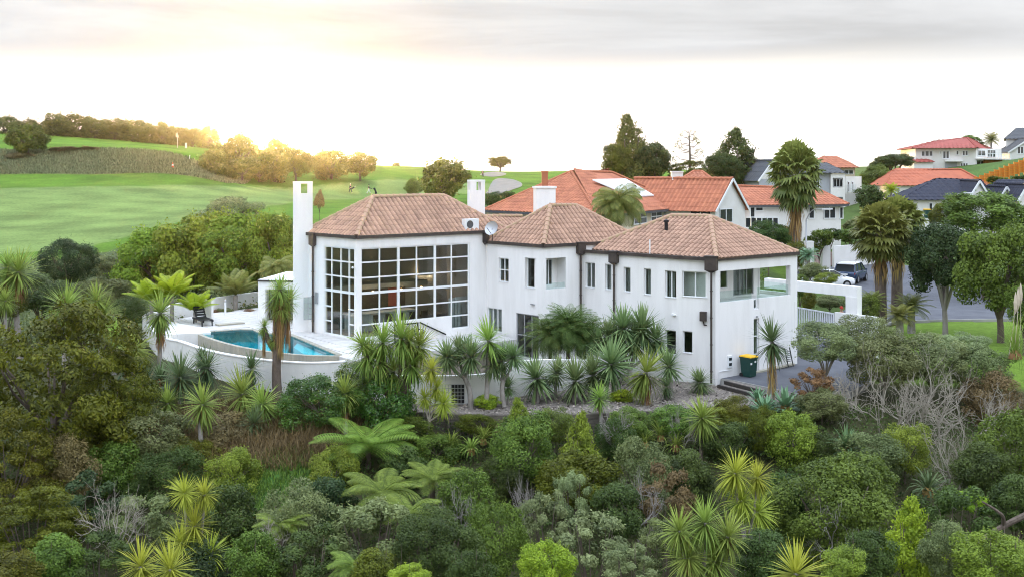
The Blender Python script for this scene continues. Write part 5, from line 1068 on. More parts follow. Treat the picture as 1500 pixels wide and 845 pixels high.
# N7: navy roofs with white gables
h = empty('navy_roofed_house', (46, 116, 4.5), 'white house with a long navy roof and small pointed gables', 'house')
Y = 112.; A, B = x2(1318, Y), x2(1424, Y - 1.0); hip(h, A, x2(1430, Y), x2(1460, Y + 9), A + [2, 10], zz(293.5, Y), PX(1372, 262.5, Y + 5), PX(1436, 262.5, Y + 5), 'navy', None, 'R', **FT)
pq = shrink([A, x2(1500, Y), x2(1500, Y + 9), A + [2, 10]], 0.7); body(h, pq, 3, zz(294, Y)); wq = Wall(pq[0], pq[1], 3, 8)
nwin(h, wq, 1360, 1366.5, 297, 319, 1, 1, name='door'); nwin(h, wq, 1380, 1390, 299, 312, 2, 1); nwin(h, wq, 1330, 1342, 299, 312, 2, 1)
gableroof(h, x2(1419, Y - 1.2), x2(1449, Y - 0.2), np.array([0.5, 7.]), zz(289, Y), zz(265.5, Y), 'navy', over=0.25, **FT)
hip(h, x2(1440, Y + 1), x2(1530, Y + 1), x2(1530, Y + 10), x2(1440, Y + 10), zz(288, Y), PX(1462, 263.5, Y + 6), PX(1525, 263.5, Y + 6), 'navy', None, 'R', **FT)
gableroof(h, x2(1465, Y - 1), x2(1482, Y - 0.6), np.array([0.3, 5.]), zz(288, Y), zz(274, Y), 'navy', over=0.2, **FT); body(h, [x2(1466, Y - 0.9), x2(1481, Y - 0.5), x2(1481, Y + 3), x2(1466, Y + 3)], 3, zz(288, Y))
gableroof(h, x2(1486, Y - 4), x2(1522, Y - 3.5), np.array([0.3, 8.]), zz(299, Y), zz(270, Y), 'navy', over=0.2, **FT); body(h, [x2(1487, Y - 3.9), x2(1521, Y - 3.4), x2(1521, Y + 3), x2(1487, Y + 3)], 3, zz(299, Y))
nwin(h, Wall(x2(1487, Y - 3.9), x2(1521, Y - 3.4), 3, 8), 1492, 1500, 295, 308, 1, 1)
c = PX(1358, 320, 110); bn = empty('rubbish_bin', c, 'small dark bin with yellow lid by the navy roofed house', 'bin'); mb = frus(MB(), c, (0.22, 0.25), (0.28, 0.3), 0, 0.85, np.array([1, 0, 0]), np.array([0, 1, 0])); mb.build('body', gb, bn); mb = frus(MB(), c, (0.3, 0.33), (0.27, 0.3), 0.85, 0.95, np.array([1, 0, 0]), np.array([0, 1, 0])); mb.build('lid', yl, bn)
# N8: dark roofed house at the right edge of the view
h = empty('dark_roofed_house', (82, 172, 10), 'house with a dark grey roof on the hilltop at the right edge', 'house')
Y = 168.; A, B = x2(1479, Y), x2(1540, Y - 3); gableroof(h, A, B, np.array([2., 9.]), zz(222, Y), zz(203, Y), 'slate', over=0.3, **FT); body(h, [A, B, B + [2, 9], A + [2, 9]], 8, zz(222, Y))
hip(h, x2(1471, Y + 6), x2(1560, Y + 6), x2(1560, Y + 18), x2(1471, Y + 18), zz(204, Y + 6), PX(1489, 188, Y + 12), PX(1540, 188, Y + 12), 'slate', None, 'R', **FT); body(h, shrink([x2(1471, Y + 6), x2(1560, Y + 6), x2(1560, Y + 18), x2(1471, Y + 18)], 0.6), 8, zz(204, Y + 6))
nwin(h, Wall(A, B, 8, 20), 1490, 1500, 215, 226, 2, 1)
# orange stepped timber retaining wall
rw = empty('orange_retaining_wall', PX(1470, 255, 140), 'stepped bright orange timber retaining wall climbing the right hillside', 'wall')
n = 11
for k in range(n + 3):
    u0, u1 = 1428 + 7.2 * k, 1428 + 7.2 * (k + 1); Y = 136 - 0.25 * k; zt = zz(260 - 2.75 * k, Y); zb_ = zz(270 - 2.3 * k + (4 if k > 1 else 0), Y)
    for j in range(5):
        zh = (zt - zb_) / 5; mb = MB(); mb.seg(p3(x2(u0, Y), zb_ + zh * (j + 0.5)), p3(x2(u1, Y), zb_ + zh * (j + 0.5)), 0.08, zh - 0.015, rnd=rs.rand()); mb.build('board', M['orangew'], rw)
    mb = MB(); mb.seg(p3(x2(u0, Y - 0.08), zb_ - 0.5), p3(x2(u0, Y - 0.08), zt + 0.05), 0.12); mb.build('post', M['orangew'], rw)

# ------------------------------------------------------------------ street furniture and golf markers
def street_lamp(u, vb, vt, ua, va, Y, label):
    b_ = PX(u, vb, Y); t_ = PX(u, vt, Y); h_ = PX(ua, va, Y - 0.3); r = empty('street_lamp', b_, label, 'street lamp', None)
    mb = MB(); mb.tube([b_ - [0, 0, 0.3], b_ + (t_ - b_) * 0.3, t_], [0.1, 0.085, 0.06], 8); mid = t_ + (h_ - t_) * 0.35 + [0, 0, abs(h_[2] - t_[2]) * 0.5]; mb.tube(catmull([t_, mid, h_], 6), 0.045, 6); mb.build('pole', M['alu'], r, True)
    mb = MB(); d = unit((h_ - mid) * [1, 1, 0.2]); mb.box(h_ + d * 0.3, (0.42, 0.13, 0.06), d); mb.box(h_ + d * 0.3 - [0, 0, 0.07], (0.3, 0.1, 0.02), d); mb.build('lamp_head', M['frame'], r)
street_lamp(1181, 402, 322, 1206, 306.5, 88, 'grey street lamp with curved arm right of the tall shaggy palm')
street_lamp(1396, 342, 300, 1412, 283.5, 96, 'grey street lamp with curved arm in front of the navy roof')
def landpt(u, v, Y0):
    yy = Y0
    for _ in range(60):
        x = (u - U0) / F * yy; zl = CZ - (v - V0) / F * yy; yy += (zl - gz(x, yy)) * 4; yy = min(max(yy, Y0 - 60), Y0 + 60)
    return np.array([x, yy, gz(x, yy)])
def at(u, Y): x = (u - U0) / F * Y; return np.array([x, Y, gz(x, Y)])
c = at(253, 190); mb = MB(); mb.lathe([(0.32, 0), (0.32, 0.05), (0.2, 0.06), (0.12, 0.55), (0.05, 0.95), (0.01, 0.97)], c, 12); cn = mat('traffic_orange', (0.75, 0.10, 0.02), rough=0.5); k_ = thing('traffic_cone', mb, cn, 'orange traffic cone at the foot of the rough golf bank', 'cone', smooth=False)
mb = MB(); mb.lathe([(0.155, 0.42), (0.105, 0.68)], c, 12); mb.build('reflective_band', M['frame'], None); bnd = bpy.data.objects[-1] if False else COL.objects[-1]; bnd.parent = k_; bnd.location = tuple(-np.array(k_.location))
for (u, Y, hh, r, nm, lb, m_) in ((260, 246, 3.4, 0.09, 'marker_post', 'tall thin grey post before the far tree line', 'alu'), (277, 200, 0.9, 0.06, 'marker_post', 'short white leaning marker post on the rough golf bank', 'frame')):
    c = at(u, Y); mb = MB(); mb.tube([c, c + [0.15 if hh < 2 else 0, 0, hh]], r, 6); thing(nm, mb, M[m_], lb, 'post')
c = at(272.5, 244); sg = empty('tee_sign', c, 'small white tee sign at the top of the golf bank', 'sign'); mb = MB(); mb.box(c + [0, 0, 0.85], (0.22, 0.04, 0.6)); mb.build('board', M['frame'], sg); mb = MB(); mb.seg(c, c + [0, 0, 0.3], 0.1); mb.build('post', M['gtimber'], sg)

# ------------------------------------------------------------------ cars
def car(c, ang, label, paint, L_=4.4, Wd=1.86, H=1.66, name='parked_car', roofm=None, group=None):
    c = np.asarray(c, float); a = np.array([cos(ang), sin(ang), 0]); n = np.array([-sin(ang), cos(ang), 0]); z = np.array([0, 0, 1.]); r = empty(name, c, label, 'car', group)
    st = [(-0.5, .45, .80, .84), (-0.485, .30, .98, .92), (-0.40, .26, 1.02, .99), (-0.2, .25, 1.02, 1.0), (0.1, .25, .99, 1.0), (0.25, .25, .96, .99), (0.42, .27, .86, .95), (0.48, .32, .74, .86), (0.5, .45, .62, .76)]
    def sec(x, zb, zt, wf):
        w = Wd / 2 * wf; return [c + a * x * L_ + n * y + z * q for y, q in ((-w * .9, zb), (-w, zb + .15), (-w, zt - .22), (-w * .93, zt), (w * .93, zt), (w, zt - .22), (w, zb + .15), (w * .9, zb))]
    def loft(mb, ss):
        k = len(ss[0]); V = [p for s_ in ss for p in s_]; f = [(i * k + j, i * k + (j + 1) % k, (i + 1) * k + (j + 1) % k, (i + 1) * k + j) for i in range(len(ss) - 1) for j in range(k)] + [tuple(range(k))[::-1], tuple((len(ss) - 1) * k + j for j in range(k))]; mb.add(V, f); return mb
    loft(MB(), [sec(*s_) for s_ in st]).build('body', paint, r, True)
    gh = [(-0.475, .97, .90), (-0.40, H - .10, .80), (-0.30, H, .78), (0.02, H, .78), (0.10, H - .06, .79), (0.30, .97, .88)]
    def gsec(x, zt, wf, k=1.0): w = Wd / 2 * wf; b_ = Wd / 2 * .93; return [c + a * x * L_ + n * y + z * q for y, q in ((-b_, .95), (-w, zt - .03), (-w * .9, zt), (w * .9, zt), (w, zt - .03), (b_, .95))]
    loft(MB(), [gsec(*g_) for g_ in gh]).build('glasshouse', M['nglass'], r, False)
    mb = MB(); rp = [(-0.44, H - .03, .78), (-0.30, H + .012, .80), (0.02, H + .012, .80), (0.09, H - .04, .79)]
    loft(mb, [[c + a * x * L_ + n * s_ * Wd / 2 * wf + z * q for s_, q in ((-1, zt - .06), (-.9, zt), (.9, zt), (1, zt - .06))] for x, zt, wf in rp]).build('roof', roofm or paint, r)
    for s_ in (-1, 1):
        mb = MB()
        for x0, z0, x1, z1, w0, w1 in ((-.475, .98, -.41, H - .06, .92, .80), (-.28, .98, -.26, H - .02, .935, .795), (.02, .98, .0, H - .02, .935, .795), (.30, .98, .09, H - .06, .9, .80)): mb.seg(c + a * x0 * L_ + n * s_ * Wd / 2 * w0 + z * z0, c + a * x1 * L_ + n * s_ * Wd / 2 * w1 + z * z1, .08, .03)
        mb.build('window_pillar', paint, r)
        mb = MB(); mb.box(c - a * L_ * .478 + n * s_ * Wd * .37 + z * .83, (.05, .16, .09), a); mb.build('tail_light', mat('tail_light_%d' % len(MATS), (0.30, 0.012, 0.01), rough=0.2), r)
        mb = MB(); mb.box(c + a * L_ * .475 + n * s_ * Wd * .33 + z * .68, (.06, .17, .07), a); mb.build('headlight', M['alu'], r)
        mb = MB(); mb.box(c + a * L_ * .2 + n * s_ * (Wd / 2 + .08) + z * 1.02, (.06, .09, .07), a); mb.build('mirror', paint, r)
        for x in (-.31, .31):
            q = c + a * x * L_ + n * s_ * (Wd / 2 - .11) + z * .34; mb = MB(); mb.tube([q - n * s_ * .12, q + n * s_ * .125], .34, 16); tq = mb.build('wheel', M['black'], r, False)
            mb = MB(); t_ = np.arange(10) / 10 * 2 * pi; mb.add([q + n * s_ * .128 + a * .21 * cos(x_) + z * .21 * sin(x_) for x_ in t_], [tuple(range(10))]); mb.build('rim', M['alu'], tq)
    mb = MB(); mb.box(c - a * L_ * .497 + z * .48, (.03, Wd * .40, .12), a); mb.build('bumper', M['slate'], r); mb = MB(); mb.box(c - a * L_ * .502 + z * .78, (.015, .26, .06), a); mb.build('number_plate', M['frame'], r)
    return r
pb2 = mat('deep_blue_paint', (0.012, 0.035, 0.085), rough=0.18, spec=0.6, metallic=0.2); pw2 = mat('white_car_paint', (0.74, 0.75, 0.76), rough=0.2, spec=0.6); pg2 = mat('silver_car_paint', (0.45, 0.46, 0.48), rough=0.25, metallic=0.5)
c = landpt(1247, 412.5, 92); car(c, 1.02, 'dark blue hatchback suv with a white roof parked on the street', pb2, H=1.68, roofm=pw2)
c = at(1208, 84); car(c + [0, 0, 0.1], 0.2, 'white car half hidden behind the entrance portal', pw2, H=1.5)
c = at(1496, 77); car(c + [0, 0, 0.05], 1.9, 'silver car half hidden by tree branches at the right edge', pg2, H=1.5)

# ------------------------------------------------------------------ people
def skin(name, parent, pts, edges, m, sub=2):
    "one continuous body surface grown round a skeleton of joints (x, y, z, radius)"
    me = bpy.data.meshes.new(name); org = ORG[parent.name]; me.from_pydata([tuple(np.array(p[:3]) - org) for p in pts], edges, [])
    o = link(name, me, parent, org, m=m); sk = o.modifiers.new('skin', 'SKIN')
    if not me.skin_vertices: me.skin_vertices.new()
    for i, p in enumerate(pts): me.skin_vertices[0].data[i].radius = (p[3], p[3] * 0.85)
    me.skin_vertices[0].data[0].use_root = True
    sb = o.modifiers.new('smooth', 'SUBSURF'); sb.levels = sub; sb.render_levels = sub; return o
skinm = mat('skin', (0.48, 0.28, 0.20), rough=0.6)
def person(c, ang, label, top, legs, cap, stride=0.25, armf=0.2):
    r = empty('person', c, label, 'person'); a = np.array([cos(ang), sin(ang), 0]); n = np.array([-sin(ang), cos(ang), 0]); z = np.array([0, 0, 1.])
    J = lambda f, s, h: c + a * f + n * s + z * h
    P = [(*J(0, 0, .95), .14), (*J(0, 0, 1.2), .15), (*J(0.02, 0, 1.42), .15), (*J(.03, 0, 1.52), .06), (*J(.04, 0, 1.60), .085), (*J(.05, 0, 1.74), .075)]
    E = [(0, 1), (1, 2), (2, 3), (3, 4), (4, 5)]; T = list(P[:3]); TE = [(0, 1), (1, 2)]; G = [(*J(0, 0, .97), .15)]; GE = []
    for s in (-1, 1):
        f = stride * s; i = len(P); P += [(*J(0.02, s * .1, .88), .09), (*J(f * .5 + .04, s * .1, .48), .062), (*J(f - (.05 if s < 0 else 0), s * .1, .09), .045), (*J(f + .14, s * .1, .03), .035)]; E += [(0, i), (i, i + 1), (i + 1, i + 2), (i + 2, i + 3)]
        g = len(G); G += [(*J(0.02, s * .1, .88), .105), (*J(f * .5 + .04, s * .1, .48), .085), (*J(f - (.05 if s < 0 else 0), s * .1, .13), .075)]; GE += [(0, g), (g, g + 1), (g + 1, g + 2)]
        i = len(P); fa = -f * .6 + armf; P += [(*J(0, s * .2, 1.40), .06), (*J(fa * .4, s * .25, 1.13), .045), (*J(fa + .05, s * .24, .92), .032), (*J(fa + .09, s * .23, .83), .038)]; E += [(2, i), (i, i + 1), (i + 1, i + 2), (i + 2, i + 3)]
        t = len(T); T += [(*J(0, s * .2, 1.40), .075), (*J(fa * .4, s * .25, 1.13), .06), (*J(fa + .04, s * .24, .95), .05)]; TE += [(2, t), (t, t + 1), (t + 1, t + 2)]
    T = [(x, y, q, rr * 1.12) for x, y, q, rr in T]
    skin('body', r, P, E, skinm); skin('jacket', r, T, TE, top); skin('trousers', r, G, GE, legs)
    mb = MB(); k = J(.04, 0, 1.70); mb.lathe([(.098, -.02), (.1, .03), (.085, .085), (.045, .12), (.005, .13)], k, 12); mb.box(k + a * .12 + z * -.005, (.07, .065, .01), a); mb.build('cap', cap, r, True)
    return r, J
navyc = mat('navy_cloth', (0.012, 0.016, 0.035), rough=0.9); whitec = mat('white_cloth', (0.70, 0.70, 0.68), rough=0.9); darkc = mat('charcoal_cloth', (0.025, 0.025, 0.028), rough=0.9); redc = mat('red_cloth', (0.42, 0.05, 0.035), rough=0.9)
c = landpt(513.5, 283.5, 210); person(c, 2.6, 'golfer in navy walking across the fairway carrying a dark bag', navyc, navyc, whitec, .3)
J0 = c; mb = MB(); mb.tube([c + [0.1, -0.25, 0.75], c + [0.75, -0.25, 1.15]], [0.13, 0.15], 8); gbag = empty('golf_bag', c + [0.1, -0.25, 0.6], 'dark golf bag slung on the navy dressed golfer', 'golf bag'); mb.build('bag', M['black'], gbag)
mb = MB()
for k in range(5): mb.seg(c + [0.7, -0.3 + 0.03 * k, 1.12], c + [1.05, -0.34 + 0.05 * k, 1.38], 0.03)
mb.build('club', M['alu'], gbag)
c = landpt(540, 284.5, 212); person(c, 0.2, 'golfer in dark top and white trousers pushing a trolley', darkc, whitec, darkc, .32, .45)
c2 = landpt(550, 284.5, 212); tr = empty('golf_trolley', c2, 'black golf trolley with a bag pushed by the golfer in white trousers', 'golf trolley'); mb = MB(); mb.tube([c2 + [0.15, 0, 0.25], c2 + [-0.25, 0, 1.15]], [0.16, 0.19], 8); mb.build('bag', M['black'], tr)
for s in (-1, 1): mb = MB(); q = c2 + [0.1, s * 0.3, 0.2]; mb.tube([q - [0, .03, 0], q + [0, .03, 0]], 0.2, 12); mb.build('wheel', M['black'], tr)
mb = MB(); mb.seg(c2 + [0.2, 0, 0.2], c2 + [-0.5, 0, 1.05], 0.05); mb.seg(c2 + [0.1, -0.3, 0.2], c2 + [0.1, 0.3, 0.2], 0.04); mb.build('frame', M['slate'], tr)
c = landpt(707, 260.5, 255); person(c, -1.2, 'distant golfer in dark clothes standing beside the bunkers', darkc, darkc, darkc, .15)
c = at(1232, 61.5); c[2] = PX(1232, 448.5, 61.5)[2] - 1.80; person(c, -1.4, 'person in a red cap and dark top behind the low white gate wall', darkc, darkc, redc, .05)

# ------------------------------------------------------------------ plant prototypes (shared meshes)
def rdir(rs, n): d = rs.normal(size=(n, 3)); return d / np.linalg.norm(d, axis=1, keepdims=True)
def nrm(a): return a / np.maximum(np.linalg.norm(a, axis=1, keepdims=True), 1e-9)
def leaves(mb, p, nv, size, asp, rs, rnd, axis=None):
    n = len(p); a = np.cross(nv, rdir(rs, n)) if axis is None else axis; a = nrm(a); b = nrm(np.cross(nv, a)); s = size[:, None]
    V = np.stack([p - a * s * 0.5, p + b * s * asp * 0.5 - a * s * 0.05, p + a * s * 0.5, p - b * s * asp * 0.5 - a * s * 0.05], 1).reshape(-1, 3)
    mb.add(V, np.arange(4 * n).reshape(-1, 4), rnd)
def crown(seed, lobes=16, n=5500, leaf=0.085, asp=0.55, lr=(0.26, 0.44), flat=0.85, low=-0.55, spread=0.66, shape='ball', droop=0.0):
    rs = np.random.RandomState(seed); i = np.arange(lobes) + 0.5; z = 1 - (1 - low) * i / lobes; ph = i * 2.39996 + rs.rand(lobes) * 0.9
    z = np.clip(z + rs.normal(0, 0.07, lobes), low, 1); r = np.sqrt(np.maximum(1 - z * z, 0)); D = np.c_[r * np.cos(ph), r * np.sin(ph), z]
    C = D * (spread * (0.72 + 0.42 * rs.rand(lobes)))[:, None]; R = lr[0] + (lr[1] - lr[0]) * rs.rand(lobes)
    if shape == 'cone':
        t = (np.arange(lobes) + rs.rand(lobes)) / lobes; rad = (1 - t ** 1.4) * 0.74 * (0.6 + 0.4 * rs.rand(lobes)); C = np.c_[rad * np.cos(ph), rad * np.sin(ph), -0.85 + 1.75 * t]; R = 0.10 + 0.26 * (1 - t); D = nrm(np.c_[np.cos(ph), np.sin(ph), 0.4 + 0 * t])
    if shape == 'tiers':
        C[:, 2] *= 1.0; C[:, 2] = np.round(C[:, 2] * 6) / 6 + rs.normal(0, 0.02, lobes)
    # a few inner lobes keep the crown closed
    w = R ** 2; L_ = rs.choice(lobes, n, p=w / w.sum()); d = nrm(rdir(rs, n) + D[L_] * 0.45 + np.array([0, 0, 0.25]))
    rad = R[L_] * (1 - 0.55 * rs.rand(n) ** 2.2); p = C[L_] + d * rad[:, None] * np.array([1, 1, flat])
    p[:, 2] -= droop * (p[:, 0] ** 2 + p[:, 1] ** 2)
    nv = nrm(d + np.array([0, 0, 0.45]) + rs.normal(0, 0.5, (n, 3))); lobev = rs.rand(lobes)
    rnd = np.clip(0.55 * rs.rand(n) + 0.42 * lobev[L_] + 0.03, 0, 1); mb = MB(); sz_ = leaf * (0.6 + 0.8 * rs.rand(n)); leaves(mb, p, nv, sz_, asp, rs, rnd)
    # stray shoots break the outline
    ns = lobes * 5; sl_ = rs.choice(lobes, ns); sd = nrm(rdir(rs, ns) + D[sl_] * 0.9 + np.array([0, 0, 0.6])); k = 7
    ln_ = R[sl_] * (0.25 + 0.45 * rs.rand(ns)); b0 = C[sl_] + sd * (R[sl_] * 0.92)[:, None] * np.array([1, 1, flat]); tt = (np.arange(k) + 0.5) / k
    q = (b0[:, None] + sd[:, None] * (ln_[:, None] * tt)[:, :, None] + rs.normal(0, 0.35 * leaf, (ns, k, 3))).reshape(-1, 3); q[:, 2] -= droop * (q[:, 0] ** 2 + q[:, 1] ** 2)
    leaves(mb, q, nrm(rdir(rs, len(q)) + np.array([0, 0, 0.4])), leaf * (0.5 + 0.5 * rs.rand(len(q))), asp, rs, np.clip(np.repeat(0.45 * lobev[sl_] + 0.25, k) + 0.35 * rs.rand(len(q)), 0, 1))
    return mb.mesh('crown')
CR = {}
for k in range(3): CR['round%d' % k] = crown(10 + k, 30, 9500, 0.078, 0.55, (0.18, 0.44), 0.85, -0.95)
for k in range(3): CR['fine%d' % k] = crown(20 + k, 34, 13000, 0.062, 0.5, (0.16, 0.38), 0.9, -0.95)
for k in range(3): CR['open%d' % k] = crown(30 + k, 20, 6000, 0.085, 0.5, (0.13, 0.30), 0.8, -0.75, 0.75)
for k in range(2): CR['flat%d' % k] = crown(40 + k, 80, 21000, 0.058, 0.38, (0.13, 0.27), 0.42, -0.75, 0.80, 'tiers', 0.10)
for k in range(2): CR['cone%d' % k] = crown(50 + k, 44, 10000, 0.082, 0.5, (0.15, 0.3), 0.85, shape='cone')
for k in range(3): CR['far%d' % k] = crown(60 + k, 24, 4600, 0.115, 0.6, (0.2, 0.42), 0.85, -0.95, 0.66)
for k in range(3): CR['bigb%d' % k] = crown(80 + k, 52, 24000, 0.046, 0.55, (0.12, 0.34), 0.85, -0.95, 0.70)
for k in range(2): CR['big%d' % k] = crown(70 + k, 46, 18000, 0.062, 0.6, (0.18, 0.32), 0.85, -0.6, 0.72)
def branchmesh(seed, depth=4, spread=0.55, k=3, r0=0.017, nmain=6, up=0.35, sides=4):
    rs = np.random.RandomState(seed); mb = MB()
    def grow(p, d, L_, r, dep):
        mid = p + d * L_ * 0.5 + rs.normal(0, 0.06, 3) * L_; e_ = p + d * L_ + rs.normal(0, 0.07, 3) * L_
        mb.tube([p, mid, e_], [r, r * 0.82, r * 0.62], sides if dep > 1 else 3, cap=False)
        if dep <= 0: return
        for _ in range(k if dep > 1 else 2): nd = unit(d + rs.normal(0, spread, 3) + np.array([0, 0, up * 0.3])); grow(e_ if rs.rand() < 0.7 else mid, nd, L_ * (0.55 + 0.3 * rs.rand()), r * 0.6, dep - 1)
    for i in range(nmain): a = i / nmain * 2 * pi + rs.rand(); grow(np.array([cos(a), sin(a), 0]) * 0.03, unit((cos(a) * 0.75, sin(a) * 0.75, 0.7 + 0.6 * rs.rand())), 0.42, r0, depth)
    return mb.mesh('branches')
BR = {'bare0': branchmesh(3, 4), 'bare1': branchmesh(4, 4, 0.5), 'bare2': branchmesh(5, 4, 0.6, 3, 0.02, 5)}
def trunkmesh(seed, limbs=6, f=1.0):
    rs = np.random.RandomState(seed); mb = MB(); mb.tube([(0, 0, -0.2), (0.02, 0.01, 0.15), (0.0, 0.03, 0.4)], [0.085 * f, 0.065 * f, 0.055 * f], 7)
    for i in range(limbs):
        a = i / limbs * 2 * pi + rs.rand(); q = [(0, 0.02, 0.3), (cos(a) * 0.15, sin(a) * 0.15, 0.55), (cos(a) * 0.36, sin(a) * 0.36, 0.78 + 0.1 * rs.rand()), (cos(a) * 0.5, sin(a) * 0.5, 1.0 + 0.15 * rs.rand())]
        mb.tube(q, [0.05 * f, 0.038 * f, 0.025 * f, 0.012 * f], 5)
    return mb.mesh('trunk', smooth=True)
TK = [trunkmesh(k) for k in range(3)]; TKS = [trunkmesh(k, 9, 0.45) for k in range(3, 6)]
def blades(mb, base, az, el, L_, w, droop, rs, rnd, seg=4, shape=None):
    "curved sword leaves; base (n,3)"
    n = len(az); p = np.array(base, float).copy(); V = []; side = np.c_[-np.sin(az), np.cos(az), np.zeros(n)]
    prof = shape or [0.55, 1.0, 0.92, 0.6, 0.06]
    for s in range(seg + 1):
        V.append(p - side * (w * prof[s] * 0.5)[:, None]); V.append(p + side * (w * prof[s] * 0.5)[:, None])
        e_ = el - droop * ((s + 0.5) / seg) ** 1.6; p = p + np.c_[np.cos(az) * np.cos(e_), np.sin(az) * np.cos(e_), np.sin(e_)] * (L_ / seg)[:, None]
    V = np.stack(V, 1).reshape(-1, 3); m = 2 * (seg + 1); o = np.arange(n)[:, None] * m
    f = np.concatenate([o + np.array([[2 * s, 2 * s + 1, 2 * s + 3, 2 * s + 2]]) for s in range(seg)], 1).reshape(-1, 4); mb.add(V, f, np.repeat(rnd, seg))
def rosette(seed, n=220, w=0.04, e0=86, e1=-72, droop=0.55, lv=0.45, pw=0.72):
    rs = np.random.RandomState(seed); t = (np.arange(n) + rs.rand(n)) / n; el = np.radians(e0 + (e1 - e0) * t ** pw + rs.normal(0, 5, n)); az = np.arange(n) * 2.39996 + rs.normal(0, 0.2, n)
    mb = MB(); L_ = 1.0 - lv * rs.rand(n); base = np.c_[np.cos(az) * 0.04, np.sin(az) * 0.04, 0.10 - 0.28 * t]
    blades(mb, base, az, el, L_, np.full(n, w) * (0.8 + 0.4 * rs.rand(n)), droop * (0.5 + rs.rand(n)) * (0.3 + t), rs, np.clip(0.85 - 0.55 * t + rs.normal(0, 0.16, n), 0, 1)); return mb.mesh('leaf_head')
RO = {'cab0': rosette(1), 'cab1': rosette(2, 190, 0.045, 86, -65, 0.75), 'blue0': rosette(3, 230, 0.055, 86, -50, 0.25), 'blue1': rosette(4, 220, 0.06, 86, -55, 0.35), 'yuc0': rosette(5, 180, 0.05, 86, -55, 0.35), 'yuc1': rosette(6, 190, 0.048, 86, -70, 0.6),
      'flax0': rosette(7, 70, 0.075, 82, 30, 1.5, 0.4), 'flax1': rosette(8, 60, 0.08, 80, 25, 1.9, 0.4), 'agave0': rosette(9, 40, 0.17, 75, 8, 0.35, 0.15), 'grass0': rosette(10, 150, 0.022, 85, 35, 1.9, 0.5)}
def skirtmesh(seed, n=110):
    rs = np.random.RandomState(seed); az = rs.rand(n) * 2 * pi; z = -rs.rand(n) * 0.75; mb = MB(); base = np.c_[np.cos(az) * 0.10, np.sin(az) * 0.10, z]
    blades(mb, base, az, np.radians(-35 - 30 * rs.rand(n)), 0.35 + 0.25 * rs.rand(n), np.full(n, 0.05), np.full(n, 0.8), rs, rs.rand(n)); return mb.mesh('dead_leaf_skirt')
SKIRT = skirtmesh(1)
def feather(seed, nf=16, e0=75, e1=5, droop=1.3, ln=0.24, npin=26, pd=0.5, pw=0.03):
    rs = np.random.RandomState(seed); mb = MB()
    for i in range(nf):
        az = i * 2.39996 + rs.normal(0, 0.15); t0 = (i + 0.5) / nf; el = radians(e0 + (e1 - e0) * t0); L_ = 0.85 + 0.25 * rs.rand(); p = np.array([0., 0, 0.0]); P = []; S = []
        for s in range(npin + 1): P.append(p.copy()); e_ = el - droop * (s / npin) ** 1.5; d = np.array([cos(az) * cos(e_), sin(az) * cos(e_), sin(e_)]); S.append(d); p = p + d * L_ / npin
        P = np.array(P); S = np.array(S); mb.tube(P[::3], np.linspace(0.014, 0.004, len(P[::3])), 3, rnd=0.3, cap=False); k = np.arange(3, npin); t = k / npin
        lt = ln * np.clip(np.sin(pi * (0.12 + 0.86 * t)), 0.05, 1) ** 0.7
        for sd in (-1, 1):
            side = np.array([-sin(az), cos(az), 0]) * sd; d = nrm(side[None] + S[k] * 0.45); q0 = P[k]; q1 = q0 + d * (lt * 0.55)[:, None] + np.array([0, 0, -1]) * (lt * 0.12 * pd)[:, None]; q2 = q1 + nrm(d + np.array([0, 0, -pd])) * (lt * 0.5)[:, None]; ww = S[k] * pw * 0.5
            V = np.stack([q0 - ww * 0.6, q0 + ww * 0.6, q1 + ww, q1 - ww, q2 + ww * 0.15, q2 - ww * 0.15], 1).reshape(-1, 3); o = np.arange(len(k))[:, None] * 6
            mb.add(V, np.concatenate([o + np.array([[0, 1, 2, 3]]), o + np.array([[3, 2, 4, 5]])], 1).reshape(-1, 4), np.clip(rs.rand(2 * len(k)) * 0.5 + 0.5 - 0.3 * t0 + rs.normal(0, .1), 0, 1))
    return mb.mesh('fronds')
FE = {'fern0': feather(1, 20, 50, 8, 1.05, 0.26, 36, 0.45, 0.019), 'fern1': feather(2, 17, 52, 0, 1.2, 0.28, 34, 0.5, 0.020), 'nikau0': feather(3, 15, 84, 30, 0.8, 0.30, 40, 0.6, 0.022), 'queen0': feather(4, 40, 80, -25, 1.9, 0.34, 40, 2.6, 0.017), 'phoenix0': feather(5, 34, 80, -30, 1.0, 0.24, 40, 0.7, 0.016), 'clump0': feather(6, 96, 85, -55, 1.3, 0.26, 26, 1.2, 0.016)}
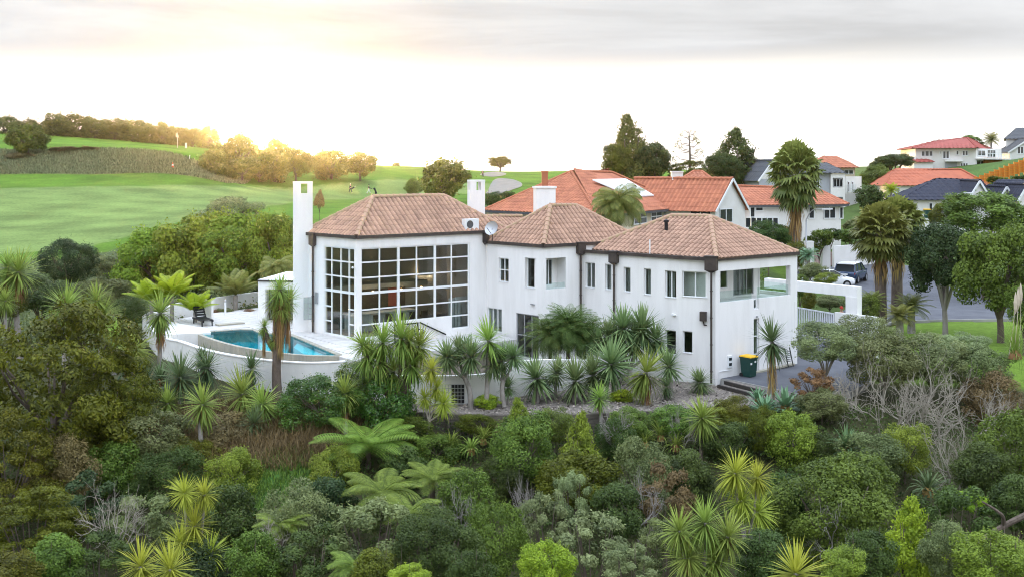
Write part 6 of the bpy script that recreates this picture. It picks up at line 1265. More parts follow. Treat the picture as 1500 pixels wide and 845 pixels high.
def fanpalm(seed, nf=74, e0=88, e1=-62):
    rs = np.random.RandomState(seed); mb = MB()
    for i in range(nf):
        t = (i + 0.5) / nf; el = radians(e0 + (e1 - e0) * t + rs.normal(0, 5)); az = i * 2.39996 + rs.normal(0, .15); d = np.array([cos(az) * cos(el), sin(az) * cos(el), sin(el)]); sd = np.array([-sin(az), cos(az), 0]); up = np.cross(d, sd)
        pl_ = 0.42 + 0.15 * rs.rand(); h = d * pl_; mb.seg((0, 0, -0.15 * t), h, 0.022, 0.012, rnd=0.6); nb_ = 15; rr = 0.42 + 0.12 * rs.rand(); a = np.linspace(-1.75, 1.75, nb_)
        dirs = d[None] * np.cos(a)[:, None] + sd[None] * np.sin(a)[:, None] + up[None] * (0.12 * np.cos(2 * a))[:, None]; q1 = h + dirs * rr * 0.6; q2 = h + dirs * rr + np.array([0, 0, -0.12]) * (0.6 + rs.rand(nb_))[:, None]; wv = np.cross(dirs, up[None]) * 0.055
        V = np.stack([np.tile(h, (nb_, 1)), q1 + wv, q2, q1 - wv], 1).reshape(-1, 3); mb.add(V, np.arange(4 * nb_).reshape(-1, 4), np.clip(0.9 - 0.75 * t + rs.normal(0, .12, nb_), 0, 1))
    return mb.mesh('fan_fronds')
FAN = [fanpalm(1), fanpalm(2)]

# ------------------------------------------------------------------ placing plants
prs = np.random.RandomState(5)
CNT = {}
def pick(d, k):
    ks = [q for q in d if q.rstrip('0123456789') == k]; CNT[k] = CNT.get(k, -1) + 1; return d[ks[CNT[k] % len(ks)]]
def bush(kind, m, u, v, w, h, Y, label, cat='shrub', name='shrub', group=None, bark='bark', dy=1.0, tk=1.0, base=None):
    if kind == 'round' and w * Y / F > 2.7 and Y < 90: kind = 'bigb'
    c = PX(u, v, Y); rx = w / 2 * Y / F; rz = h / 2 * Y / F; b = np.array([c[0], c[1], gz(c[0], c[1]) if base is None else base]); b[2] = min(b[2], c[2] - 0.25 * rz)
    r = empty(name, b, label, cat, group); link('crown', pick(CR, kind), r, c, 0, (rx * prs.uniform(0.98, 1.18), rx * dy * prs.uniform(0.9, 1.15), rz * prs.uniform(1.0, 1.16)), m=M[m], rot=(prs.normal(0, .14), prs.normal(0, .14), prs.rand() * 6.28))
    ht = max(c[2] - b[2] + 0.25 * rz, 0.3); tr_ = min(rx, ht * 0.8) * tk; link('trunk', (TKS if cat == 'shrub' else TK)[prs.randint(3)], r, b, prs.rand() * 6.28, (rx * 1.1 * (1 if tk == 1 else 1), rx * 1.1, ht), m=M[bark]); return r
def tree(kind, m, u, v, w, h, Y, label, **k):
    k.setdefault('cat', 'tree'); k.setdefault('name', 'tree'); return bush(kind, m, u, v, w, h, Y, label, **k)
def spiky(kind, m, Y, heads, bu, label, skirt=0.0, r=0.10, bark='palebark', name='cabbage_tree', cat='cabbage tree', group=None, base=None, split=0.55, bv=None):
    x = (bu - U0) / F * Y; bz = gz(x, Y) if base is None else base
    if bv is not None: bz = PX(bu, bv, Y)[2]
    b = np.array([x, Y, bz]); R_ = empty(name, b, label, cat, group); hp = []
    for (u, v, rr) in heads: q = PX(u, v, Y) + np.array([0, prs.normal(0, 0.15) if len(heads) > 1 else 0, 0]); hp.append((q, rr * Y / F))
    top = np.mean([q for q, _ in hp], 0); low = min(q[2] for q, _ in hp); jn = b + (top - b) * split; jn[2] = b[2] + (low - b[2]) * split; mb = MB()
    if len(hp) == 1: mb.tube(catmull([b - [0, 0, 0.3], b + (hp[0][0] - b) * 0.45 + [prs.normal(0, .05), 0, 0], hp[0][0]], 4), np.linspace(r * 1.25, r * 0.75, 9), 8)
    else:
        mb.tube(catmull([b - [0, 0, 0.3], (b + jn) / 2 + [prs.normal(0, .05), 0, 0], jn], 4), np.linspace(r * 1.3, r, 9), 8)
        for q, _ in hp: mb.tube(catmull([jn - (jn - b) * 0.08, jn + (q - jn) * 0.5 + np.array([(q - jn)[0] * 0.15, 0, -0.1]), q], 4), np.linspace(r * 0.8, r * 0.55, 9), 6)
    mb.build('trunk', M[bark], R_, True)
    for q, rr in hp:
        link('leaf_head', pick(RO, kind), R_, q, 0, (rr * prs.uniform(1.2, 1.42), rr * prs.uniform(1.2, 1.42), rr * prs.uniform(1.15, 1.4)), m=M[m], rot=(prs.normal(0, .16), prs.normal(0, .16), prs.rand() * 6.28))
        if skirt > 0: s_ = rr * 1.3 * skirt; link('dead_leaf_skirt', SKIRT, R_, q - [0, 0, rr * 0.12], prs.rand() * 6.28, (rr * 0.75, rr * 0.75, s_ / 0.9), m=M['deadleaf'])
    return R_
def clump(kind, m, u, v, r_, Y, label, name='flax', cat='flax', group=None, base=None, sz=1.0):
    "a stemless rosette standing on the land; v is the row of its base"
    x = (u - U0) / F * Y; z = (gz(x, Y) if base is None else base) if v is None else PX(u, v, Y)[2]; q = np.array([x, Y, z]); rr = r_ * Y / F
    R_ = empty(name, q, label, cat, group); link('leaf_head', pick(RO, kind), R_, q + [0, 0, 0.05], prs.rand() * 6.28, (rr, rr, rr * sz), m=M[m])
    mb = MB(); mb.lathe([(0.22 * rr, -0.15), (0.2 * rr, 0.05), (0.08 * rr, 0.18 * rr)], q, 8); mb.build('stem', M['deadleaf'], R_, True); return R_
def fern(kind, u, v, r_, Y, label, m='s_fern'):
    c = PX(u, v, Y); g = gz(c[0], c[1]); rr = r_ * Y / F; b = np.array([c[0], c[1], min(g, c[2] - 0.4)]); R_ = empty('tree_fern', b, label, 'tree fern', 'tree ferns in the gully')
    link('frond_crown', pick(FE, kind), R_, c, prs.rand() * 6.28, (rr,) * 3, m=M[m]); mb = MB(); mb.tube([b - [0, 0, .3], (b + c) / 2 + [0.05, 0, 0], c], [0.12, 0.1, 0.11], 8); mb.build('trunk', M['bark'], R_); return R_
def palm(kind, m, u, v, r_, Y, label, base=None, bv=None, tr=0.14, name='palm', cat='palm', fan=None, skirt=0.0, group=None, bark='palebark', zs=1.0, lean=0.0):
    c = PX(u, v, Y); x = c[0] + lean; bz = gz(x, Y) if bv is None else PX(u, bv, Y)[2]; b = np.array([x, Y, bz]); rr = r_ * Y / F; R_ = empty(name, b, label, cat, group)
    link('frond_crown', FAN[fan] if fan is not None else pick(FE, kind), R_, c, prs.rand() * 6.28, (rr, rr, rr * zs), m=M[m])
    n = 9; t = np.linspace(0, 1, n); pts = b - [0, 0, .3] + (c - b + [0, 0, .3]) * t[:, None]; mb = MB(); rad = tr * (1.25 - 0.35 * t); rad[-2] *= 1.2
    mb.tube(pts, rad, 10)
    R2 = mb.build('trunk', M[bark], R_, True)
    if skirt > 0: link('dead_frond_skirt', SKIRT, R_, c - [0, 0, 0.1 * rr], prs.rand() * 6.28, (rr * 0.85, rr * 0.85, skirt * Y / F / 0.95), m=M['deadleaf']); link('dead_frond_skirt', SKIRT, R_, c - [0, 0, 0.2 * rr], prs.rand() * 6.28, (rr * 0.65, rr * 0.65, skirt * Y / F / 0.8), m=M['deadleaf'])
    return R_
def bare(kind, u, vb, w, h, Y, label, m='silverbark', name='bare_shrub', cat='shrub', group=None):
    b = PX(u, vb, Y); rx = w / 2 * Y / F; hz = h * Y / F; o = link(name, BR[kind], None, b, prs.rand() * 6.28, (rx * 1.05, rx * 1.05, hz * 0.85), m=M[m]); return setp(o, label, cat, group)

# ------------------------------------------------------------------ vegetation: the hill and the street
FT_ = 'trees of the golf course'
ridge = [(8, 190, 46, 26), (46, 192, 40, 24), (84, 189, 44, 28), (112, 189, 40, 26), (140, 193, 40, 26), (168, 193, 40, 24), (194, 196, 36, 26), (216, 199, 40, 26), (240, 200, 38, 28), (262, 204, 36, 24), (282, 206, 34, 26), (304, 207, 36, 28)]
ords = ['first', 'second', 'third', 'fourth', 'fifth', 'sixth', 'seventh', 'eighth', 'ninth', 'tenth', 'eleventh', 'twelfth']
for k, (u, v, w, h) in enumerate(ridge): tree('far', 'f_far', u, v, w * 1.35, h * 1.5, 268, 'olive bushy tree, %s from the left in the far ridge line' % ords[k], group='far ridge trees', dy=0.8)
for (u, v, w, h, Y, m, lb) in ((40, 205, 56, 42, 197, 'f_olive', 'lone round olive tree with a pale trunk above the rough golf bank'), (315, 240, 52, 46, 199, 'f_far', 'leftmost round bush of the sunlit clump on the golf course'),
    (352, 228, 62, 62, 207, 'f_far', 'tall tree behind the leftmost bush of the sunlit golf clump'), (355, 249, 56, 38, 199, 'f_far', 'low round bush at the front of the sunlit golf clump'), (402, 236, 62, 62, 203, 'f_far', 'large domed tree in the middle of the sunlit golf clump'),
    (380, 252, 40, 28, 201, 'f_far', 'small bush under the domed golf tree'), (434, 240, 44, 44, 206, 'f_far', 'open topped tree right of the domed golf tree'), (485, 242, 60, 46, 212, 'f_far', 'rounded tree behind the tall chimney on the golf course'), (528, 241, 46, 38, 216, 'f_far', 'small rounded tree at the right end of the golf clump'),
    (652, 264, 78, 56, 160, 'f_olive', 'dense dome shaped tree on the fairway right of the two golfers')):
    tree('far', m, u, v, w, h, Y, lb, group=FT_)
tree('far', 'f_olive', 733, 237, 36, 15, 292, 'flat topped lone tree on the golf skyline', group=FT_); 
tree('far', 'f_far', 580, 243, 12, 9, 282, 'tiny bush on the golf skyline right of the clump', group=FT_)
for (u, v, w, h, Y, lb) in ((95, 219, 40, 8, 199, 'dark low scrub patch left on the golf bank edge'), (135, 219, 34, 7, 200, 'dark low scrub patch in the middle of the golf bank edge'), (30, 229, 50, 9, 196, 'dark scrub under the lone olive tree on the golf bank')):
    bush('far', 'f_brown', u, v, w, h, Y, lb)
bush('cone', 'f_copper', 468, 290, 19, 26, 120, 'small brown conical bush beside the tall chimney')
bush('round', 'f_green', 605, 275, 28, 26, 76, 'spiky green shrub tip showing above the ridge of the tall block')
bush('fine', 'f_grey', 640, 297, 34, 30, 88, 'grey green shrub behind the roof below the dome shaped tree'); bush('fine', 'f_dark', 730, 292, 60, 24, 96, 'dark low shrub between the white chimney and the orange roof')
# behind the neighbours
tree('cone', 'f_far', 924, 222, 84, 104, 128, 'tall pointed conifer behind the orange roofed house'); tree('big', 'f_dark', 957, 240, 66, 66, 126, 'round dark tree right of the tall pointed conifer'); tree('big', 'f_olive', 905, 240, 46, 60, 126, 'broad olive tree at the left of the pointed conifer')
tree('cone', 'f_dark', 1078, 236, 104, 92, 135, 'dense dark conifer behind the tall front gable'); tree('big', 'f_dark', 1058, 250, 60, 50, 132, 'dark rounded tree left of the dense dark conifer')
b = PX(1010, 268, 124); tp = PX(1009, 192, 124); bpn = empty('bare_pine', b, 'sparse leafless pine standing between the two conifers', 'tree'); mb = MB(); lf = MB(); q_ = np.random.RandomState(12)
mb.tube(catmull([b - [0, 0, 3], (b + tp) / 2 + [0.1, 0, 0], tp], 6), np.linspace(0.2, 0.03, 13), 6)
for k in range(26):
    t = 0.25 + 0.75 * k / 26; a = q_.rand() * 6.28; ln = (1.9 * (1.15 - t) + 0.5) * q_.uniform(0.6, 1.1); o_ = b + (tp - b) * t; d = np.array([cos(a), sin(a), 0.15]); e1 = o_ + d * ln * 0.6; e2 = o_ + d * ln + [0, 0, 0.35 * ln]
    mb.tube([o_, e1, e2], [0.05, 0.035, 0.012], 4)
    nl = 14 if q_.rand() < 0.7 else 40; leaves(lf, e2 + q_.normal(0, 0.16, (nl, 3)), rdir(q_, nl), 0.14 + 0.1 * q_.rand(nl), 0.4, q_, q_.rand(nl))
mb.build('trunk', M['bark'], bpn, True); lf.build('crown', M['f_far'], bpn); bush('open', 'f_far', 1006, 252, 60, 34, 125, 'thin airy tree at the foot of the leafless pine', cat='tree', name='tree')
tree('big', 'f_green', 1285, 262, 58, 40, 140, 'green tree right of the grey modern house'); tree('big', 'f_dark', 1310, 238, 60, 26, 150, 'dark flat tree below the white deck on the hillside'); tree('far', 'f_olive', 1296, 240, 40, 20, 156, 'olive tree on the skyline left of the white two storey house')
tree('far', 'f_dark', 1275, 290, 44, 40, 126, 'dark shrubby tree between the grey house and the vermilion roof'); tree('far', 'f_green', 1425, 205, 30, 12, 168, 'green treetop showing behind the dark red roof'); palm('phoenix', 's_palm', 1452, 205, 16, 166, 'little palm on the skyline right of the dark red roof', tr=0.12)
for k, (u, v, w, h, Y, m, lb) in enumerate(((1478, 272, 60, 16, 128, 'f_green', 'low green shrubs under the orange timber wall'), (1506, 268, 50, 20, 128, 'f_dark', 'dark shrub under the orange timber wall at the right edge'), (1245, 345, 50, 18, 100, 'f_green', 'low hedge below the brown forecourt'), (1215, 343, 36, 14, 99, 'f_dark', 'dark low shrub at the left of the brown forecourt'), (1250, 330, 30, 20, 108, 'f_grey', 'grey shrub beside the brown forecourt bay'), (1200, 352, 44, 26, 95, 'f_green', 'green shrub below the bay window of the gabled house'), (1150, 345, 40, 30, 94, 'f_olive', 'olive shrub behind the trunk of the tall shaggy palm'))): bush('far', m, u, v, w, h, Y, lb)
palm('queen', 's_palm', 906, 298, 52, 76, 'drooping feather palm in front of the orange roof', bv=365, tr=0.16, zs=0.95)
palm('phoenix', 's_nikau', 1305, 279, 16, 108, 'small green palm before the navy roof', tr=0.12)
bush('big', 'f_dark', 1125, 345, 66, 42, 86, 'dark rounded shrub left of the tall shaggy palm'); bush('fine', 'f_olive', 1165, 372, 44, 40, 82, 'olive shrub at the foot of the tall shaggy palm')
palm(None, 's_palm', 1165, 256, 46, 87, 'tall shaggy fan palm with a long skirt of dead fronds', fan=0, skirt=75, tr=0.32, zs=1.3, name='fan_palm')
palm(None, 's_palm', 1290, 340, 52, 66, 'left palm of the tall fan palm pair beside the street', fan=1, skirt=52, tr=0.30, bv=466, zs=1.0, name='fan_palm', group='fan palm pair', bark='bark'); palm(None, 's_palm', 1314, 328, 48, 70, 'right palm of the tall fan palm pair beside the street', fan=0, skirt=56, tr=0.30, bv=452, zs=1.0, name='fan_palm', group='fan palm pair', bark='bark')
for (u, v, r_, Y, lb) in ((1335, 448, 34, 65, 'low spreading cycad palm right of the fan palm trunks'), (1278, 440, 26, 65, 'low cycad palm left of the fan palm trunks'), (1318, 462, 30, 62, 'low cycad palm in front of the fan palm trunks')): palm('phoenix', 's_palm', u, v, r_, Y, lb, tr=0.2, name='cycad', cat='cycad', zs=0.8)
bush('round', 'f_green', 1272, 450, 40, 34, 64, 'leafy green shrub beside the portal post')
tree('big', 'f_deep', 1385, 384, 108, 126, 64, 'dense dark green tree with a bare grey trunk on the lawn', bark='palebark'); tree('big', 'f_green', 1465, 402, 136, 156, 61, 'spreading light green tree at the right edge of the lawn'); tree('big', 'f_green', 1445, 318, 150, 70, 84, 'wide flat topped tree in front of the navy roofs'); tree('big', 'f_olive', 1385, 318, 50, 44, 88, 'small olive tree left of the wide flat topped tree')
tree('round', 'f_green', 1500, 450, 60, 70, 58, 'light green tree low at the right edge by the pampas grass')
palm('phoenix', 's_agave', 1184, 374, 20, 80, 'small blue green palm beside the white pillar', bv=410, tr=0.13, zs=0.8)
for (u, v, w, h, Y, m, lb) in ((1192, 398, 40, 24, 78, 'f_grey', 'grey green shrub below the small blue palm'), (1210, 408, 36, 18, 76, 'f_yellow', 'yellow green shrub beside the white car'), (1172, 420, 30, 40, 70, 'f_green', 'green shrub behind the house corner'), (1215, 442, 50, 22, 72, 'f_grey', 'low grey shrub seen through the portal opening'), (1185, 440, 24, 28, 68, 'f_olive', 'stout little shrub behind the bar gate')): bush('round', m, u, v, w, h, Y, lb)
# hedge and garden behind the pool
for k, (u, v, w, h, Y, lb) in enumerate(((226, 394, 128, 134, 78, 'leftmost tall rounded hedge tree behind the pool terrace'), (286, 386, 128, 144, 77, 'second tall rounded hedge tree from the left behind the pool terrace'), (346, 382, 134, 148, 76, 'third tall rounded hedge tree from the left behind the pool terrace'), (406, 376, 100, 138, 75, 'rightmost tall hedge tree beside the tall chimney'))): tree('big', 'f_hedge', u, v, w, h, Y, lb, group='tall hedge behind the pool', name='hedge_tree')
bush('round', 'f_grey', 340, 312, 92, 46, 104, 'grey green rounded tree at the edge of the fairway above the hedge', cat='tree', name='tree'); bush('round', 'f_deep', 100, 386, 88, 78, 76, 'dark round shrub at the edge of the fairway on the left')
for (u, v, w, h, Y, m, lb) in ((165, 395, 70, 40, 80, 'f_grey', 'low grey shrub between the dark round shrub and the hedge'), (150, 430, 90, 50, 70, 'f_grey', 'grey green scrub below the hedge left of the palms'), (60, 430, 100, 60, 66, 'f_dark', 'dark scrub behind the leftmost cabbage tree'), (190, 455, 60, 50, 63, 'f_dark', 'dark shrub left of the yellow green palms'), (440, 340, 50, 40, 84, 'f_grey', 'grey shrub slope right of the tall hedge'), (10, 440, 60, 60, 62, 'f_olive', 'olive scrub at the left edge below the leftmost cabbage tree'), (120, 470, 90, 50, 58, 'f_olive', 'olive shrub among the cabbage trees on the left')): bush('fine', m, u, v, w, h, Y, lb)
for (u, v, r_, lb, bv) in ((222, 440, 42, 'leftmost of the three yellow green feather palms by the pool', 480), (252, 432, 46, 'middle of the three yellow green feather palms by the pool', 480), (286, 455, 40, 'rightmost of the three yellow green feather palms beside the black lounger', 480)): palm('nikau', 's_nikau', u, v, r_, 62, lb, bv=bv, tr=0.1, group='yellow green palms', zs=0.9)
palm('nikau', 's_palm', 345, 432, 44, 68.5, 'upright feather palm with a yellow trunk against the hedge', bv=458, tr=0.14, zs=1.0); palm('queen', 's_palm', 405, 395, 34, 70, 'drooping palm fronds behind the pavilion roof', tr=0.12)
for (u, w, m, lb) in ((318, 30, 'f_copper', 'reddish bedding shrub behind the pool beside the bollard light'), (335, 34, 'f_grey', 'pale ground shrub in the bed behind the pool'), (366, 26, 'f_copper', 'dark red bedding shrub near the pavilion')): bush('round', m, u, 459, w, 13, 67, lb, base=1.85)
# pool side cabbage trees
CT = 'cabbage trees of the garden'
spiky('cab', 's_cab', 62, [(30, 398, 36), (10, 392, 28)], 30, 'leftmost cabbage tree with a brown skirted trunk at the left edge', 0.7, 0.16, group=CT); spiky('cab', 's_cab', 57, [(95, 450, 34)], 95, 'large cabbage tree head left of the twin spiky heads', 0.3, 0.14, group=CT); spiky('cab', 's_cab', 57, [(142, 440, 26), (150, 462, 32)], 148, 'twin headed cabbage tree left of the yellow green palms', 0.4, group=CT)
spiky('yuc', 's_cab', 54, [(168, 496, 30)], 168, 'bright spiky plant between the olive tree and the white wall end', 0.2, group=CT); spiky('cab', 's_cab', 50, [(196, 512, 30)], 196, 'spiky plant half behind the olive feathery tree', 0.2, group=CT); spiky('cab', 's_cab', 60, [(8, 440, 22)], 8, 'small spiky head at the left edge above the olive tree', 0.0, group=CT)
spiky('cab', 's_cab', 51, [(235, 458, 35)], 235, 'tall single headed cabbage tree in front of the palms', 0.9, 0.11, group=CT, bv=585); spiky('cab', 's_cab', 48.5, [(411, 424, 26), (403, 440, 22), (420, 442, 22), (412, 452, 22), (385, 480, 14), (401, 498, 14)], 409, 'tall shaggy cabbage tree standing in front of the pool', 2.1, 0.18, group=CT, bv=592, split=0.85, bark='bark')
spiky('yuc', 's_cab', 44, [(297, 592, 32)], 297, 'bright cabbage tree head on the dry slope below the pool wall', 0.4, 0.09, group=CT, bv=655)
for (u, v, r_, Y, m, lb) in ((264, 552, 38, 48.5, 's_dark', 'wide dark spiky clump left of the pool wall'), (303, 538, 30, 49, 's_dark', 'dark spiky clump just left of the pool wall curve'), (296, 525, 22, 50, 's_dark', 'upper dark spiky head by the pool wall'), (368, 540, 26, 49, 's_dark', 'spiky head in the middle of the pool wall'), (355, 576, 34, 47, 's_cab', 'spreading spiky clump below the middle of the pool wall'), (385, 592, 30, 46, 's_cab', 'spiky clump at the foot of the tall shaggy cabbage tree'), (372, 620, 26, 45, 's_dark', 'dark grassy clump on the dry slope'), (245, 590, 28, 47, 's_cab', 'pale spiky clump on the dry slope left of the bright cabbage head')):
    spiky('yuc', m, Y, [(u, v, r_)], u, lb, 0.25, 0.08, name='yucca', cat='yucca', group='spiky clumps by the pool', bv=v + r_ * 0.75)
for (u, v, r_, Y, lb) in ((212, 565, 44, 50, 'dark arching flax left of the wide spiky clump'), (190, 545, 36, 51, 'dark arching flax at the foot of the white wall end'), (235, 560, 34, 49, 'dark arching flax beside the tall single cabbage trunk')): clump('flax', 's_dark', u, v, r_, Y, lb, group='dark flax by the pool', sz=1.1)
# below the great window
spiky('cab', 's_cab', 46.3, [(538, 522, 34), (560, 502, 34), (588, 494, 36), (614, 508, 34), (575, 545, 30), (604, 534, 32), (532, 505, 26), (600, 500, 28), (556, 530, 28)], 590, 'many headed cabbage tree hiding the foot of the great window', 0.0, 0.14, bv=640, split=0.5, group=CT, bark='bark'); spiky('cab', 's_lime', 45.6, [(632, 540, 22), (640, 568, 20), (622, 582, 18), (650, 590, 22)], 622, 'slender young cabbage tree with four narrow heads before the low wall', 0.0, 0.05, bv=640, split=0.5, group=CT, bark='silverbark')
spiky('cab', 's_cab', 45.2, [(505, 576, 32)], 505, 'cabbage tree with a rusty skirt beside the glossy green shrub', 0.8, 0.10, bv=645, group=CT)
DG = 'dragon trees below the great window'
spiky('blue', 's_blue', 48.3, [(655, 522, 25), (690, 520, 27), (672, 512, 20)], 690, 'dragon tree with a leaning curved trunk before the low white wall', 0.0, 0.10, bv=592, split=0.6, name='dragon_tree', cat='dragon tree', group=DG, bark='palebark'); spiky('yuc', 's_cab', 48.2, [(716, 498, 32)], 712, 'yellowish dragon tree head right of the leaning dragon tree', 0.0, 0.10, bv=592, name='dragon_tree', cat='dragon tree', group=DG); spiky('blue', 's_blue', 48.4, [(735, 528, 26), (752, 520, 24), (722, 532, 22)], 738, 'blue green dragon tree clump left of the glazed door', 0.0, 0.09, bv=585, name='dragon_tree', cat='dragon tree', group=DG)
clump('flax', 's_dark', 682, 508, 30, 53.5, 'dark cycad fronds against the white wall right of the handrail', name='cycad', cat='cycad', sz=0.8); bush('round', 'f_lime', 714, 588, 44, 20, 48.4, 'low yellow bromeliad patch at the foot of the dragon trees', base=0); spiky('blue', 's_blue', 48.8, [(744, 566, 18)], 744, 'small dragon tree between the low wall and the parapet', 0, 0.05, base=0, name='dragon_tree', cat='dragon tree', group=DG)
for (u, v, r_, Y, bv, lb) in ((786, 553, 35, 49.5, 597, 'blue dragon tree in the gravel left of the parapet plants'), (843, 556, 34, 49.5, 598, 'blue dragon tree in the gravel below the clump of palms'), (895, 533, 36, 50.5, 592, 'blue dragon tree with a stout trunk right of the palm clump'), (980, 535, 26, 51, 580, 'dark dragon tree leaning by the corner window'), (1025, 559, 21, 51.5, 580, 'low dark spiky plant at the foot of the house corner')): spiky('blue', 's_blue', Y, [(u, v, r_)], u + 2, lb, 0, 0.09, bv=bv, name='dragon_tree', cat='dragon tree', group='dragon trees in the gravel')
spiky('blue', 's_blue', 53.5, [(890, 490, 29), (912, 480, 31), (940, 482, 33), (960, 496, 28), (930, 500, 30), (905, 502, 26), (875, 500, 22)], 925, 'wide many headed blue dragon tree against the left wall', 0, 0.10, base=0.0, name='dragon_tree', cat='dragon tree', split=0.4); spiky('yuc', 's_cab', 49, [(946, 545, 36)], 946, 'green yucca with a brown skirt in front of the wide blue dragon tree', 0.8, 0.10, bv=615, name='yucca', cat='yucca')
spiky('yuc', 's_cab', 47, [(878, 582, 20)], 878, 'small spiky head at the gravel edge left of the skirted yucca', 0.6, 0.07, bv=635, name='yucca', cat='yucca'); spiky('yuc', 's_dark', 50, [(976, 566, 17)], 978, 'small thin spiky plant right of the skirted yucca', 0, 0.04, base=0, name='yucca', cat='yucca')
for k, (u, v, r_, lb) in enumerate(((806, 490, 46, 'left palm of the dense feathery clump by the parapet'), (832, 478, 50, 'middle palm of the dense feathery clump by the parapet'), (856, 492, 46, 'right palm of the dense feathery clump by the parapet'))): palm('clump', 's_clump', u, v, r_, 54.5, lb, base=0.5, bv=548, tr=0.09, group='feathery palm clump', zs=0.85, bark='bark')
spiky('yuc', 's_dark', 48.3, [(1131, 500, 33)], 1130, 'cabbage tree with a shaggy brown trunk beside the green bin', 1.5, 0.10, bv=600, group=CT)
bush('round', 'f_gloss', 470, 592, 130, 100, 46, 'large glossy green shrub at the right end of the pool wall'); bush('round', 'f_gloss', 520, 556, 70, 50, 47.5, 'smaller glossy green shrub behind the rusty skirted cabbage tree'); bush('round', 'f_gloss', 562, 590, 84, 84, 46.6, 'dark glossy shrub left of the low white wall')
for k, (u, v, r_, lb) in enumerate(((1120, 602, 30, 'front left blue agave at the foot of the shaggy cabbage trunk'), (1150, 596, 34, 'blue agave right of the shaggy cabbage trunk'), (1182, 606, 30, 'blue agave under the coppery shrub'), (1165, 618, 28, 'lowest blue agave of the patch'), (1110, 586, 22, 'small blue agave beside the black steps'))): clump('agave', 's_agave', u, v, r_, 47.3 + 0.3 * k % 2, lb, name='agave', cat='agave', group='blue agaves by the steps', sz=0.9)
bush('open', 'f_copper', 1190, 560, 70, 50, 48.5, 'coppery brown shrub beside the drive'); bush('fine', 'f_grey', 1205, 592, 80, 50, 47, 'grey twiggy shrub below the coppery shrub')
# grey leaf thicket on the right
GB = 'grey thicket at the drive corner'
for (kd, m, u, v, w, h, Y, lb) in (('fine', 'f_grey', 1210, 500, 100, 56, 50.5, 'grey leaved thicket nearest the bar gate'), ('fine', 'f_grey', 1268, 492, 96, 60, 52, 'grey leaved thicket below the portal post'), ('fine', 'f_grey', 1295, 528, 120, 80, 50, 'grey leaved thicket in the middle below the palm pair'), ('fine', 'f_grey', 1362, 525, 120, 76, 51, 'grey leaved thicket in front of the lawn tree'), ('fine', 'f_silver', 1410, 505, 80, 34, 52.5, 'pale silvery leaf mound at the lawn edge'), ('fine', 'f_grey', 1432, 540, 100, 70, 51, 'grey leaved thicket at the right of the pale mound')): bush(kd, m, u, v, w, h, Y, lb, group=GB, bark='silverbark')
for (kd, u, vb, w, h, Y, lb) in (('bare0', 1290, 665, 190, 165, 47.5, 'large bare silver branched shrub left of the white stems'), ('bare1', 1350, 670, 180, 170, 47, 'large bare silver branched shrub in the middle of the right slope'), ('bare2', 1235, 640, 120, 120, 48, 'bare silver shrub behind the agaves'), ('bare0', 1420, 660, 170, 130, 47, 'bare silver branches spreading at the right'), ('bare1', 1400, 745, 110, 160, 41.5, 'white stemmed leafless tree on the right slope')): bare(kd, u, vb, w, h, Y, lb, group='bare silver shrubs')
bush('fine', 'f_brown', 1455, 590, 110, 90, 49, 'dark brown twiggy shrub at the right edge'); clump('grass', 's_cab', 1487, 520, 44, 50, 'pampas grass tuft at the right edge of the lawn', name='pampas_grass', cat='pampas grass', sz=1.6)
for k in range(3):
    q = PX(1478 + 7 * k, 520, 50); mb = MB(); tp = q + [0.3 - 0.1 * k, 0, 2.6 + 0.2 * k]; mb.tube([q, (q + tp) / 2 + [0.05, 0, 0], tp], [0.02, 0.015, 0.012], 4); mb.lathe([(0.01, -0.7), (0.07, -0.5), (0.09, -0.2), (0.05, 0.1), (0.005, 0.3)], tp, 8); par = [o for o in COL.objects if o.name.startswith('pampas_grass')][-1]; mb.build('plume', mat('pampas_plume_%d' % k, (0.52, 0.45, 0.34), rough=0.95), par)
mb = MB(); a = PX(1420, 800, 34); mb.tube(catmull([a + [-0.6, 0, -0.4], a + [0.3, 0.2, 0.05], a + [1.6, 0.3, 0.75], a + [3.0, 0.5, 1.2]], 5), np.linspace(0.05, 0.12, 16), 8); mb.tube(catmull([a + [1.2, 0.3, 0.55], a + [1.0, 0, 1.0], a + [0.4, 0, 1.4]], 4), np.linspace(0.08, 0.03, 9), 6); thing('fallen_log', mb, M['bark'], 'fallen grey branching log at the lower right edge', 'log')

bush('round', 'f_lime', 912, 580, 44, 20, 49.8, 'low yellow green patch under the wide blue dragon tree', base=0); spiky('blue', 's_blue', 50.2, [(868, 548, 28)], 868, 'dragon tree hiding the right end of the parapet wall', 0, 0.08, base=0, name='dragon_tree', cat='dragon tree', group='dragon trees in the gravel'); spiky('blue', 's_blue', 50.6, [(815, 545, 26)], 815, 'dragon tree against the middle of the parapet wall', 0, 0.07, base=0, name='dragon_tree', cat='dragon tree', group='dragon trees in the gravel')

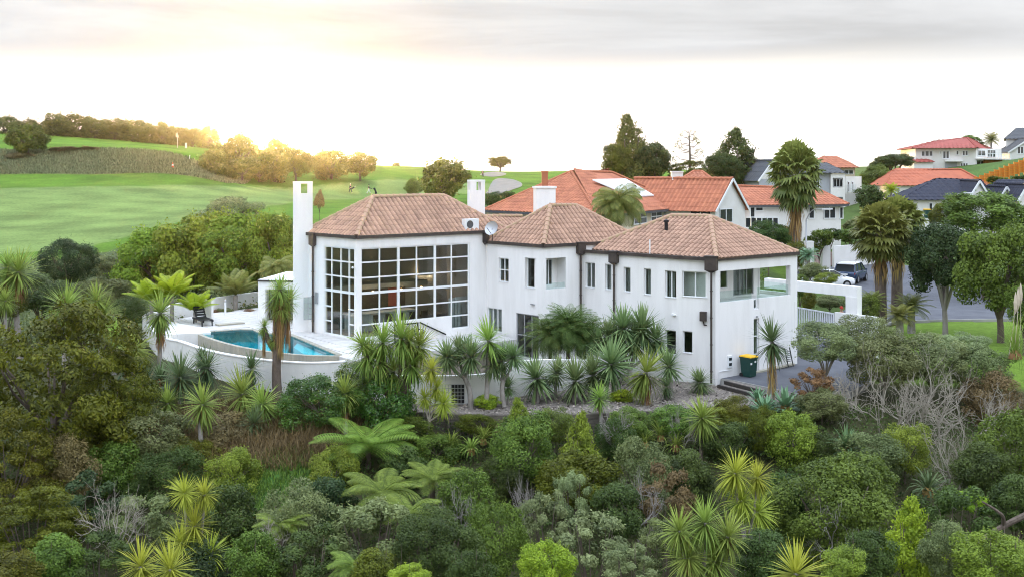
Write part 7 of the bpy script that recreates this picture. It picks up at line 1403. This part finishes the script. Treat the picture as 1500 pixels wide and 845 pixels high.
# ------------------------------------------------------------------ vegetation: the gully in the foreground
for a in ((538, 655, 84, 43, 'widest tree fern, left of the timber retaining wall'), (560, 722, 70, 38, 'middle tree fern of the gully with pale arching fronds'), (632, 702, 52, 40, 'tree fern right of the middle tree fern'), (600, 752, 60, 36, 'dark tree fern below the middle tree fern'), (410, 770, 46, 35, 'pale tree fern above the bare twigs at lower left'), (520, 830, 50, 31, 'small tree fern low in the gully near the bottom edge')):
    fern('fern', a[0], a[1], a[2], a[3], a[4])
G = 'shrubs of the gully'
T8 = [
 ('flat', 'f_olive', 78, 565, 270, 250, 43.5, 'largest dark olive feathery tree filling the left side'), ('flat', 'f_olive', 165, 590, 130, 150, 44.5, 'olive feathery tree pointing towards the pool wall'), ('flat', 'f_olive', 12, 690, 150, 170, 39, 'olive feathery tree at the left edge under the largest one'),
 ('fine', 'f_brown', 88, 692, 110, 120, 40.5, 'dry brown twiggy bush under the olive trees'), ('fine', 'f_grey', 222, 640, 120, 90, 44, 'grey green shrub with bare stems left of the bright cabbage head'), ('round', 'f_green', 168, 690, 90, 90, 42, 'bright green shrub below the grey green shrub'),
 ('round', 'f_dark', 246, 702, 110, 90, 41, 'dark green shrub left of the rounded yellow green bush'), ('fine', 'f_yellow', 345, 700, 94, 90, 41, 'rounded yellow green bush at the edge of the green clearing'), ('open', 'f_deep', 128, 745, 120, 110, 38, 'dark shadowy shrub at lower left among the olive trees'),
 ('round', 'f_dark', 335, 768, 110, 110, 36.5, 'dark shrub right of the lime cabbage cluster'), ('open', 'f_grey', 205, 772, 110, 110, 36, 'thin grey leaved shrub behind the pale bare twigs'), ('flat', 'f_olive', 45, 775, 150, 130, 35, 'olive feathery bush low at the left edge'),
 ('round', 'f_green', 82, 822, 90, 80, 32, 'fresh green bush near the lower left corner'), ('round', 'f_olive', 18, 838, 80, 60, 30.5, 'olive bush in the lower left corner'), ('open', 'f_dark', 150, 820, 100, 90, 32.5, 'dark bush at the bottom left of the lime cabbage cluster'),
 ('round', 'f_green', 372, 822, 90, 90, 31.5, 'green bush at the bottom right of the lime cabbage cluster'), ('fine', 'f_grey', 432, 760, 110, 110, 36, 'grey green bush behind the lower bare twigs'), ('open', 'f_dark', 455, 820, 110, 100, 32, 'dark tangled bush at the bottom below the tree ferns'),
 ('fine', 'f_yellow', 490, 690, 84, 80, 41.5, 'yellow green bush left of the tree ferns'), ('fine', 'f_green', 640, 662, 84, 60, 44.5, 'soft green bush below the slender young cabbage tree'), ('round', 'f_dark', 590, 690, 80, 70, 42, 'dark bush between the two big tree ferns'),
 ('fine', 'f_green', 765, 655, 116, 110, 43, 'broad mid green bush below the gravel garden'), ('cone', 'f_yellow', 762, 615, 60, 60, 44.3, 'yellow green pointed bush reaching up to the gravel edge'), ('cone', 'f_yellow', 850, 655, 76, 100, 42.5, 'pointed yellow green bush below the small spiky head'),
 ('fine', 'f_olive', 842, 702, 130, 90, 41, 'wide olive bush below the pointed yellow green bush'), ('fine', 'f_grey', 938, 700, 100, 130, 40.5, 'tall grey green shrub with bare lower stems right of centre'), ('open', 'f_silver', 838, 726, 60, 80, 38, 'silver shrub top standing before the wide olive bush'),
 ('open', 'f_silver', 800, 762, 76, 90, 36, 'silver shrub at the left of the silver clump'), ('open', 'f_silver', 868, 796, 124, 100, 34, 'broad silver shrub at the bottom of the silver clump'), ('round', 'f_green', 685, 728, 96, 80, 39.5, 'rounded green bush right of the tree ferns'),
 ('open', 'f_grey', 545, 782, 150, 110, 34.5, 'grey green shrub under the middle tree fern'), ('round', 'f_dark', 640, 802, 130, 110, 33.5, 'dark green bush at the bottom left of centre'), ('fine', 'f_green', 728, 790, 96, 120, 35, 'mid green bush at the bottom centre'),
 ('fine', 'f_lime', 800, 826, 96, 70, 31.2, 'lime green bush at the bottom centre right'), ('open', 'f_silver', 926, 828, 80, 60, 30.8, 'silver shrub at the bottom edge left of the cabbage cluster'), ('round', 'f_lime', 600, 842, 60, 30, 29.5, 'bright green bush tip on the bottom edge'), ('round', 'f_olive', 545, 838, 80, 60, 30.5, 'olive bush at the bottom edge left of the bright tip'),
 ('round', 'f_dark', 690, 838, 90, 60, 30.5, 'dark bush at the bottom edge left of the lime bush'), ('fine', 'f_dark', 735, 700, 70, 70, 42, 'dark bush behind the rounded green bush'), ('round', 'f_dark', 905, 750, 90, 90, 37.5, 'dark bush under the tall grey green shrub'), ('open', 'f_brown', 975, 740, 90, 120, 38, 'brown twiggy bush right of the tall grey green shrub'),
 ('fine', 'f_dark', 900, 640, 70, 60, 45, 'dark bush below the timber wall right of the pointed bush'), ('round', 'f_dark', 1010, 700, 80, 80, 41.5, 'dark bush below the single cabbage tree on the right'), ('fine', 'f_olive', 1075, 600, 60, 40, 46.3, 'olive bush at the right end of the gravel'), ('fine', 'f_dark', 1070, 650, 90, 70, 44.3, 'dark bush right of the single cabbage trunk'),
 ('fine', 'f_yellow', 1160, 640, 96, 90, 44, 'yellow green bush below the blue agaves'), ('fine', 'f_olive', 1118, 628, 60, 80, 44.6, 'olive green upright bush left of the yellow green one'), ('round', 'f_green', 1215, 745, 200, 170, 37, 'largest broad leaved green shrub at lower right'), ('round', 'f_dark', 1150, 745, 90, 110, 38.5, 'dark shrub left of the largest broad leaved shrub'),
 ('round', 'f_green', 1255, 705, 110, 80, 39, 'upper right mound of the broad leaved shrub'), ('fine', 'f_grey', 1270, 668, 100, 70, 42.5, 'grey green bush below the bare silver shrubs'), ('fine', 'f_yellow', 1325, 655, 90, 80, 43, 'yellow green bush among the bare silver branches'), ('cone', 'f_lime', 1335, 790, 96, 130, 33, 'bright lime upright bush at lower right'),
 ('round', 'f_lime', 1425, 735, 50, 40, 38, 'small lime bush beside the white stems'), ('round', 'f_yellow', 1232, 828, 70, 50, 30, 'yellow green bush at the bottom edge right of the yucca'), ('fine', 'f_yellow', 1452, 820, 140, 90, 31, 'wide yellow green bush in the lower right corner'), ('round', 'f_green', 1482, 660, 100, 120, 42, 'dense bright green bush at the right edge'),
 ('open', 'f_dark', 1400, 760, 110, 110, 36, 'dark open bush behind the lime upright bush'), ('round', 'f_dark', 1490, 740, 80, 90, 38, 'dark bush at the right edge above the fallen log'), ('fine', 'f_grey', 1385, 805, 80, 80, 32, 'grey bush between the lime bush and the corner bush'), ('round', 'f_dark', 1270, 815, 80, 80, 32, 'dark bush at the bottom right of the largest broad leaved shrub'),
 ('round', 'f_dark', 1120, 815, 90, 80, 32, 'dark bush behind the bottom yucca'), ('open', 'f_grey', 965, 800, 80, 90, 33, 'grey bush left of the green cabbage cluster'), ('fine', 'f_dark', 1200, 660, 60, 60, 43.5, 'dark bush right of the yellow green bush below the agaves'), ('round', 'f_dark', 1440, 690, 90, 80, 40.5, 'dark bush behind the white stemmed tree'),
 ('fine', 'f_brown', 440, 660, 110, 50, 44.3, 'reddish brown sedge mound right of the dry slope'), ('fine', 'f_brown', 330, 640, 110, 60, 45.2, 'reddish brown sedge mound below the bright cabbage head'), ('fine', 'f_olive', 290, 665, 90, 50, 43.3, 'olive ground shrub left of the rounded yellow green bush'),
 ('fine', 'f_green', 600, 632, 80, 50, 45.4, 'soft green bush covering the left end of the timber wall'), ('fine', 'f_olive', 700, 622, 70, 36, 45.9, 'olive bush against the timber wall left of the cuttings heap'), ('fine', 'f_green', 812, 620, 70, 46, 45.7, 'green bush against the timber wall between the two pointed bushes'), ('fine', 'f_green', 925, 618, 70, 46, 45.7, 'green bush against the timber wall under the skirted yucca'), ('round', 'f_green', 985, 616, 70, 44, 45.8, 'leafy green bush hiding the right end of the timber wall'), ('fine', 'f_yellow', 1055, 615, 60, 40, 45.8, 'yellow green bush right of the single cabbage head'),
 ('open', 'f_brown', 745, 628, 50, 30, 45.6, 'dry brown cuttings heap against the timber wall'), ('round', 'f_deep', 480, 745, 90, 90, 38, 'dark shrub left of the middle tree fern'), ('round', 'f_deep', 285, 828, 120, 80, 33.5, 'dark shrub behind the lime cabbage cluster at the bottom')]
for (kd, m, u, v, w, h, Y, lb) in T8: bush(kd, m, u, v, w, h, Y, lb, group=G)
for (kd, u, vb, w, h, Y, lb, m) in (('bare1', 170, 815, 120, 120, 34.5, 'pale lilac grey bare twigs at lower left', 'silverbark'), ('bare2', 400, 840, 90, 100, 33.5, 'pale bare twigs right of the lime cabbage cluster', 'silverbark'), ('bare0', 672, 790, 70, 90, 35.5, 'bare grey twigs below the rounded green bush', 'palebark'), ('bare1', 770, 780, 60, 100, 37, 'bare grey twigs left of the silver clump', 'palebark'), ('bare2', 940, 800, 110, 120, 37.5, 'bare stems under the tall grey green shrub', 'palebark'), ('bare0', 1230, 830, 120, 110, 35.5, 'bare stems under the largest broad leaved shrub', 'palebark'), ('bare2', 1000, 660, 60, 70, 44.8, 'thin bare twigs left of the single cabbage trunk', 'palebark'), ('bare0', 900, 655, 60, 70, 44.6, 'thin bare twigs below the timber wall', 'palebark')): bare(kd, u, vb, w, h, Y, lb, m, group='bare twigs in the gully')
CG = 'cabbage trees of the gully'
spiky('cab', 's_lime', 33.5, [(268, 724, 26), (296, 728, 26), (285, 770, 34), (308, 812, 34), (270, 790, 28)], 285, 'lime green many headed cabbage cluster at lower left', 0.0, 0.07, group=CG, bv=880, split=0.4); spiky('cab', 's_lime', 30, [(206, 830, 38)], 206, 'cabbage head at the bottom edge, left of the pair at lower left', 0, 0.08, group=CG); spiky('cab', 's_lime', 29.6, [(250, 834, 40)], 250, 'cabbage head at the bottom edge, right of the pair at lower left', 0, 0.08, group=CG)
spiky('yuc', 's_cab', 44.2, [(1029, 612, 34)], 1030, 'single cabbage tree below the right end of the gravel', 0.35, 0.07, group=CG, bv=700, bark='bark'); spiky('cab', 's_lime', 34, [(1076, 692, 33), (1110, 700, 28), (1086, 732, 32), (1112, 752, 32)], 1090, 'tall yellow green cabbage tree with four heads at lower right', 0, 0.07, group=CG, bv=900, split=0.7, bark='palebark')
spiky('cab', 's_cab', 31, [(994, 776, 36), (1032, 764, 38), (1066, 786, 38), (1008, 815, 40), (1046, 822, 42)], 1030, 'wide green cabbage cluster at the bottom right of centre', 0.3, 0.09, group=CG, bv=920, split=0.5); spiky('yuc', 's_lime', 28.5, [(1166, 840, 46)], 1166, 'bright yucca head on the bottom edge at right', 0, 0.1, group=CG, name='yucca', cat='yucca')
for k, (u, v, r_, Y, lb) in enumerate(((660, 655, 26, 44.8, 'left strappy green lily clump below the timber wall'), (690, 660, 28, 44.4, 'middle strappy green lily clump below the timber wall'), (708, 645, 24, 45, 'right strappy green lily clump below the timber wall'), (945, 650, 28, 45, 'strappy green lily clump under the skirted yucca'), (968, 640, 26, 45.2, 'strappy green lily clump right of the skirted yucca trunk'), (990, 655, 26, 44.7, 'strappy green lily clump left of the single cabbage tree'), (925, 640, 24, 45.3, 'strappy green lily clump at the foot of the timber wall'), (1090, 635, 24, 45, 'strappy green lily clump right of the single cabbage tree'), (1240, 660, 40, 42.8, 'grey strappy clump below the bare silver shrub'), (1360, 720, 44, 40, 'dark strappy clump beside the white stems'))): clump('flax', 's_cab' if k < 8 else 's_dark', u, v, r_, Y, lb, name='lily_clump', cat='lily', group='strappy lily clumps', sz=1.1)
# ---- uncountable ground cover: leaves and seedlings over the gully floor, dry grass, lawn edges
rs = np.random.RandomState(99)
def scatter(n, xr, yr, keep, hgt, size, asp, m, name, label, cat, up=0.6):
    x = xr[0] + (xr[1] - xr[0]) * rs.rand(n); y = yr[0] + (yr[1] - yr[0]) * rs.rand(n); k = keep(x, y); x, y = x[k], y[k]; z = ground(x, y); n = len(x)
    cl = np.sin(x * 1.7 + 1.3 * np.sin(y * 1.1)) * np.cos(y * 1.9 + np.sin(x * 0.7)) * 0.5 + 0.5
    p = np.c_[x, y, z + hgt * rs.rand(n) * (0.25 + cl)]; nv = nrm(rdir(rs, n) + np.array([0, 0, up])); mb = MB(); leaves(mb, p, nv, size * (0.5 + rs.rand(n)), asp, rs, np.clip(0.35 * cl + 0.65 * rs.rand(n), 0, 1)); return setp(mb.build(name, M[m], None), label, cat, kind='stuff')
gl = [np.asarray(q)[:2] for q in GRAVEL]
notg = lambda x, y: ~inpoly(x, y, gl) & ~inpoly(x, y, [(-16.5, 50.2), (-14, 49.2), (-9, 49.5), (-7, 50), (-5, 48), (2, 49), (10, 50.5), (18, 52), (20, 70), (-18, 70)])
scatter(120000, (-24, 24), (26, 49), lambda x, y: notg(x, y) & (((x + 11) / 5.2) ** 2 + ((y - 45.2) / 3.2) ** 2 > 1) & (((x + 8.7) / 2) ** 2 + ((y - 41) / 2.6) ** 2 > 1), 0.8, 0.12, 0.45, 'f_dark', 'undergrowth', 'dense low undergrowth covering the gully floor', 'undergrowth')
def tufts(n, xr, yr, keep, L_, w, m, name, label, cat):
    x = xr[0] + (xr[1] - xr[0]) * rs.rand(n); y = yr[0] + (yr[1] - yr[0]) * rs.rand(n); k = keep(x, y); x, y = x[k], y[k]; n = len(x); mb = MB(); base = np.c_[x, y, ground(x, y)]
    blades(mb, base, rs.rand(n) * 6.28, np.radians(45 + 45 * rs.rand(n)), L_ * (0.5 + rs.rand(n)), np.full(n, w), 1.4 * rs.rand(n), rs, rs.rand(n), seg=2, shape=[1, 0.8, 0.1]); return setp(mb.build(name, M[m], None), label, cat, kind='stuff')
tufts(16000, (-17, -5), (41.5, 49), lambda x, y: (((x + 11) / 5.6) ** 2 + ((y - 45.2) / 3.6) ** 2 < 1) & notg(x, y), 0.5, 0.03, 'f_brown', 'dry_grass', 'dry reddish brown grass on the slope below the pool', 'grass')
tufts(9000, (-11, -6), (38, 44), lambda x, y: (((x + 8.7) / 2.0) ** 2 + ((y - 41) / 2.7) ** 2 < 1), 0.22, 0.03, 'f_green', 'clearing_grass', 'short green grass in the gully clearing', 'grass')
tufts(42000, (-122, -48), (184.5, 201), lambda x, y: x * 1600 / y > -760, 0.45, 0.14, 'f_tan', 'bank_grass', 'rough tussock grass on the golf bank', 'grass')
scatter(30000, (-40, -12), (58, 92), lambda x, y: ~inpoly(x, y, [(-20, 50), (-5, 50), (-5, 72), (-19.5, 68)]), 0.7, 0.2, 0.5, 'f_grey', 'bank_cover', 'grey green ground cover on the bank behind the pool', 'ground cover')
scatter(16000, (-14, 30), (70, 96), lambda x, y: ~inpoly(x, y, [q[:2] for q in ROAD]) & ((x < 20) | (y < 70)), 0.6, 0.2, 0.5, 'f_green', 'garden_cover', 'low green planting between the houses', 'ground cover')

# ------------------------------------------------------------------ air: an even pale evening haze round the whole place
hm = bpy.data.materials.new('evening_haze'); hm.use_nodes = True; nt = hm.node_tree; nt.nodes.clear()
ho = nt.nodes.new('ShaderNodeOutputMaterial'); pv = nt.nodes.new('ShaderNodeVolumePrincipled'); nt.links.new(pv.outputs[0], ho.inputs['Volume'])
pv.inputs['Color'].default_value = (0.97, 0.95, 0.90, 1); pv.inputs['Density'].default_value = 0.00009; pv.inputs['Anisotropy'].default_value = 0.91
mb = MB(); mb.box((0, 350, 3.5), (560, 590, 24.5)); hz = mb.build('haze', hm); hz['kind'] = 'stuff'; hz['label'] = 'thin evening haze over the whole valley'; hz['category'] = 'haze'
SC.cycles.volume_bounces = 0
